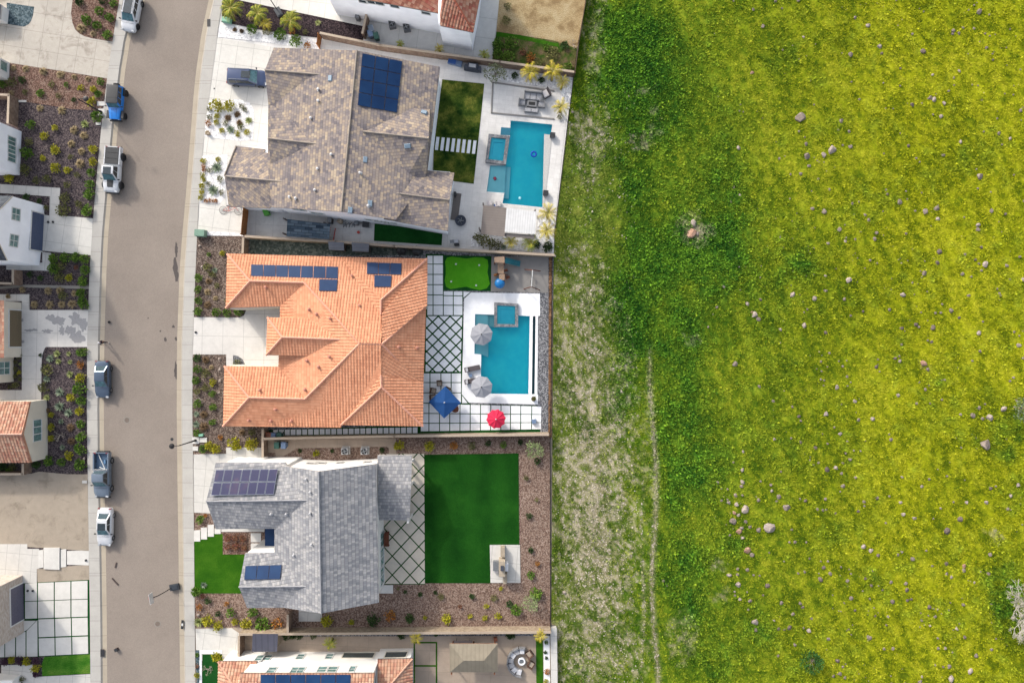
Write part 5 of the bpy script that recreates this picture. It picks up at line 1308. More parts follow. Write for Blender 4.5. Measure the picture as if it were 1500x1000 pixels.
p_slate = paint('slate_car_paint', C(98, 116, 138), .5); p_grey = paint('grey_blue_paint', C(138, 152, 168), .4)
suv('white SUV with roof rails and glass roof at top of street', 197.5, 23, (-6, 31), p_white, 4.75, 1.9, 1.7, (-1.5, .5, .5), m_blk, rim=m_rimk)
suv('dark blue SUV parked on driveway by the tan roof house', 366, 117.5, (31, 1.6), p_navy, 5.0, 1.98, 1.86, (-.4, .75, .45), m_metal)
sedan('slate blue sedan parked at kerb below the walking person', 155, 555, (0, 31), p_slate, 4.65, 1.83)
sedan('white sedan with dark sunroof parked at the kerb', 158.5, 769, (-1, 33), p_white, 4.75, 1.86, sun=(-.65, .25, .5))
def pickup(label, px, py, head, paintm, L, W, hgt, cover, bedm, sun=None, wide=.0, rim=None, r=.4, flare=None, z=.03):
    t = vehicle('parked_pickup', label, 'pickup truck', px, py, head, z); hl = L / 2; h = W / 2; cb = hl - 3.35   # cab rear
    st = [(cb, h * .99, .36, 1.05, 1.14), (cb + .9, h, .34, 1.05, 1.14), (hl - 1.45, h, .34, 1.04, 1.14), (hl - .7, h * .97, .34, 1.0, 1.1), (hl - .25, h * .9, .36, .9, 1.0), (hl - .05, h * .8, .42, .78, .9), (hl, h * .72, .46, .7, .8)]
    loft(st).obj('body', paintm, t, smooth=38)
    cabin(t, paintm, (cb + .04, hl - 1.4, h * .88), (cb + .28, hl - 2.1, h * .70), 1.08, hgt - .08, None, 2, None, sun)
    bl = cb - .03 + hl; b = MB()
    b.box((-hl + bl / 2, 0, .62), (bl, W * .9, .2)); 
    for s in (-1, 1): b.box((-hl + bl / 2, s * (h - .09), .83), (bl, .16, .66), 0, 0, .985)
    b.box((-hl + .05, 0, .82), (.1, W * .86, .62)); b.box((cb - .08, 0, .86), (.08, W * .86, .6))
    b.obj('cargo_bed', paintm, t); MB().box((-hl + bl / 2, 0, .735), (bl - .24, W * .8, .03)).obj('bed_liner', bedm, t)
    if cover:
        c = MB(); k = 3
        for i in range(k): c.box((-hl + .1 + (bl - .15) * (i + .5) / k, 0, 1.185), ((bl - .15) / k - .025, W * .86, .05), 0, 0, .98)
        c.obj('bed_cover', m_blk, t)
    trimmings(t, paintm, L, W, 1.12, hl - 1.55, 1.22, lampz=.95)
    MB().box((hl + .06, 0, .56), (.2, W * .9, .2), 0, 0, .9).obj('front_bumper', m_blk, t); MB().box((-hl - .05, 0, .6), (.16, W * .86, .16), 0, 0, .9).obj('rear_bumper', m_blk, t)
    for x in (hl - 1.0, -hl + 1.12):
        for s in (-1, 1): wheel(t, x, s * (h - .1 + wide), r, .28, rim or m_rim, s)
    arches(t, (hl - 1.0, -hl + 1.12), W, r, flare or paintm, .02 + wide)
    return t
pw = pickup('white pickup truck with black bed cover and big tyres', 170.5, 251, (-3, 42), p_white, 5.65, 1.98, 1.98, True, m_blk, (-.1, .85, .5), .14, m_rimk, .43, m_blk)
MB().hexa([(1.3, -.42, 1.10), (2.25, -.34, 1.09), (2.25, .34, 1.09), (1.3, .42, 1.10)], [(1.3, -.42, 1.165), (2.2, -.34, 1.13), (2.2, .34, 1.13), (1.3, .42, 1.165)]).obj('hood_decal', m_blk, pw)
pg = pickup('grey blue pickup truck with white pipes in open bed', 155.5, 693, (0, 40), p_grey, 5.6, 1.98, 1.92, False, plain('bed_liner_blue', C(86, 112, 140), .6))
b = MB(); b.tube([(-2.6, -.45, .85), (-.72, .6, 1.2)], .045, 6); b.tube([(-.75, .62, 1.22), (-1.0, -.1, 1.2)], .045, 6); b.tube([(-.7, -.85, 1.2), (-.7, .85, 1.2)], .035, 6)
b.obj('pipe_rack', m_frame, pg); MB().box((-1.6, .35, .82), (.5, .22, .14)).obj('tool_box', plain('tool_blue', C(110, 150, 190), .5), pg)
# off-road four by four
t = vehicle('parked_offroader', 'bright blue boxy off-roader with black top and spare wheel', 'car', 176, 155, (-2, 33)); L, W = 4.1, 1.75; hl, h = L / 2, W / 2
st = [(-hl, h * .95, .5, 1.08, 1.14), (-hl + .3, h * .96, .48, 1.1, 1.15), (hl - 1.4, h * .96, .48, 1.1, 1.16), (hl - .9, h * .84, .5, 1.08, 1.16), (hl - .12, h * .74, .52, 1.02, 1.1), (hl, h * .7, .54, .98, 1.05)]
loft(st).obj('body', p_blue, t, smooth=30)
cabin(t, p_blue, (-hl + .02, hl - 1.42, h * .92), (-hl + .1, hl - 1.75, h * .80), 1.1, 1.82, m_blk, 3, None, None, .03)
MB().bar((-.35, -.72, 1.885), (-.35, .72, 1.885), .02).obj('roof_seam', m_tyre, t)
for x in (hl - .62, -hl + .62):
    for s in (-1, 1):
        wheel(t, x, s * (h + .02), .42, .29, m_rimk, s); MB().box((x, s * (h + .03), .93), (1.02, .34, .08), 0, 0, .9).obj('fender', m_blk, t)
sw = thing('spare_wheel', None, None); sw.parent = t; sw.location = (-hl - .16, .05, 1.02)
b = MB().lathe([(.24, -.12), (.38, -.12), (.4, 0), (.38, .12), (.24, .12)], 18); b.v = [(p[2], p[0], p[1]) for p in b.v]; b.obj('tyre', m_tyre, sw, smooth=40)
MB().box((hl + .08, 0, .66), (.2, W * .9, .18), 0, 0, .9).obj('front_bumper', m_blk, t); MB().box((hl + .01, 0, .86), (.03, .7, .34)).obj('grille', m_blk, t)
for s in (-1, 1):
    MB().lathe([(.1, 0), (.1, .05), (.06, .06)], 12).obj('headlight', m_lamp, t).location = (hl - .02, s * .5, .93)
    b = MB(); b.box((hl - 1.5, s * (h + .12), 1.3), (.1, .2, .16)); b.bar((hl - 1.5, s * (h - .12), 1.26), (hl - 1.5, s * (h + .08), 1.28), .025); b.obj('mirror', m_blk, t)
    MB().bar((hl - 1.15, s * .14, 1.2), (hl - 1.45, s * .14 + .45, 1.28), .012).obj('wiper', m_blk, t)
    MB().box((-hl - .01, s * .7, .95), (.05, .12, .24)).obj('tail_light', m_red, t)
    MB().bar((hl - 1.25, s * .3, 1.175), (hl - .3, s * .26, 1.12), .012).obj('hood_seam', m_blk, t)

# ------------------------------------------------------------------ street furniture
def lamp(label, px, py, h, adir, arm):
    t = thing('street_lamp', label, 'street lamp', P(px, py, 0)[:2] + (.1,)); d = Vector(adir).normalized()
    MB().box((0, 0, .02), (.85, .85, .12)).obj('footing', m_pad, t)
    MB().lathe([(.16, .08), (.16, .3), (.1, .45), (.075, h * .5), (.055, h)], 12).obj('pole', m_iron, t, smooth=40)
    MB().tube([(0, 0, h - .15), (d.x * arm * .4, d.y * arm * .4, h + .1), (d.x * arm, d.y * arm, h + .12)], [.045, .04, .035], 8).obj('arm', m_iron, t)
    hd = MB().lathe([(.1, .1), (.3, .02), (.33, -.06), (.27, -.1)], 14, (d.x * arm, d.y * arm, h + .14)).obj('lamp_head', m_iron, t, smooth=35)
    MB().lathe([(.22, -.02), (.22, 0)], 14, (d.x * arm, d.y * arm, h + .02)).obj('lens', m_frame, hd)
lamp('black street lamp in the mulch bed near the blue off-roader', 149.5, 165, 4.7, (1, 0), 1.0)
lamp('black street lamp on the right sidewalk by the orange roof', 287.5, 644.5, 4.4, (-1, -.05), .8)
m_bb = plain('hoop_backboard', C(226, 222, 220), .3); m_rimr = plain('hoop_red', C(206, 70, 60), .5)
def hoop(label, px, py, ang, h=3.05):
    t = thing('basketball_hoop', label, 'basketball hoop', P(px, py)[:2] + (.14,), ang)
    b = MB(); b.box((0, 0, .12), (1.25, .8, .24), 0, 0, .9); b.box((0, 0, .26), (.9, .5, .06)); b.obj('base', plain('black_hoop_base', C(62, 68, 76), .5), t)
    for s in (-1, 1): MB().lathe([(.1, -.03), (.1, .03)], 12).obj('base_wheel', m_tyre, t).location = (.55, s * .3, .1)
    MB().tube([(-.35, 0, .2), (-.5, 0, 1.4), (-.75, 0, 2.5), (-1.15, 0, h)], [.055] * 4, 8).obj('pole', m_iron, t)
    bo = MB().box((-1.25, 0, h + .25), (.05, 1.25, .85)).obj('backboard', m_bb, t)
    MB().box((-1.28, 0, h + .14), (.02, .5, .36)).obj('target_square', m_rimr, bo)
    rg = MB(); n = 20
    rg.tube([(-1.52 + .23 * math.cos(2 * pi * k / n), .23 * math.sin(2 * pi * k / n), h) for k in range(n + 1)], .014, 5); rg.obj('rim', m_rimr, t)
    nt = MB()
    for k in range(12):
        a = 2 * pi * k / 12
        for dd in (-.3, .3): nt.bar((-1.52 + .22 * math.cos(a), .22 * math.sin(a), h), (-1.52 + .13 * math.cos(a + dd), .13 * math.sin(a + dd), h - .42), .008)
    nt.obj('net', m_frame, t)
hoop('portable basketball hoop at the right kerb near the bottom', 257, 858.5, .18)
hoop('portable basketball hoop on the top driveway cut off by edge', 409, 19.5, -1.05)
def lathe_thing(name, label, cat, px, py, prof, mat, z=.12, n=16, group=None):
    o = MB().lathe(prof, n).obj(name, mat, smooth=35); o.location = P(px, py)[:2] + (z,); return setp(o, label, cat, group)
m_mh = plain('manhole_iron', C(132, 118, 108), .7)
def manhole(label, px, py):
    t = thing('manhole_cover', label, 'manhole cover', P(px, py)[:2] + (ZR,)); MB().lathe([(.42, -.01), (.42, .006), (.33, .008)], 24).obj('collar', m_kerb, t)
    b = MB().lathe([(.31, 0), (.31, .014)], 24)
    for k in range(8): a = k * pi / 4; b.box((.2 * math.cos(a), .2 * math.sin(a), .016), (.12, .03, .012), a)
    b.obj('lid', m_mh, t)
manhole('round manhole cover in the street above the grey pickup', 186, 615); manhole('round manhole cover in the street below the basketball hoop', 231, 913)
lathe_thing('drain_cover', 'small dark round cover beside the right street lamp', 'drain cover', 252, 643, [(.2, -.01), (.2, .012), (.02, .014)], m_blk, ZR)
def boxthing(name, label, cat, px, py, d, rz, mat, z=.03, top=.95, lid=None, group=None):
    t = thing(name, label, cat, P(px, py)[:2] + (z,), rz, group)
    MB().box((0, 0, d[2] / 2), d, 0, 0, top).obj('body', mat, t)
    if lid: MB().box((0, 0, d[2] + .025), (d[0] * top + .05, d[1] * top + .05, .05), 0, 0, .96).obj('lid', lid, t)
    return t
m_ply = woodm('dark_plank', C(96, 84, 82))
def ramp(label, px, py, L, w, rz):
    t = thing('wooden_plank', label, 'plank', P(px, py)[:2] + (.02,), rz); MB().box((0, 0, .05), (L, w, .05)).obj('board', m_ply, t)
    for s in (-1, 1): MB().box((s * L * .35, 0, .012), (.08, w * .9, .025)).obj('batten', m_ply, t)
ramp('short dark plank lying in the street', 170, 827, .68, .16, math.radians(75)); ramp('long dark plank lying in the street', 169, 851, 1.15, .17, math.radians(-48))
boxthing('cardboard_box', 'small dark box standing in the lower street', 'box', 172, 950, (.4, .38, .3), .4, m_ply, .02, .92, m_blk)
t = thing('skateboard', 'dark skateboard with pale grip on the right kerb', 'skateboard', P(268.5, 913)[:2] + (.15,), 1.5)
MB().box((0, 0, .1), (1.1, .3, .04)).obj('deck', m_blk, t); MB().box((0, 0, .13), (.3, .2, .02)).obj('grip', m_frame, t)
for x in (-.36, .36): MB().box((x, 0, .05), (.12, .28, .07)).obj('truck', m_tyre, t)
m_grate = plain('iron_grate', C(92, 88, 90), .6)
def grate(label, px, py, w, d):
    t = thing('drain_grate', label, 'drain grate', P(px, py)[:2] + (.145,)); MB().box((0, 0, .0), (w, d, .03)).obj('frame', m_grate, t)
    b = MB()
    for k in range(5): b.box((-w / 2 + w * (k + .5) / 5, 0, .02), (w / 9, d * .85, .02))
    b.obj('bars', m_blk, t)
grate('dark drain grate at the left kerb near bottom', 151, 955, .5, .95); grate('dark utility lid in the upper right sidewalk', 306.5, 34.5, .4, .95)
lathe_thing('drain_cover', 'small dark round drain cover on the driveway by the navy SUV', 'drain cover', 314.5, 130.5, [(.1, -.01), (.1, .012), (.01, .013)], m_blk, .122)
m_cabg = plain('green_utility_paint', C(132, 168, 148), .5); m_cabg2 = plain('mint_utility_paint', C(150, 210, 180), .5)
boxthing('utility_box', 'green utility cabinet beside the upper front bark bed', 'utility box', 296.5, 342.5, (1.3, .85, .75), -.05, m_cabg, .1, .93, m_cabg)
boxthing('utility_box', 'mint green utility box under the leftmost top palm', 'utility box', 334, 32, (1.15, .6, .5), -.2, m_cabg2, .12, .85, m_cabg2)
boxthing('utility_box', 'small mint utility box in the bark bed by lamp', 'utility box', 296, 636.5, (.6, .3, .25), .1, m_cabg2, .1, .85, m_cabg2)
boxthing('utility_box', 'small grey utility cabinet on the path near top wall', 'utility box', 526, 29.5, (.5, .55, 1.0), -.2, m_metal, .1, .95, m_metal)
for i, (x, y, w, d, lab) in enumerate(((298.5, 644, .95, .6, 'white slab beside right street lamp'), (287, 656.5, .7, .55, 'white slab below right street lamp'), (149, 152.5, 1.0, .55, 'pale slab beside the upper street lamp'), (145, 182, .65, .3, 'small pale slab below the upper street lamp'), (125, 705, .6, .35, 'pale slab at the bare lot corner'), (34, 149, 1.0, .25, 'pale slab beside the brown wall and red mulch'))):
    boxthing('concrete_slab', lab, 'slab', x, y, (w, d, .08), 0, m_pad, .1, .97)
# two dark pots or posts on driveways
for x, y, lab in ((72, 325.5, 'left one of two dark bollard caps on blue garage driveway'), (79, 325.5, 'right one of two dark bollard caps on blue garage driveway'), (42, 864, 'left one of two dark caps on grass jointed driveway'), (49.5, 864, 'right one of two dark caps on grass jointed driveway'), (127, 819.5, 'small dark cap on the white entry steps'), (287.5, 486.5, 'small dark cap on the orange house driveway')):
    lathe_thing('driveway_cap', lab, 'cap', x, y, [(.14, 0), (.14, .1), (.09, .14), (.02, .15)], m_blk, .13)

# ------------------------------------------------------------------ bins and air conditioners
m_bing = plain('green_bin', C(58, 104, 92), .5); m_binb = plain('blue_grey_bin', C(120, 144, 178), .5); m_bingr = plain('grey_bin', C(128, 144, 162), .5); m_binbr = plain('brown_bin', C(160, 100, 74), .5)
def bin_(label, px, py, mat, rz=0):
    t = thing('wheelie_bin', label, 'bin', P(px, py)[:2] + (.11,), rz, 'wheelie bins'); b = MB(); b.hexa([(-.24, -.26, .05), (.24, -.26, .05), (.24, .26, .05), (-.24, .26, .05)], [(-.3, -.36, 1.0), (.3, -.36, 1.0), (.3, .36, 1.0), (-.3, .36, 1.0)]); b.obj('body', mat, t)
    l = MB(); l.hexa([(-.33, -.4, 1.0), (.33, -.4, 1.0), (.33, .42, 1.0), (-.33, .42, 1.0)], [(-.26, -.3, 1.1), (.26, -.3, 1.1), (.26, .38, 1.08), (-.26, .38, 1.08)]); l.bar((-.3, .46, 1.02), (.3, .46, 1.02), .03); l.obj('lid', mat, t)
    for s in (-1, 1): w = MB().lathe([(.11, -.03), (.11, .03)], 12); w.v = [(p[2], p[0], p[1]) for p in w.v]; w.obj('wheel', m_tyre, t).location = (s * .24, .3, .11)
for a in (('grey bin, upper of three beside the top brown wall', 546, 48, m_bingr, .3), ('blue grey bin, middle of three beside the top brown wall', 545, 55, m_binb, .3), ('dark green bin, right of three beside top brown wall', 553.5, 58.5, m_bing, .3), ('bright green and blue bin behind the tan roof gate', 394, 313.5, plain('lime_bin', C(90, 176, 60), .5), .4),
          ('small brown bin beside the pads below the orange roof', 398, 635.5, m_binbr, 1.4), ('blue bin beside the pads below the orange roof', 404.5, 637, m_binb, 0), ('green bin beside the pads below the orange roof', 413, 636.5, m_bing, 0), ('green bin on the curved path above slate roof', 409.5, 650.5, m_bing, 0), ('blue grey bin on the curved path above slate roof', 419.5, 650.5, m_binb, 0)): bin_(*a)
m_ac = plain('air_conditioner_case', C(204, 206, 208), .5, .2); m_acd = plain('air_conditioner_dark', C(120, 124, 130), .5, .3)
def ac(label, px, py, mat, rz=0, s=.82):
    t = thing('air_conditioner', label, 'air conditioner', P(px, py)[:2] + (.12,), rz, 'air conditioners')
    MB().box((0, 0, .03), (s + .2, s + .2, .06)).obj('pad', m_pad, t); MB().box((0, 0, .47), (s, s, .82), 0, 0, .98).obj('case', mat, t)
    n = 22; MB().lathe([(s * .43, .88), (s * .43, .93), (s * .38, .93), (s * .38, .885)], n, cap=False).obj('fan_ring', m_blk, t); f = MB().lathe([(s * .38, .882), (s * .38, .888)], n)
    f.obj('fan_well', m_tyre, t); bl = MB()
    for k in range(4): a = k * pi / 2 + .3; bl.box((s * .2 * math.cos(a), s * .2 * math.sin(a), .905), (s * .34, s * .15, .015), a)
    bl.lathe([(.08, .89), (.08, .925)], 10); bl.obj('fan_blade', m_metal, t)
for a in (('left one of two dark air conditioners below the red tile house', 576, 40, m_acd, .15), ('right one of two dark air conditioners below the red tile house', 597, 44.5, m_acd, .15), ('left one of two white air conditioners above the slate roof', 507.5, 659, m_ac, 0), ('right one of two white air conditioners above the slate roof', 535.5, 659, m_ac, 0)): ac(*a)
# pool equipment of the tan roof house
def canister(label, x, y, r, h, mat, name='pool_filter', cat='pool filter'):
    t = thing(name, label, cat, P(x, y)[:2] + (.1,)); MB().lathe([(r * .9, 0), (r, .1), (r, h * .8), (r * .7, h * .95), (.03, h)], 14).obj('tank', mat, t, smooth=40)
    MB().lathe([(.06, h - .02), (.06, h + .06)], 8).obj('valve', m_blk, t); MB().tube([(0, 0, .2), (r + .25, .05, .2), (r + .35, .3, .2)], .04, 6).obj('pipe', m_metal, t)
canister('tan pool filter tank beside the shingled lean-to', 500, 325.5, .3, 1.0, m_tanst); canister('grey pool filter tank in the equipment row', 524, 328, .3, .95, m_metal)
boxthing('pool_heater', 'white pool heater at the right of the equipment row', 'pool heater', 538, 330, (.85, .75, .8), -.1, m_ac, .1, .97, m_blk); boxthing('pool_controller', 'dark control box at the left of the equipment row', 'control box', 486, 325, (.5, .6, 1.1), -.1, m_blk, .1, .97, m_metal)
t = thing('pool_pump', 'tangle of grey pool pumps and pipes between the tanks', 'pool pump', P(512, 329.5)[:2] + (.1,))
for k in range(3): b = MB().lathe([(.14, 0), (.14, .35), (.08, .4)], 10, ((k - 1) * .55, .1 * (k % 2), 0)); b.obj('motor', m_metal, t, smooth=40)
b = MB()
for k in range(5): b.tube([((k - 2) * .35, -.35, .15), ((k - 2) * .35 + .1, .0, .3), ((k - 1) * .35, .25, .2)], .035, 6)
b.obj('pipe', m_blk, t)
t = thing('stepladder', 'red and white stepladder lying beside the lean-to', 'stepladder', P(487, 343)[:2] + (.15,), 1.4)
for s in (-1, 1): MB().box((0, s * .32, .12), (1.55, .09, .1)).obj('rail', m_rimr, t)
for k in range(5): MB().box((-.6 + k * .3, 0, .12), (.12, .56, .06)).obj('rung', m_frame, t)
lathe_thing('bucket', 'red bucket on the equipment yard floor', 'bucket', 526, 341, [(.13, 0), (.17, .3), (.19, .3), (.15, .32), (.02, .3)], m_rimr, .11)
# ------------------------------------------------------------------ back gardens
def cushion(b, x, y, z, w, d, h, mi=0): b.box((x, y, z + h / 2), (w, d, h), 0, mi, .93)
m_umg = plain('grey_canvas', C(170, 172, 180), .85, var=.05); m_umb = plain('blue_canvas', C(12, 76, 140), .85, var=.06); m_umr = plain('red_canvas', C(236, 40, 82), .85, var=.05); m_umw = plain('white_canvas', C(236, 230, 230), .85, var=.04)
def parasol(label, px, py, r, h, mat, n=8, rise=.55, sq=None, scallop=0.0, rz=0.0, trim=None):
    x, y, _ = P(px, py, h); t = thing('parasol', label, 'parasol', (x, y, .12), rz)
    b = MB(); k = n * (4 if scallop else 2); ring = []
    for i in range(k):
        a = 2 * pi * i / k; seg = (i % (k // n)) / (k // n); f = math.cos(pi / n) / math.cos((a % (2 * pi / n)) - pi / n)
        q = r * f * (1 - scallop * math.sin(pi * seg)); sag = .05 * math.sin(pi * seg)
        ring.append((q * math.cos(a), q * math.sin(a), h - rise - .1 - sag * .3))
    mid = [(p[0] * .5, p[1] * .5, h - .12 - rise * .42 - .035 * (1 if (i % (k // n)) else 0)) for i, p in enumerate(ring)]; top = (0, 0, h - .12)
    for i in range(k):
        j = (i + 1) % k; mi = 1 if (trim and (i // (k // n)) % 2) else 0
        b.face([ring[i], ring[j], mid[j], mid[i]], mi); b.face([mid[i], mid[j], top], mi)
        lo = [(ring[q][0], ring[q][1], ring[q][2] - .12) for q in (i, j)]; b.face([lo[0], lo[1], ring[j], ring[i]], mi)
    b.obj('canopy', [mat, trim or mat], t)
    MB().lathe([(.03, 0), (.025, h - .1)], 10).obj('pole', m_metal, t); MB().lathe([(.09, h - .14), (.05, h - .03), (.01, h + .02)], 10).obj('finial', m_blk if mat is m_umg else m_umw, t)
    MB().lathe([(.34, 0), (.32, .06), (.05, .1)], 16).obj('base', m_blk, t)
    rb = MB()
    for i in range(n): a = 2 * pi * i / n; rb.bar((0, 0, h - .16), (r * .97 * math.cos(a), r * .97 * math.sin(a), h - rise - .13), .012)
    rb.obj('rib', m_metal, t)
parasol('upper grey octagonal parasol over the pool shelf', 705, 489.5, 1.40, 2.5, m_umg, 8, .5, rz=.2); parasol('lower grey octagonal parasol shading a lounger', 705, 567, 1.38, 2.5, m_umg, 8, .5, rz=.25)
parasol('square blue parasol over the brown chairs', 651, 589.5, 1.98, 2.6, m_umb, 4, .42, rz=math.radians(-2)); parasol('red scalloped parasol on the gridded pavers', 726.5, 614, 1.22, 2.3, m_umr, 10, .45, scallop=.06, rz=.1)
m_wick = woodm('brown_wicker', C(110, 86, 74)); m_wickd = plain('dark_lounger', C(96, 88, 90), .7); m_cush = plain('pale_cushion', C(206, 206, 210), .9, var=.05); m_cusht = plain('tan_cushion', C(186, 172, 156), .9)
def lounger(label, px, py, rz):
    t = thing('sun_lounger', label, 'sun lounger', P(px, py)[:2] + (.14,), rz); b = MB(); b.box((0, 0, .28), (1.9, .62, .06))
    b.obj('frame', m_wickd, t); m = MB(); m.box((.25, 0, .35), (1.35, .58, .09)); m.obj('mattress', m_wickd, t)
    m = MB(); m.hexa([(-.95, -.29, .33), (-.42, -.29, .33), (-.42, .29, .33), (-.95, .29, .33)], [(-1.0, -.29, .7), (-.9, -.29, .74), (-.9, .29, .74), (-1.0, .29, .7)]); m.obj('backrest', m_wickd, t)
    MB().box((-.72, 0, .66), (.34, .5, .1), 0, 0, .85).obj('pillow', m_cush, t)
    for x in (-.8, .8):
        for s in (-1, 1): MB().box((x, s * .26, .13), (.05, .05, .26)).obj('leg', m_blk, t)
lounger('dark sun lounger beside pool, upper of two', 692.5, 539.5, .2); lounger('dark sun lounger under the lower grey parasol', 692.5, 557.5, .15)
def table(name, label, cat, px, py, w, d, h, mat, rz=0, z=.13, rnd=False):
    t = thing(name, label, cat, P(px, py)[:2] + (z,), rz)
    (MB().lathe([(w / 2, h - .05), (w / 2, h), (w * .4, h + .005)], 22) if rnd else MB().box((0, 0, h - .025), (w, d, .05))).obj('tabletop', mat, t)
    for x in (-1, 1):
        for y in (-1, 1): MB().box((x * w * .36, y * d * .36, (h - .05) / 2), (.05, .05, h - .05)).obj('leg', m_blk, t)
    return t
table('side_table', 'small dark side table between the two loungers', 'table', 689.5, 549.5, .4, .42, .42, m_binb, .2, .14)
def chair(label, px, py, rz, mat, cm, z=.13, s=1.0, name='patio_chair', group=None):
    t = thing(name, label, 'chair', P(px, py)[:2] + (z,), rz, group); w = .66 * s
    MB().box((0, 0, .3), (w, w, .14)).obj('seat_frame', mat, t); MB().box((.03, 0, .42), (w * .8, w * .8, .11), 0, 0, .94).obj('cushion', cm, t)
    MB().hexa([(-w / 2, -w / 2, .3), (-w / 2 + .1, -w / 2, .3), (-w / 2 + .1, w / 2, .3), (-w / 2, w / 2, .3)], [(-w / 2 - .1, -w / 2, .85), (-w / 2 - .02, -w / 2, .85), (-w / 2 - .02, w / 2, .85), (-w / 2 - .1, w / 2, .85)]).obj('backrest', mat, t)
    for q in (-1, 1): MB().box((0, q * (w / 2 - .03), .56), (w * .9, .07, .06)).obj('armrest', mat, t)
    for x in (-1, 1):
        for q in (-1, 1): MB().box((x * w * .42, q * w * .42, .12), (.06, .06, .24)).obj('leg', mat, t)
for a in (('brown wicker chair above the blue parasol', 644.5, 561, -1.5), ('brown wicker chair left above the blue parasol', 635.5, 571.5, -.2), ('brown wicker chair left of the blue parasol', 635, 581, .1), ('brown wicker chair behind the right upper blue parasol edge', 656, 570.5, -2.0)): chair(*a, m_wick, m_cusht)
table('dining_table', 'brown dining table mostly under the blue parasol', 'table', 651, 590, 1.1, 1.1, .74, m_wick, .4)
table('round_table', 'round brown table peeking out beside the blue parasol', 'table', 667.5, 598, .92, .92, .55, m_woodr, 0, .13, True)
table('round_table', 'round table hidden under the red parasol', 'table', 728, 615, 1.0, 1.0, .74, m_metal, 0, .13, True)
boxthing('ottoman', 'blue grey ottoman on the rightmost paver', 'ottoman', 782, 616.5, (.55, .5, .42), .1, m_binb, .13, .95)
def potted(label, px, py, r, kind, z=.14):
    t = thing('potted_plant', label, 'potted plant', P(px, py)[:2] + (z,)); MB().lathe([(r * .6, 0), (r * .85, .4), (r * .95, .42), (r * .85, .43), (r * .8, .36)], 16).obj('pot', m_wick, t, smooth=40)
    o = bpy.data.objects.new('plant', PM[kind][0]); COL.objects.link(o); o.parent = t; o.location = (0, 0, .36); o.scale = (r * 1.1,) * 3
potted('potted olive plant on the corner of white pool deck', 781.5, 583.5, .32, 'm')
# putting cups and flags
for i, (x, y, lab) in enumerate(((668, 387, 'upper left'), (702, 388.5, 'upper right'), (661, 412.5, 'lower left'), (697.5, 418, 'lower right'))):
    t = thing('putting_flag', f'white putting flag at the {lab} of the putting green', 'golf flag', P(x, y)[:2] + (.145,)); MB().lathe([(.11, 0), (.11, .012)], 14).obj('cup', m_frame, t); MB().lathe([(.012, 0), (.012, .8)], 6).obj('pole', m_frame, t); MB().face([(0, 0, .8), (0, 0, .62), (.26, .05, .71)]).obj('flag', m_frame, t)
# playset
t = thing('playset', 'wooden playset with teal slide and blue dome', 'playset', P(735, 398)[:2] + (.115,))
def pxl(px, py, z): a = P(px, py, z); o = t.location; return (a[0] - o[0], a[1] - o[1], a[2] - o[2])
def deckbox(q, z, nm):
    p = [pxl(x, y, z) for x, y in pl(q)]; p = p if area2(p) > 0 else list(reversed(p)); MB().hexa([(a[0], a[1], a[2] - .1) for a in p], p).obj(nm, m_woodp, t)
    for a in p: MB().box((a[0] * .99, a[1] * .99, a[2] / 2), (.09, .09, abs(a[2]))).obj('post', m_woodr, t)
deckbox("724,376.5 739,375.5 739,385 724,384.5", 2.1, 'roof_deck'); deckbox("729,385.5 738,385.5 738,401 729,400", 1.5, 'bridge_deck'); deckbox("731,401.5 739.5,401.5 739,410.5 731,410", 1.6, 'platform')
a, b2 = pxl(740, 381.5, 1.6), pxl(762, 386.5, .2); sl = MB()
d = (Vector(b2) - Vector(a)); n = Vector((-d.y, d.x, 0)).normalized()
for k in range(5):
    p0, p1 = Vector(a) + d * (k / 5) + Vector((0, 0, .1 * math.sin(k * 1.3))), Vector(a) + d * ((k + 1) / 5) + Vector((0, 0, .1 * math.sin((k + 1) * 1.3)))
    sl.hexa([p0 - n * .28 - Vector((0, 0, .06)), p1 - n * .28 - Vector((0, 0, .06)), p1 + n * .28 - Vector((0, 0, .06)), p0 + n * .28 - Vector((0, 0, .06))], [p0 - n * .28, p1 - n * .28, p1 + n * .28, p0 + n * .28])
    for s in (-1, 1): sl.hexa([p0 + n * s * .34, p1 + n * s * .34, p1 + n * s * .28, p0 + n * s * .28], [q + Vector((0, 0, .24)) for q in (p0 + n * s * .34, p1 + n * s * .34, p1 + n * s * .28, p0 + n * s * .28)])
sl.obj('slide', plain('teal_plastic', C(24, 128, 142), .4), t)
c = pxl(732, 415, 1.3); b = MB().lathe([(.64, 0), (.6, .18), (.42, .36), (.2, .44), (.02, .46)], 18, c); b.obj('dome', plain('blue_plastic', C(24, 128, 200), .4), t, smooth=50)
for x, y, m in ((741, 396, m_woodr), (744, 406, m_woodr), (726, 402.5, m_wood)): p = pxl(x, y, .5); MB().box((p[0], p[1], .5), (.5, .3, .5), .3, 0, .8).obj('climbing_step', m, t)
for k in range(6): p = pxl(741.5, 402 + k * 1.4, .3 + .2 * k); MB().box(p, (.5, .06, .06)).obj('rung', m_woodr, t)
t = thing('swing_set', 'swing set with red brown frames and pale beam', 'swing set', P(779.5, 409)[:2] + (.115,))
o = t.location
top = [pxl(780.3, 395.5, 2.1), pxl(778.5, 420, 2.1)]
MB().bar(top[0], top[1], .055, 0, 8).obj('beam', m_frame, t)
for tp_, (l, r_) in zip(top, (((768, 394.5), (792, 397)), ((767, 423.5), (791, 425)))):
    for e in (l, r_): MB().bar(pxl(e[0], e[1], 0), tp_, .055, 0, 6).obj('leg', m_woodr, t)
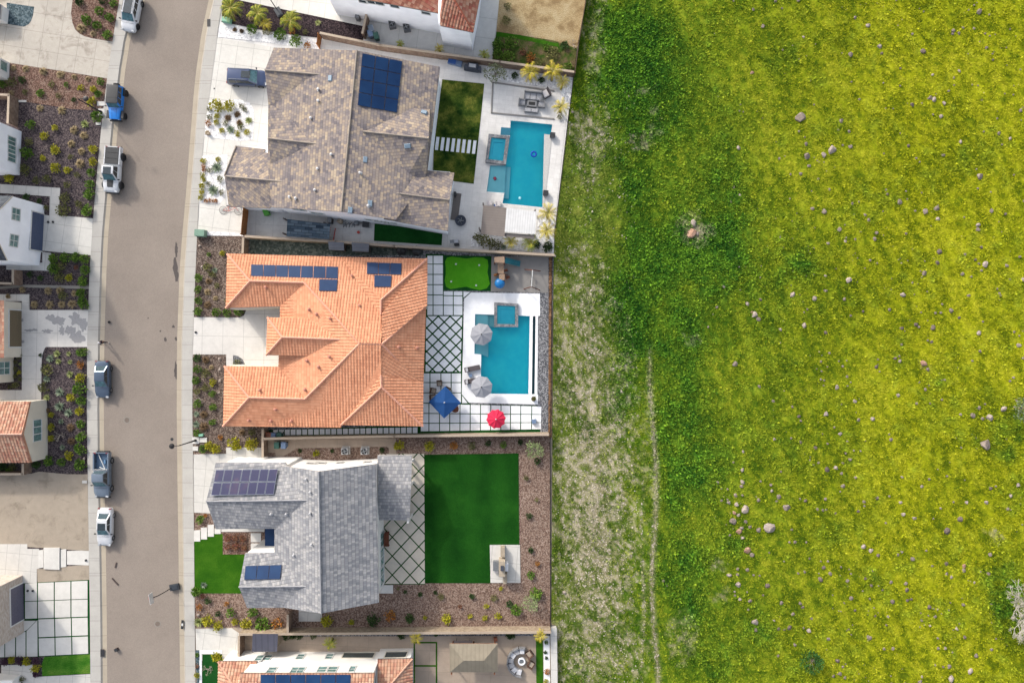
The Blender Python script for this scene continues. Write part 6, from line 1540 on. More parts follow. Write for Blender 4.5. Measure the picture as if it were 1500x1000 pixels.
for k in (.3, .65):
    p = Vector(top[0]).lerp(Vector(top[1]), k); MB().box((p.x, p.y, .5), (.2, .5, .04)).obj('swing_seat', m_blk, t)
    for s in (-.22, .22): MB().bar((p.x, p.y + s, .5), (p.x, p.y + s, p.z), .012).obj('chain', m_metal, t)

# fire pit terrace of the tan roof house
m_sofa = plain('grey_wicker', C(150, 150, 152), .85); m_sofac = plain('light_grey_cushion', C(186, 186, 190), .9, var=.05)
def sofa(label, px, py, w, d, rz, back=True, seats=2, fm=None, cm=None, name='garden_sofa', z=.125):
    t = thing(name, label, 'sofa', P(px, py)[:2] + (z,), rz); fm = fm or m_sofa; cm = cm or m_sofac
    MB().box((0, 0, .18), (w, d, .3)).obj('base', fm, t)
    for i in range(seats): MB().box((-w / 2 + w * (i + .5) / seats, -.05 if back else 0, .4), (w / seats - .04, d * .78, .14), 0, 0, .94).obj('cushion', cm, t)
    if back:
        MB().box((0, d / 2 - .07, .5), (w, .14, .5)).obj('backrest', fm, t)
        for s in (-1, 1): MB().box((s * (w / 2 - .07), -.02, .42), (.14, d * .9, .28)).obj('armrest', fm, t)
    return t
sofa('long grey sofa above the fire table on upper terrace', 781, 143, 2.3, 1.05, -.1, True, 3); sofa('grey bench below the fire table on upper terrace', 778, 163.5, 1.7, .55, -.1, False, 2)
sofa('grey armchair left of the fire table', 764.5, 152, .78, .85, 1.45, True, 1, name='garden_chair'); sofa('grey armchair right of the fire table', 793.5, 155, .78, .85, -1.7, True, 1, name='garden_chair')
t = thing('fire_table', 'grey fire table with dark burner on upper terrace', 'fire table', P(779, 154)[:2] + (.125,), -.1); MB().box((0, 0, .22), (1.2, .75, .44), 0, 0, .97).obj('body', m_sofa, t); MB().box((0, 0, .45), (.78, .38, .03)).obj('burner', m_tyre, t)
t = thing('hanging_chair', 'white cushioned chair with dark side by the yellow palm', 'chair', P(800, 139)[:2] + (.125,), .5); MB().box((0, 0, .25), (.9, 1.0, .4)).obj('base', m_wickd, t); MB().box((-.12, 0, .5), (.7, .9, .16), 0, 0, .9).obj('cushion', m_umw, t); MB().box((.38, 0, .6), (.16, 1.0, .7)).obj('backrest', m_wickd, t)
# grills along the wall
m_gcov = plain('charcoal_cover', C(70, 76, 90), .7); m_steel = plain('stainless_steel', C(206, 208, 212), .3, .8)
t = thing('grill', 'dark covered grill with steel top by the wall', 'grill', P(693, 102)[:2] + (.12,), -.15); MB().box((0, 0, .5), (1.35, .8, 1.0), 0, 0, .94).obj('cover', m_gcov, t); MB().box((0, 0, 1.06), (.95, .5, .14), 0, 0, .85).obj('hood', m_steel, t)
for s in (-1, 1): MB().box((s * .85, -.1, .45), (.45, .55, .9), .1 * s, 0, .9).obj('side_shelf', m_gcov, t)
t = thing('storage_bench', 'blue and grey storage bench left of the covered grill', 'bench', P(667, 94)[:2] + (.12,), -.25); MB().box((0, 0, .25), (1.8, .6, .5)).obj('body', m_binb, t); MB().box((-.35, 0, .54), (.95, .62, .08)).obj('lid', plain('deep_blue_lid', C(50, 96, 170), .5), t)
t = thing('grill', 'black grill with steel knobs below the patio bowl', 'grill', P(669.5, 356.5)[:2] + (.12,), .1); MB().box((0, 0, .45), (.6, .7, .9)).obj('cart', m_blk, t); MB().box((0, .1, 1.0), (.62, .5, .2), 0, 0, .8).obj('hood', m_steel, t); MB().box((-.55, .15, .85), (.5, .4, .04)).obj('side_shelf', m_metal, t)
for x, y, lab in ((588.5, 367, 'left one of two black covered kettle grills by the wall'), (611, 368, 'right one of two black covered kettle grills by the wall')):
    t = thing('kettle_grill', lab, 'grill', P(x, y)[:2] + (.11,)); MB().lathe([(.5, 0), (.62, .25), (.6, .6), (.42, .85), (.1, .98), (.02, 1.0)], 16).obj('cover', m_blk, t, smooth=45); MB().box((.7, 0, .55), (.3, .35, .04)).obj('side_shelf', m_blk, t)
t = thing('fire_bowl', 'round dark fire bowl with pale logs on the patio', 'fire bowl', P(675, 324)[:2] + (.12,)); MB().lathe([(.35, 0), (.62, .28), (.7, .36), (.62, .37), (.5, .28), (.05, .26)], 22).obj('bowl', m_gcov, t, smooth=45)
for k in range(5): a = k * 1.25; MB().bar((.4 * math.cos(a), .4 * math.sin(a), .32), (-.1 * math.cos(a + 1), -.1 * math.sin(a + 1), .5), .05, 0, 6).obj('log', m_metal, t)
boxthing('patio_mat', 'long grey mat outside the east wing of tan roof', 'mat', 668, 303, (.95, 3.4, .03), -.13, m_dkpost, .12, .99)
boxthing('wall_lamp', 'small dark wall box outside the east wing', 'wall box', 667, 286, (.3, .5, .9), -.13, m_blk, .12, .97)
for x, y, lab in ((717.5, 298.5, 'left one of two white pool chairs above the pergola'), (729.5, 299.5, 'right one of two white pool chairs above the pergola')):
    chair(lab, x, y, 1.5, m_umw, m_umw, .12, .95, 'pool_chair', 'white pool chairs')
boxthing('pool_toy', 'blue float beside the white pool chairs', 'float', 728, 301.5, (.7, .35, .3), .2, plain('toy_blue', C(40, 110, 200), .4), .13, .8)
n = 18; rg = MB().tube([(.3 * math.cos(2 * pi * k / n), .3 * math.sin(2 * pi * k / n), 0) for k in range(n + 1)], .12, 8); o = rg.obj('swim_ring', plain('ring_blue', C(10, 80, 190), .4)); o.location = P(782, 226)[:2] + (.05,); setp(o, 'blue swim ring floating in the upper pool', 'swim ring')
boxthing('pool_float', 'small crimson float on the shallow shelf', 'float', 725, 261.5, (.35, .42, .16), .5, plain('crimson', C(150, 36, 76), .5), -.04, .7)
lathe_thing('pool_skimmer', 'pale floating dispenser in the lower end of upper pool', 'float', 761.5, 290.5, [(.16, -.06), (.18, .05), (.12, .14), (.02, .16)], m_pls, .0)
for x, y, lab in ((809, 200, 'square stone fire pot at the right of the upper pool'), (799, 284, 'square stone fire pot near the large yellow palm')):
    boxthing('fire_pot', lab, 'fire pot', x, y, (.55, .55, .5), -.1, m_cop, .14, 1.1, m_blk)
# patio of the grey roof house
m_cap2 = plain('sand_stone', C(190, 176, 156), .85); m_cover = plain('beige_cover', C(182, 168, 148), .85)
t = thing('outdoor_kitchen', 'beige stone outdoor fireplace and counter on corner patio', 'outdoor kitchen', P(733, 824)[:2] + (.14,))
def kbox(px, py, w, d, h, m, nm, z0=0): p = P(px, py); MB().box((p[0] - t.location.x, p[1] - t.location.y, z0 + h / 2), (w, d, h), 0, 0, .98).obj(nm, m, t)
kbox(735.5, 826, .78, 1.9, 1.7, m_cap2, 'chimney_breast'); kbox(736, 824, .4, .55, .4, m_gcov, 'flue', 1.7); kbox(727.5, 826, .9, 1.15, .7, m_metal, 'hearth'); kbox(741.5, 826.5, .55, .95, .95, m_padw, 'counter'); kbox(736.5, 805, .55, 1.25, .85, m_cover, 'side_counter'); kbox(740, 843.5, .5, 1.25, .85, m_cover, 'side_counter'); kbox(727, 834, .5, .35, .5, m_umw, 'log_store')
t = thing('garden_bench', 'dark red wooden bench beside the slate house doors', 'bench', P(568, 787.5)[:2] + (.135,), pi / 2); MB().box((0, 0, .42), (1.75, .5, .07)).obj('seat', m_woodr, t)
for s in (-1, 1): MB().box((s * .43, .24, .7), (.8, .07, .45)).obj('backrest', m_woodr, t); MB().box((s * .82, 0, .3), (.08, .5, .6)).obj('leg', m_woodr, t)
# curved sofa and fire ring at the bottom
t = thing('curved_sofa', 'curved grey sofa with white cushions round the fire ring', 'sofa', P(764, 966)[:2] + (.11,)); m_sofw = plain('white_cushion', C(232, 232, 236), .9, var=.04)
for k in range(7):
    a = math.radians(88 + 28 * k); r0 = 1.35; c = (r0 * math.cos(a), r0 * math.sin(a))
    MB().box((c[0], c[1], .22), (.72, .66, .4), a, 0).obj('seat_base', m_sofac, t); MB().box((c[0], c[1], .47), (.62, .58, .12), a, 0, .92).obj('cushion', m_sofw if k in (0, 5, 6, 2) else m_sofac, t); c2 = ((r0 + .42) * math.cos(a), (r0 + .42) * math.sin(a)); MB().box((c2[0], c2[1], .45), (.16, .8, .55), a).obj('backrest', m_sofa, t)
t = thing('fire_ring', 'round white fire ring with dark centre', 'fire pit', P(764, 966)[:2] + (.12,)); MB().lathe([(.46, 0), (.46, .38), (.3, .38), (.3, .1)], 24, cap=False).obj('ring', m_padw, t, smooth=30); MB().lathe([(.3, .1), (.3, .28), (.02, .3)], 20).obj('embers', m_metal, t)
for x, y, rz, lab in ((775.5, 955.5, 2.2, 'upper brown armchair right of the fire ring'), (777.5, 970.5, 1.0, 'lower brown armchair right of the fire ring')):
    sofa(lab, x, y, .8, .75, rz - pi / 2 + pi, True, 1, m_wick, m_cusht, 'garden_chair', .11)
table('side_table', 'purple grey counter under the pavilion edge', 'table', 679, 936, 2.3, .6, .9, m_wickd, 0, .11)
boxthing('planter_pot', 'terracotta pot beside the pavilion', 'pot', 726, 933.5, (.4, .4, .5), .2, m_binbr, .11, 1.1)
# bicycle on the white driveway
t = thing('bicycle', 'dark bicycle lying by the lower corner of the tan roof', 'bicycle', P(339, 309)[:2] + (.13,), -.05); n = 20
for x in (-.95, .95):
    b = MB().tube([(x + .48 * math.cos(2 * pi * k / n), .48 * math.sin(2 * pi * k / n), .08 + .05 * math.sin(2 * pi * k / n)) for k in range(n + 1)], .022, 5); w = b.obj('wheel', m_tyre, t); sp = MB()
    for k in range(8): a = k * pi / 8; sp.bar((x + .46 * math.cos(a), .46 * math.sin(a), .08), (x - .46 * math.cos(a), -.46 * math.sin(a), .08), .006)
    sp.obj('spoke', m_metal, w)
b = MB(); pts = [(-.95, 0, .1), (-.2, -.1, .12), (-.35, .42, .14), (.55, .4, .14), (-.2, -.1, .12)]
for p, q in zip(pts[:-1], pts[1:]): b.bar(p, q, .025, 0, 6)
b.bar((-.95, 0, .1), (-.35, .42, .14), .018, 0, 6); b.bar((.95, 0, .1), (.5, .55, .15), .022, 0, 6); b.obj('frame', m_rimr, t)
MB().bar((.45, .62, .02), (.5, .6, .42), .02, 0, 6).obj('handlebar', m_blk, t); MB().box((-.4, .55, .14), (.26, .14, .07)).obj('saddle', m_blk, t)
boxthing('garden_light', 'pale planter post at the lower corner of white island', 'post', 307, 197, (.35, .3, .4), .3, m_tanst, .13, .9)

# ------------------------------------------------------------------ the person walking
def skin(name, nodes, edges, mat, parent, sub=1, root=0):
    me = bpy.data.meshes.new(name); me.from_pydata([n[:3] for n in nodes], edges, []); o = bpy.data.objects.new(name, me); COL.objects.link(o); o.parent = parent
    m = o.modifiers.new('Skin', 'SKIN'); me.skin_vertices or None
    if not me.skin_vertices: me.attributes and None
    bpy.context.view_layer.objects.active = o
    sv = me.skin_vertices[0].data
    for i, n in enumerate(nodes): sv[i].radius = (n[3], n[3] if len(n) < 5 else n[4]); sv[i].use_root = (i == root)
    o.modifiers.new('Sub', 'SUBSURF').levels = sub; o.modifiers['Sub'].render_levels = sub + 1
    me.materials.append(mat); return o
m_skin = plain('skin', C(214, 166, 140), .6, var=.04); m_shirt = plain('dark_shirt', C(66, 52, 62), .9); m_trous = plain('dark_trousers', C(58, 50, 60), .9); m_hat = plain('white_cap', C(240, 240, 240), .8); m_shoe = plain('pale_shoe', C(200, 198, 196), .7)
pt = thing('person', 'person in dark clothes and white cap walking at the kerb', 'person', P(156, 501.5)[:2] + (.03,), -.4)
# facing +x; walking stride
N = [(0, 0, .92, .115), (0, 0, 1.08, .11), (.02, 0, 1.28, .13), (.03, 0, 1.42, .075), (.04, 0, 1.49, .05), (.06, 0, 1.58, .085), (.07, 0, 1.68, .095), (.06, 0, 1.76, .07),
     (.03, .17, 1.40, .055), (-.06, .22, 1.16, .043), (.06, .23, .94, .03), (.03, -.17, 1.40, .055), (.10, -.22, 1.16, .043), (.26, -.2, 1.0, .03),
     (.02, .09, .86, .085), (.2, .1, .5, .058), (.22, .1, .1, .042), (.36, .1, .05, .04), (-.02, -.09, .86, .085), (-.1, -.1, .48, .058), (-.36, -.1, .14, .042), (-.26, -.1, .04, .04)]
Eg = [(0, 1), (1, 2), (2, 3), (3, 4), (4, 5), (5, 6), (6, 7), (3, 8), (8, 9), (9, 10), (3, 11), (11, 12), (12, 13), (0, 14), (14, 15), (15, 16), (16, 17), (0, 18), (18, 19), (19, 20), (20, 21)]
def hand(base, d, side):
    b0 = Vector(base); d = Vector(d).normalized(); s = Vector((0, 0, 1)).cross(d); s = s.normalized() if s.length > .05 else Vector((1, 0, 0))
    i0 = len(N); N.append(tuple(b0 + d * .06) + (.024,)); par = 10 if side > 0 else 13; Eg.append((par, i0))
    for k, (o, l) in enumerate(((-.03, .075), (-.01, .088), (.01, .082), (.03, .064))):
        q = len(N); N.append(tuple(b0 + d * .1 + s * o) + (.010,)); N.append(tuple(b0 + d * (.1 + l * .55) + s * o * 1.1) + (.009,)); N.append(tuple(b0 + d * (.1 + l) + s * o * 1.1 + Vector((.018, 0, 0))) + (.007,)); Eg.extend([(i0, q), (q, q + 1), (q + 1, q + 2)])
    q = len(N); N.append(tuple(b0 + d * .055 - s * .04) + (.011,)); N.append(tuple(b0 + d * .1 - s * .062) + (.009,)); Eg.extend([(i0, q), (q, q + 1)])
hand((.06, .23, .94), (.3, .05, -1), 1); hand((.26, -.2, 1.0), (.7, .05, -.6), -1)
body = skin('body', N, Eg, m_skin, pt)
skin('shirt', [(0, 0, .9, .135, .17), (0, 0, 1.08, .13, .17), (.02, 0, 1.3, .15, .19), (.03, 0, 1.42, .09), (.03, .18, 1.39, .075), (-.06, .225, 1.16, .06), (.03, .225, 1.02, .045), (.03, -.18, 1.39, .075), (.10, -.225, 1.16, .06), (.2, -.21, 1.06, .045)], [(0, 1), (1, 2), (2, 3), (3, 4), (4, 5), (5, 6), (3, 7), (7, 8), (8, 9)], m_shirt, pt)
skin('trousers', [(0, 0, .95, .14), (.02, .095, .84, .105), (.2, .105, .5, .078), (.22, .105, .14, .062), (-.02, -.095, .84, .105), (-.1, -.105, .48, .078), (-.34, -.105, .18, .062)], [(0, 1), (1, 2), (2, 3), (0, 4), (4, 5), (5, 6)], m_trous, pt)
hb = MB().lathe([(.118, 0), (.12, .04), (.105, .09), (.06, .125), (.01, .135)], 18, (.06, 0, 1.68)); hb.hexa([(.14, -.08, 1.685), (.26, -.06, 1.665), (.26, .06, 1.665), (.14, .08, 1.685)], [(.14, -.08, 1.70), (.26, -.06, 1.675), (.26, .06, 1.675), (.14, .08, 1.70)]); hb.obj('cap', m_hat, pt, smooth=50)
for x, y, z in ((.28, .1, .05), (-.3, -.1, .07)): MB().box((x, y, z), (.27, .1, .1), 0, 0, .8).obj('shoe', m_shoe, pt)
MB().tube([(.15, 0, 1.63), (.182, 0, 1.60), (.15, 0, 1.585)], [.012, .018, .012], 6).obj('nose', m_skin, pt); MB().box((.155, 0, 1.555), (.012, .05, .012)).obj('mouth', m_rimr, pt)
for s in (-1, 1):
    MB().lathe([(.001, -.012), (.012, 0), (.001, .012)], 8, (.148, s * .034, 1.64)).obj('eye', m_blk, pt); MB().box((.06, s * .098, 1.63), (.04, .02, .06), 0, 0, .8).obj('ear', m_skin, pt)
lathe_thing('ball', 'small dark ball lying on the street in shade', 'ball', 161, 471.8, [(.02, 0), (.12, .05), (.17, .16), (.12, .27), (.02, .32)], m_tyre, .02)
# ------------------------------------------------------------------ the field
def vnoise(x, y, seed=0):
    xi = np.floor(x).astype(np.int64); yi = np.floor(y).astype(np.int64); fx = x - xi; fy = y - yi
    def h(a, b):
        n = (a * 374761393 + b * 668265263 + seed * 982451653) & 0x7fffffff
        n = ((n ^ (n >> 13)) * 1274126177) & 0x7fffffff
        n = (n ^ (n >> 16)) & 0xffff
        return n / 65535.0
    fx = fx * fx * (3 - 2 * fx); fy = fy * fy * (3 - 2 * fy)
    return (h(xi, yi) * (1 - fx) + h(xi + 1, yi) * fx) * (1 - fy) + (h(xi, yi + 1) * (1 - fx) + h(xi + 1, yi + 1) * fx) * fy
def fbm(x, y, seed=0, o=4, g=.5):
    s = 0; a = 1; t = 0
    for k in range(o): s = s + a * vnoise(x * 2 ** k, y * 2 ** k, seed + k * 17); t += a; a *= g
    return s / t
FLK = [(-500, 900), (0, 858), (72, 846), (113, 840.5), (345, 813), (376, 811), (913, 807.5), (915.5, 816), (1000, 817), (1500, 822)]
def FL(y): return np.interp(y, [a for a, _ in FLK], [b for _, b in FLK])
LUSH = [(925, 150, 60, 110, .35), (955, 330, 70, 120, .40), (960, 500, 60, 100, .40), (990, 640, 50, 110, .35), (925, 60, 60, 60, 1), (900, 30, 36, 46, .8), (950, 100, 60, 60, 1), (960, 170, 60, 50, .8), (900, 110, 44, 40, .5), (925, 290, 22, 60, .9), (960, 250, 40, 60, .45), (1070, 210, 40, 90, .6), (1058, 300, 44, 70, .55), (1130, 420, 60, 70, .35), (1120, 620, 60, 80, .3), (1045, 350, 60, 36, 1), (1010, 330, 40, 40, .8), (985, 390, 50, 50, .9), (1060, 400, 50, 50, .7), (925, 420, 40, 60, .9), (920, 490, 24, 40, .9), (1000, 470, 50, 50, .7), (905, 590, 18, 34, 1.0), (925, 560, 20, 40, .7), (1000, 560, 40, 60, .55), (995, 650, 40, 60, .75), (1010, 720, 36, 50, .8), (990, 800, 50, 50, .8), (1060, 690, 30, 40, .6), (1075, 795, 22, 18, .9), (1000, 860, 50, 40, .7), (1015, 900, 30, 40, .7), (1105, 930, 40, 30, .7), (1060, 980, 60, 40, .5), (1110, 890, 16, 14, .7), (855, 640, 12, 20, .7), (868, 330, 20, 40, .4), (850, 960, 18, 40, .55), (1165, 395, 30, 30, .5), (1150, 470, 40, 40, .35), (1455, 850, 36, 60, .7), (1490, 880, 40, 60, .8), (1475, 640, 36, 50, .55), (1490, 720, 24, 40, .6), (1385, 880, 12, 12, .5), (1188, 965, 22, 14, .6), (1420, 640, 20, 20, .35), (1240, 420, 40, 24, .35), (1190, 350, 50, 40, .3), (1220, 180, 16, 12, .4), (1360, 55, 20, 14, .3), (880, 700, 10, 14, .4), (1300, 180, 24, 14, .35)]
DRY = [(866, 190, 22, 32, .6), (858, 240, 14, 40, .2), (868, 40, 14, 60, .5), (850, 440, 30, 60, .4), (862, 540, 44, 80, .56), (868, 640, 58, 80, .64), (872, 745, 54, 80, .76), (868, 840, 54, 70, .68), (868, 950, 58, 70, .55), (1015, 337, 17, 17, 2.0), (1046, 832, 10, 8, .8), (1052, 876, 8, 7, .8), (940, 205, 16, 10, .4), (1010, 495, 12, 8, .4), (1000, 930, 20, 34, .3), (1350, 532, 8, 7, .8), (950, 130, 16, 6, .3), (955, 180, 8, 24, .35), (1450, 790, 12, 10, .5)]
def gauss(px, py, L):
    s = np.zeros_like(px)
    for x, y, rx, ry, w in L: s += w * np.exp(-(((px - x) / rx) ** 2 + ((py - y) / ry) ** 2))
    return s
def zone(px, py):
    u, v = px * .086, py * .086
    wx = px + 22 * (fbm(u * .25, v * .25, 3) - .5); wy = py + 30 * (fbm(u * .25, v * .25, 9) - .5)
    n1 = fbm(u * .30, v * .30, 21, 5, .6); n2 = fbm(u * 1.1, v * 1.1, 33, 4, .6); n3 = fbm(u * 3.2, v * 3.2, 41, 3, .6)
    lush = np.clip(gauss(wx, wy, LUSH) * .68 + (n1 - .5) * 1.3 + (n2 - .5) * 1.3, 0, 1)
    dry = np.clip(gauss(wx, wy, DRY) * .8 + (n2 - .5) * 1.5 + (n3 - .5) * 2.4 - .1, 0, .9) * (gauss(wx, wy, DRY) > .06)
    right = np.clip((wx - 985 - (500 - np.abs(wy - 560)) * .06) / 330, 0, 1)
    right = np.clip(right + (n1 - .5) * .5, 0, 1)
    # wheel track
    tx = 957 + 4 * np.sin(py * .02) + (py - 700) * .012
    tr = np.exp(-((px - tx) / 3.2) ** 2) * np.clip((py - 500) / 60, 0, 1) * np.clip((n3 - .12) * 2.0, 0, .85)
    tx2 = 941 + 2 * np.sin(py * .03)
    tr2 = np.exp(-((px - tx2) / 2.4) ** 2) * np.clip((py - 640) / 120, 0, 1) * np.clip((n3 - .3) * 1.8, 0, .8)
    return lush, dry, right, np.clip(tr + tr2, 0, 1), n1, n2, n3
def c3(r, g, b, k=1.0): return np.array(C(r, g, b, k)[:3])
K_LUSH = [c3(38, 84, 28), c3(72, 122, 36), c3(118, 164, 46)]
K_MID = [c3(68, 106, 24), c3(118, 146, 32), c3(176, 184, 50)]
K_YEL = [c3(98, 118, 18), c3(164, 170, 24, 1.2), c3(202, 200, 50, 1.12)]
K_OLV = [c3(78, 106, 34), c3(128, 146, 56), c3(172, 178, 88)]
K_DRY = [c3(164, 150, 120), c3(188, 174, 146), c3(210, 198, 174)]
def tri3(L, t):
    t = np.clip(t, 0, 1)[:, None]; return np.where(t < .5, L[0] + (L[1] - L[0]) * (t * 2), L[1] + (L[2] - L[1]) * (t * 2 - 1))
def fcol(px, py, rnd, drymul=1.0):
    lush, dry, right, tr, n1, n2, n3 = zone(px, py)
    a_ = (px * .34 + py * .94) * .086; b_ = (px * .94 - py * .34) * .086
    st = fbm(b_ * 1.3, a_ * .16, 88, 4); lo = fbm(px * .0086, py * .0086, 61, 4, .6)
    t = np.clip(.50 + (n3 - .5) * 1.2 + (n2 - .5) * 1.2 + (st - .5) * .7 + (lo - .5) * .5 + (rnd - .5) * 1.05, 0, 1)
    leftz = np.clip((935 - px) / 60, 0, 1)[:, None] * np.clip((py - 160) / 60, 0, 1)[:, None]
    base = tri3(K_MID, t) * (1 - right[:, None]) + tri3(K_YEL, t) * right[:, None]
    base = base * (1 - leftz * .85) + tri3(K_OLV, t) * leftz * .85
    c = base * (1 - lush[:, None]) + tri3(K_LUSH, t) * lush[:, None]
    d = np.clip(np.maximum(dry * drymul, tr), 0, 1)[:, None]
    c = c * (1 - d) + tri3(K_DRY, t) * d
    return c, lush, np.maximum(dry, tr), right
def gz(px, py):
    u, v = px * .086, py * .086
    return .02 + .16 * (fbm(u * .55, v * .55, 78, 3) - .4) * np.clip((px - FL(py)) / 14, 0, 1) + .10 * (fbm(u * .12, v * .12, 77, 3) - .3) * np.clip((px - FL(py)) / 40, 0, 1)
def vcol_mat(name, extra=True):
    t = NT(name); a = t.n('ShaderNodeVertexColor'); a.layer_name = 'Col'; c = a.outputs['Color']
    if extra:
        f = t.noise(5, 5, .7); c = t.mix(1.0, c, t.ramp(f, [(.3, .62), (.5, 1.0), (.72, 1.35)]), 'MULTIPLY'); t.bump(f, .8, .08)
    return t.out(c, .95, spec=.06)
def np_mesh(name, V, F, col, mat, kind=None):
    me = bpy.data.meshes.new(name); n, k = F.shape
    me.vertices.add(len(V)); me.vertices.foreach_set('co', V.astype(np.float32).ravel())
    me.loops.add(n * k); me.loops.foreach_set('vertex_index', F.astype(np.int32).ravel())
    me.polygons.add(n); me.polygons.foreach_set('loop_start', np.arange(0, n * k, k, dtype=np.int32))
    if col is not None:
        at = me.color_attributes.new('Col', 'FLOAT_COLOR', 'POINT'); at.data.foreach_set('color', np.concatenate([col, np.ones((len(V), 1))], 1).astype(np.float32).ravel())
    me.materials.append(mat); me.update(calc_edges=True); me.validate()
    o = bpy.data.objects.new(name, me); COL.objects.link(o); return setp(o, kind=kind)
rg = np.random.default_rng(5)
# ground sheet: a grid from the lot walls out beyond the picture
ny, nx = 330, 210
yy = np.linspace(-420, 1420, ny); t_ = np.linspace(0, 1, nx) ** 1.25
PX = FL(yy)[:, None] + (1900 - FL(yy)[:, None]) * t_[None, :]; PY = np.repeat(yy[:, None], nx, 1)
px, py = PX.ravel(), PY.ravel(); cc, *_ = fcol(px, py, np.full(px.shape, .42)); 
V = np.stack([(px - 750) * S, (500 - py) * S, gz(px, py)], 1)
ii = (np.arange(ny - 1)[:, None] * nx + np.arange(nx - 1)[None, :]).ravel()
F = np.stack([ii, ii + nx, ii + nx + 1, ii + 1], 1)
np_mesh('field_ground', V, F, cc * .95, vcol_mat('field_soil_and_grass'), 'structure')
# blades and leaf clumps
def tufts(name, N, x0, x1, y0, y1, keep, size, seed):
    r = np.random.default_rng(seed); px = r.uniform(x0, x1, N); py = r.uniform(y0, y1, N)
    m = px > FL(py) + 1.2; px, py = px[m], py[m]; rnd = r.random(len(px)); c, lush, dry, right = fcol(px, py, rnd, .6)
    k = keep(lush, dry, right, rnd, r.random(len(px)), fbm(px * .086 * 1.6, py * .086 * 1.6, 55, 3)); px, py, c, lush, dry, right = px[k], py[k], c[k], lush[k], dry[k], right[k]
    n = len(px); a = r.uniform(0, 2 * pi, n); l, w, h = size(lush, dry, right, r, n)
    X, Y, Z = (px - 750) * S, (500 - py) * S, gz(px, py)
    lift = h * r.uniform(.0, .5, n)
    dx, dy = np.cos(a), np.sin(a); B = np.stack([X, Y, Z + lift * .6], 1); D = np.stack([dx * l, dy * l, h - lift * .6], 1); Pp = np.stack([-dy * w / 2, dx * w / 2, r.uniform(-.3, .3, n) * w], 1)
    V = np.stack([B, B + D * .55 + Pp, B + D * [1, 1, .95], B + D * .55 - Pp], 1).reshape(-1, 3)
    F = np.arange(n * 4).reshape(-1, 4); C4 = np.repeat(c, 4, 0)
    return np_mesh(name, V, F, C4, M_TUFT, 'stuff')
M_TUFT = vcol_mat('field_blades', False)
o = tufts('field_grass', 820000, 800, 1540, -50, 1050, lambda lu, dr, ri, rn, q, nn: q < np.clip(.85 - dr * .85 + lu * .2, .06, 1) * np.clip((nn - .28) * 3.2, .12, 1),
      lambda lu, dr, ri, r, n: (r.uniform(.12, .32, n) * (1 + lu * .35), r.uniform(.035, .09, n) * (1 + lu * .5), r.uniform(.04, .17, n) * (1 + lu * .9)), 8)
setp(o, 'meadow grass growing over the whole field', 'grass')
o = tufts('field_weeds', 90000, 800, 1540, -50, 1050, lambda lu, dr, ri, rn, q, nn: (q < .16 + lu * .9) & (nn > .44 - lu * .16) & (dr < .5),
      lambda lu, dr, ri, r, n: (r.uniform(.22, .45, n), r.uniform(.14, .26, n), r.uniform(.12, .32, n) * (.5 + lu * .8)), 9)
setp(o, 'broad leaved dark green weeds in lush patches of the field', 'weeds')
# pebbles in the dry strip and along the track
def pebbles(N):
    r = np.random.default_rng(12); px = r.uniform(806, 1000, N); py = r.uniform(120, 1040, N); m = px > FL(py) + 1; px, py = px[m], py[m]
    lush, dry, right, tr, n1, n2, n3 = zone(px, py); q = r.random(len(px)); k = (q < np.clip(dry * .8 + tr * .9 + .05 * (px < 930), .015, 1)) & ((px < 935) | (tr > .15)); px, py = px[k], py[k]
    n = len(px); s = r.uniform(.03, .085, n) * np.where(r.random(n) < .06, 1.8, 1); a = r.uniform(0, 6.28, n); Z = gz(px, py); X, Y = (px - 750) * S, (500 - py) * S
    ks = [np.stack([X + np.cos(a + j * 1.57) * s * (1 if j % 2 else 1.4), Y + np.sin(a + j * 1.57) * s * (1 if j % 2 else 1.4), Z], 1) for j in range(4)] + [np.stack([X, Y, Z + s * .9], 1)]
    V = np.stack(ks, 1).reshape(-1, 3); i0 = np.arange(n) * 5
    F = np.concatenate([np.stack([i0 + j, i0 + (j + 1) % 4, i0 + 4], 1) for j in range(4)], 0); b = r.uniform(.62, 1.1, n)[:, None] * c3(222, 210, 192); return np_mesh('field_pebbles', V, F, np.repeat(b, 5, 0), M_TUFT, 'stuff')
setp(pebbles(52000), 'pale pebbles strewn over the dry strip and wheel track', 'pebbles')
# ------------------------------------------------------------------ rocks
def rock_mesh(seed, mat):
    r = random.Random(seed); bm = bmesh.new(); bmesh.ops.create_icosphere(bm, subdivisions=2, radius=1)
    cuts = [(Vector((r.gauss(0, 1), r.gauss(0, 1), r.gauss(0, 1))).normalized(), r.uniform(.45, .85)) for _ in range(11)]
    sx, sy = r.uniform(.95, 1.25), r.uniform(.75, 1.0)
    for v in bm.verts:
        for n, d in cuts:
            e = v.co.dot(n) - d
            if e > 0: v.co -= n * e * .98
        v.co *= 1 + r.uniform(-.025, .025); v.co.x *= sx; v.co.y *= sy; v.co.z *= .72
    me = bpy.data.meshes.new('rock'); bm.to_mesh(me); bm.free(); me.materials.append(mat); me.polygons.foreach_set('use_smooth', [True] * len(me.polygons)); me.set_sharp_from_angle(angle=math.radians(14)); return me
def rockmat(name, a, b, cc_):
    t = NT(name); c = t.ramp(t.noise(1.6, 6, .65), [(.3, a), (.5, b), (.72, cc_)]); f = t.noise(6, 5, .7)
    c = t.mix(t.ramp(t.noise(3.2, 4), [(.56, 0.0), (.7, .5)]), c, mul(a, .6)); t.bump(f, .6, .1); return t.out(c, .9, spec=.15)
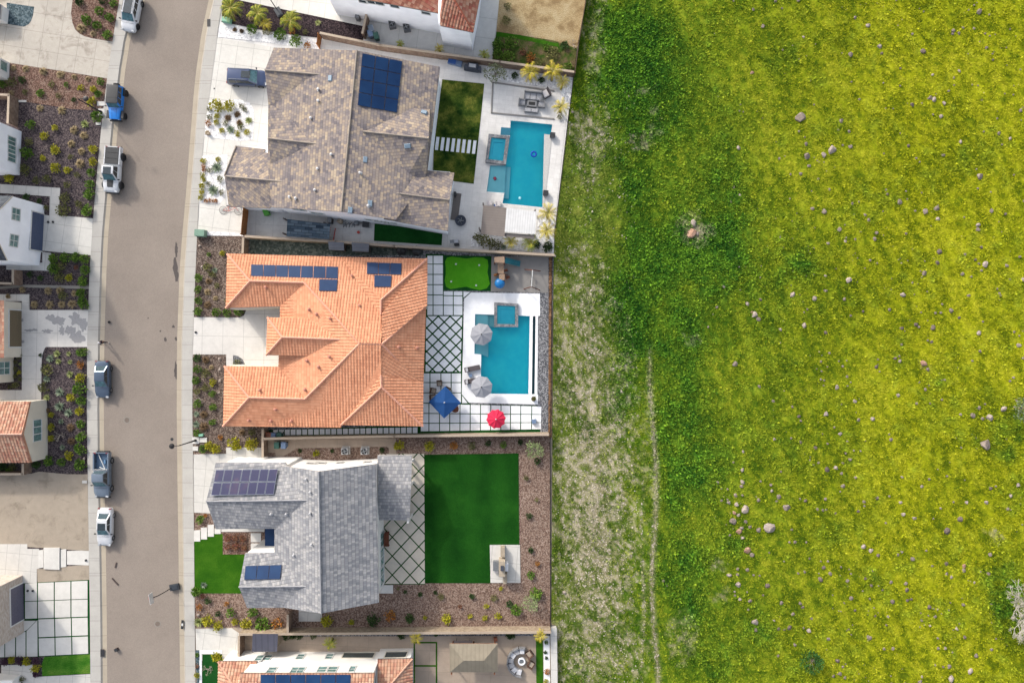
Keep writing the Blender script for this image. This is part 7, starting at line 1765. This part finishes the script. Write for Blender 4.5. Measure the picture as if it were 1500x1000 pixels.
RM = {'g': rockmat('grey_rock', C(118, 106, 98), C(152, 139, 129), C(184, 171, 159)), 'p': rockmat('pale_rock', C(150, 136, 128), C(182, 168, 158), C(208, 196, 184)), 'o': rockmat('orange_rock', C(160, 124, 106), C(188, 150, 128), C(206, 176, 154)), 'd': rockmat('dark_rock', C(94, 84, 80), C(124, 111, 105), C(150, 137, 128))}
RK = {k: [rock_mesh(i * 7 + ord(k), m) for i in range(4)] for k, m in RM.items()}
ROCKS = []
def rk(x0, y0, f, txt):
    for q in txt.split():
        a = q.split(','); ROCKS.append((x0 + float(a[0]) * f, y0 + float(a[1]) * f, float(a[2]) * f, a[3] if len(a) > 3 else 'g'))
F3 = 1 / 3.003
rk(1150, 0, F3, "64,518,26 206,660,22,p 168,682,15,p 95,690,16 91,636,10 246,533,13 286,646,11 232,572,7 280,580,8 104,731,9 170,930,13 145,788,7 118,918,9 294,897,8 322,888,6 193,835,8 350,945,7 367,968,10 504,887,14 613,933,16 663,918,12 669,965,10,p 855,777,18 905,928,12 967,942,8,d 846,993,11,p 846,830,6 556,463,11,d 637,432,11 656,440,12,p 698,455,11,p 684,515,10,p 765,314,8,p 738,346,7 852,54,14 737,136,9 763,150,8 780,124,7 829,127,7 602,230,14,d 413,206,11,p 421,238,9,d 286,243,11 363,113,11,p 308,80,10 79,165,8,p 57,3,8 884,213,9 911,265,7,d 645,330,7,p 558,152,7,d 126,462,6,p 989,612,8,p 938,590,9 951,637,6 768,624,9,p 540,645,9,d 694,684,9 504,587,5 575,697,7 590,713,6 450,857,9,d 443,836,6 1034,487,9 1048,885,8 22,768,7 66,765,8 325,438,7,d 290,362,6,d 109,357,5,p 932,522,5 872,580,6 840,745,5 572,928,6,d 252,640,6 433,677,5 58,580,7,d 85,605,5 716,403,7 740,377,5 847,378,5 504,380,5,p 430,367,5 250,235,5,d 734,152,7,d 878,150,6,d 60,262,4 505,303,5,d 800,240,5,d 820,375,5 473,480,5,d 440,478,5,d 650,505,5 600,848,5 531,842,5 902,846,5 1003,770,6")
rk(1150, 333, F3, "236,10,13 265,62,8,p 265,46,7,d 308,52,8 392,52,10 400,24,9 187,72,9,p 845,8,13 862,88,8,d 676,110,12,d 666,154,10,d 610,203,13 880,165,15,p 832,143,8,d 850,160,7 860,190,8 972,168,8 780,205,10 278,235,15,p 178,213,8,p 28,294,13,p 126,312,12,p 180,279,8 259,315,8 517,294,13,p 342,368,8,d 457,364,8 728,365,12 763,397,8,d 688,338,6 657,377,7,d 682,375,7,d 80,430,12,p 176,460,9,d 287,388,7,d 648,442,12,d 510,443,10,d 575,428,10,d 586,438,7,d 850,463,11,p 867,415,6 1007,460,8 1025,520,11,p 1045,575,8,p 643,502,8,d 625,497,6,d 857,545,8 511,515,7 485,575,10,d 505,588,9,p 500,566,7 400,613,9,d 626,625,9 604,598,15,o 588,680,6 614,712,8 494,737,9,p 575,772,9 636,773,6,d 688,757,7,d 227,702,13,p 305,765,11,p 179,820,13,p 323,845,9 385,840,11,p 241,908,11,p 272,939,6 60,830,8,d 68,850,7 66,943,8,d 132,968,9,d 185,950,6 215,878,6 273,655,9 252,610,7 156,590,7 158,632,6 193,552,7,d 185,613,5 155,668,6,p 170,672,6 288,680,5 960,800,14,p 895,835,16,p 866,841,9 823,828,14 848,792,11 878,776,6,d 770,822,7 880,952,30 1046,230,10,p 1015,760,8 465,932,9 455,908,6 300,980,6 330,983,6 265,992,7 987,675,7 1003,660,7,d 700,670,6,o 805,300,9 940,290,7 945,300,6 930,270,6,d 1030,130,7 530,28,7 372,145,7,d 403,158,6,d 558,245,5 817,217,6 790,122,8 405,580,6 97,360,6 30,788,7,p 25,925,6,d 350,937,5,d 822,586,6,p 772,967,6 971,930,5,p")
F2 = 350 / 1048
rk(800, 666, F2, "872,236,19,p 820,291,17 980,316,26,p 843,335,13,o 858,320,11,p 894,316,10 932,327,11 880,418,16,o 901,436,12 860,362,9,p 805,350,7 825,253,9,o 843,262,9,p 833,215,12,p 800,208,10,p 795,196,6 770,200,7 829,177,10 860,177,6 862,117,11,p 856,137,9 750,120,8,p 857,64,10,p 930,196,9 874,290,11 1018,184,11 1010,202,8 985,130,8 988,158,8,p 940,115,6 802,522,11,p 838,522,9 840,497,8 880,502,9 840,567,13,p 826,598,6 848,630,9,p 893,640,10 886,676,6,p 968,573,11,d 950,613,6 916,730,17,p 918,765,9 998,724,6 1030,648,9 1018,760,8,d 1043,763,7,d 908,525,7 935,528,6 1015,878,8 820,32,7 795,150,6,o 768,146,6,o 1046,225,10,p 1028,72,6 78,602,9,p 515,550,8 530,570,7 978,428,5,d 1042,465,5 880,600,5 827,615,6")
rk(1150, 666, F2, "182,62,12,d 219,57,11,p 246,80,8 285,18,10 322,40,7 252,35,7 307,97,9 250,135,10 240,160,5 144,33,7 122,45,7 107,22,5 7,230,17 28,327,8 88,200,8,d 64,192,6 140,238,9 165,240,9 180,240,7 220,255,8,d 176,192,8 320,246,8,d 345,205,8 345,222,6 400,190,9,d 516,260,10,p 565,277,11,p 505,207,8,p 440,297,6,d 455,180,6 512,95,7,p 630,107,7 598,137,9,p 706,92,7 710,330,15,d 763,282,12,d 882,207,10,p 901,147,9,d 1020,131,11,p 985,177,9,p 975,235,9 794,207,9,p 735,205,6 680,233,6,p 648,278,5 923,137,6 343,400,11,p 375,420,11,p 406,440,8,d 510,425,8,p 493,437,8 554,453,13 617,418,6 643,487,7 706,473,9,d 707,520,9 728,534,9,p 783,485,11,o 781,507,9 898,435,10 890,520,10 853,510,6 168,495,9,d 186,465,6 85,510,8 57,518,6 197,520,9 155,545,11,d 272,551,9 352,540,9,d 377,574,9,d 462,557,8 527,562,9 531,590,12,d 471,643,10,d 550,630,8,d 535,635,7,d 627,667,12,d 667,675,7,p 655,707,8 778,653,10 828,558,7,p 287,628,10 67,650,9 76,667,9,d 32,697,10 115,716,7 18,755,11,d 102,767,12,p 80,757,6 42,830,9 188,805,9 228,900,10,d 240,958,9 262,975,9 212,968,8 252,928,7 365,797,12 393,703,7,d 440,745,7,d 448,707,7,p 433,846,8 470,847,9 597,722,8 632,745,7,p 750,760,10,p 785,795,10,d 668,802,6 671,847,8 700,845,8,p 730,862,6 837,877,10 813,948,14,p 730,980,16,p 715,925,10 690,925,7 590,990,10 597,970,7,p 655,918,6 905,852,8 305,680,7,d 370,630,6 288,520,6 425,590,6 243,490,6 105,452,6 155,465,5 44,382,8 18,382,6 92,382,6 340,595,5 690,820,4")
for q in "1017,327,5.5,p 1013,341,8.5,o 1021,342,4,p 1105,461,5,p 1110,466.5,4.6,g 1101,458,3.2,o 1095,444.6,3.4,p 1059,420.6,3.2,p 1050,449.6,2.6,g 1076,533,4.2,g 1112,566,2.7,g 1134,643,2.7,p 1089,661,2.6,p 1132,587,2.9,g 1143,482,3.1,p 1082,217,3.4,p 1117,39,3.6,g 1101,107,3.2,o 1083,286,3,p 1074,275,2.6,g 1070,296,2.2,p 1141,233,2.5,g 1103,15,2.6,g 1145,13,2.1,d 1146,74,2.2,d 1136,2,2.8,g 839,164,2.6,p 857,253,2,p 1114,439,2.4,d 1037,479,2,p".split():
    a = q.split(','); ROCKS.append((float(a[0]), float(a[1]), float(a[2]), a[3]))
small = []; n_ind = 0
ROCKS.sort(key=lambda q: -q[2])
big_items = []
KN = {'g': 'grey', 'p': 'pale', 'o': 'orange', 'd': 'dark'}
# the boulders first, labels by size, colour and place
seen = []
for i, (x, y, r, k) in enumerate(ROCKS):
    if i >= 300: break
    o = bpy.data.objects.new('rock', R.choice(RK[k])); COL.objects.link(o)
    zz = float(gz(np.array([x]), np.array([y]))[0]); s = r * S * 1.12
    o.location = P(x, y)[:2] + (zz + s * .10,); o.rotation_euler = (R.uniform(-.2, .2), R.uniform(-.2, .2), R.uniform(0, 6.28)); o.scale = (s, s, s * R.uniform(.85, 1.1)); o['category'] = 'rock'
    reg = 'left' if x < 1130 else ('middle' if x < 1320 else 'right'); row = 'upper' if y < 340 else ('central' if y < 660 else 'lower')
    big_items.append((o, f"{'large' if r > 5 else 'medium' if r > 3.1 else 'small'} {KN[k]} rock", x, y, row, reg))
by = {}
for it in big_items: by.setdefault((it[4], it[5]), []).append(it)
for (row, reg), L in by.items(): put_labels([(a, b_, c, d) for a, b_, c, d, _, _ in L], 'y', f'in the {row} {reg} field', f'rocks in the {row} {reg} field')
if len(ROCKS) > 300:
    ms = MB()
    rr = np.random.default_rng(31); ex = rr.uniform(1040, 1500, 1500); ey = rr.uniform(0, 1000, 1500); kk = fbm(ex * .012, ey * .012, 91, 3) > .52
    extra = [(a, b_, c, 'g') for a, b_, c in zip(ex[kk][:330], ey[kk][:330], rr.uniform(.7, 1.7, 330))]
    for x, y, r, k in ROCKS[300:] + extra:
        zz = float(gz(np.array([x]), np.array([y]))[0]); s = r * S; q = [(s * R.uniform(.8, 1.2) * math.cos(a), s * R.uniform(.8, 1.2) * math.sin(a)) for a in np.linspace(0, 2 * pi, 7)[:-1]]; X, Y, _ = P(x, y)
        ms.hexa([(X + a, Y + b_, zz - .05) for a, b_ in q], [(X + a * .6, Y + b_ * .6, zz + s * .8) for a, b_ in q])
    setp(ms.obj('field_stones', RM['g'], kind='stuff'), 'many tiny grey stones scattered over the field', 'stones')
# white boulders in the front bark beds
for i, (x, y, r, lab) in enumerate(((297, 391, 2.6, 'white boulder in upper front bark bed, lower one'), (293.5, 360, 2.8, 'white boulder in upper front bark bed, upper one'), (323, 525.6, 3, 'white boulder in lower front bark bed, topmost of four'), (323, 541, 3, 'white boulder in lower front bark bed, second of four'), (323, 557, 3, 'white boulder in lower front bark bed, third of four'), (322, 575, 3, 'white boulder in lower front bark bed, lowest of four'), (291, 900, 3, 'white boulder beside the bottom pink gravel bed'), (115, 313.5, 1.6, 'small white stone in the black bed above blue garage driveway'), (131, 296, 1.5, 'small white stone beside the left sidewalk'), (124.5, 671, 3, 'white block at the edge of large dark bed'))):
    o = bpy.data.objects.new('boulder', RK['p'][i % 4]); COL.objects.link(o); s = r * S; o.location = P(x, y)[:2] + (.12 + s * .2,); o.scale = (s, s, s); o.rotation_euler = (0, 0, i); setp(o, lab, 'boulder')

# ------------------------------------------------------------------ light, sky, camera
w = bpy.data.worlds.new('World'); sc.world = w; w.use_nodes = True; nt = w.node_tree
bg = nt.nodes['Background']; sky = nt.nodes.new('ShaderNodeTexSky'); sky.sky_type = 'NISHITA'; sky.sun_disc = False
tosun = Vector((-1.17, 1.5, 1.0)).normalized(); el = math.asin(tosun.z); az = math.atan2(tosun.x, tosun.y)
sky.sun_elevation = el; sky.sun_rotation = az; sky.altitude = 50; sky.air_density = 1.0; sky.dust_density = 4.0; sky.ozone_density = 1.0
hs = nt.nodes.new('ShaderNodeHueSaturation'); hs.inputs['Saturation'].default_value = .5   # thin white cloud veil
nt.links.new(sky.outputs[0], hs.inputs['Color']); nt.links.new(hs.outputs[0], bg.inputs[0]); bg.inputs[1].default_value = .15
sd = bpy.data.lights.new('sun', 'SUN'); so = bpy.data.objects.new('sun', sd); COL.objects.link(so)
sd.energy = 1.5; sd.angle = math.radians(3); sd.color = (1.0, .93, .83)
so.rotation_euler = tosun.to_track_quat('Z', 'Y').to_euler(); so.location = tosun * 120
cd = bpy.data.cameras.new('camera'); co = bpy.data.objects.new('camera', cd); COL.objects.link(co)
cd.sensor_width = 36; cd.lens = 24; cd.clip_end = 2000; co.location = (0, 0, H); co.rotation_euler = (0, 0, 0); sc.camera = co
vs = sc.view_settings; vs.view_transform = 'Standard'; vs.look = 'None'; vs.exposure = 1.03; vs.gamma = 1.0
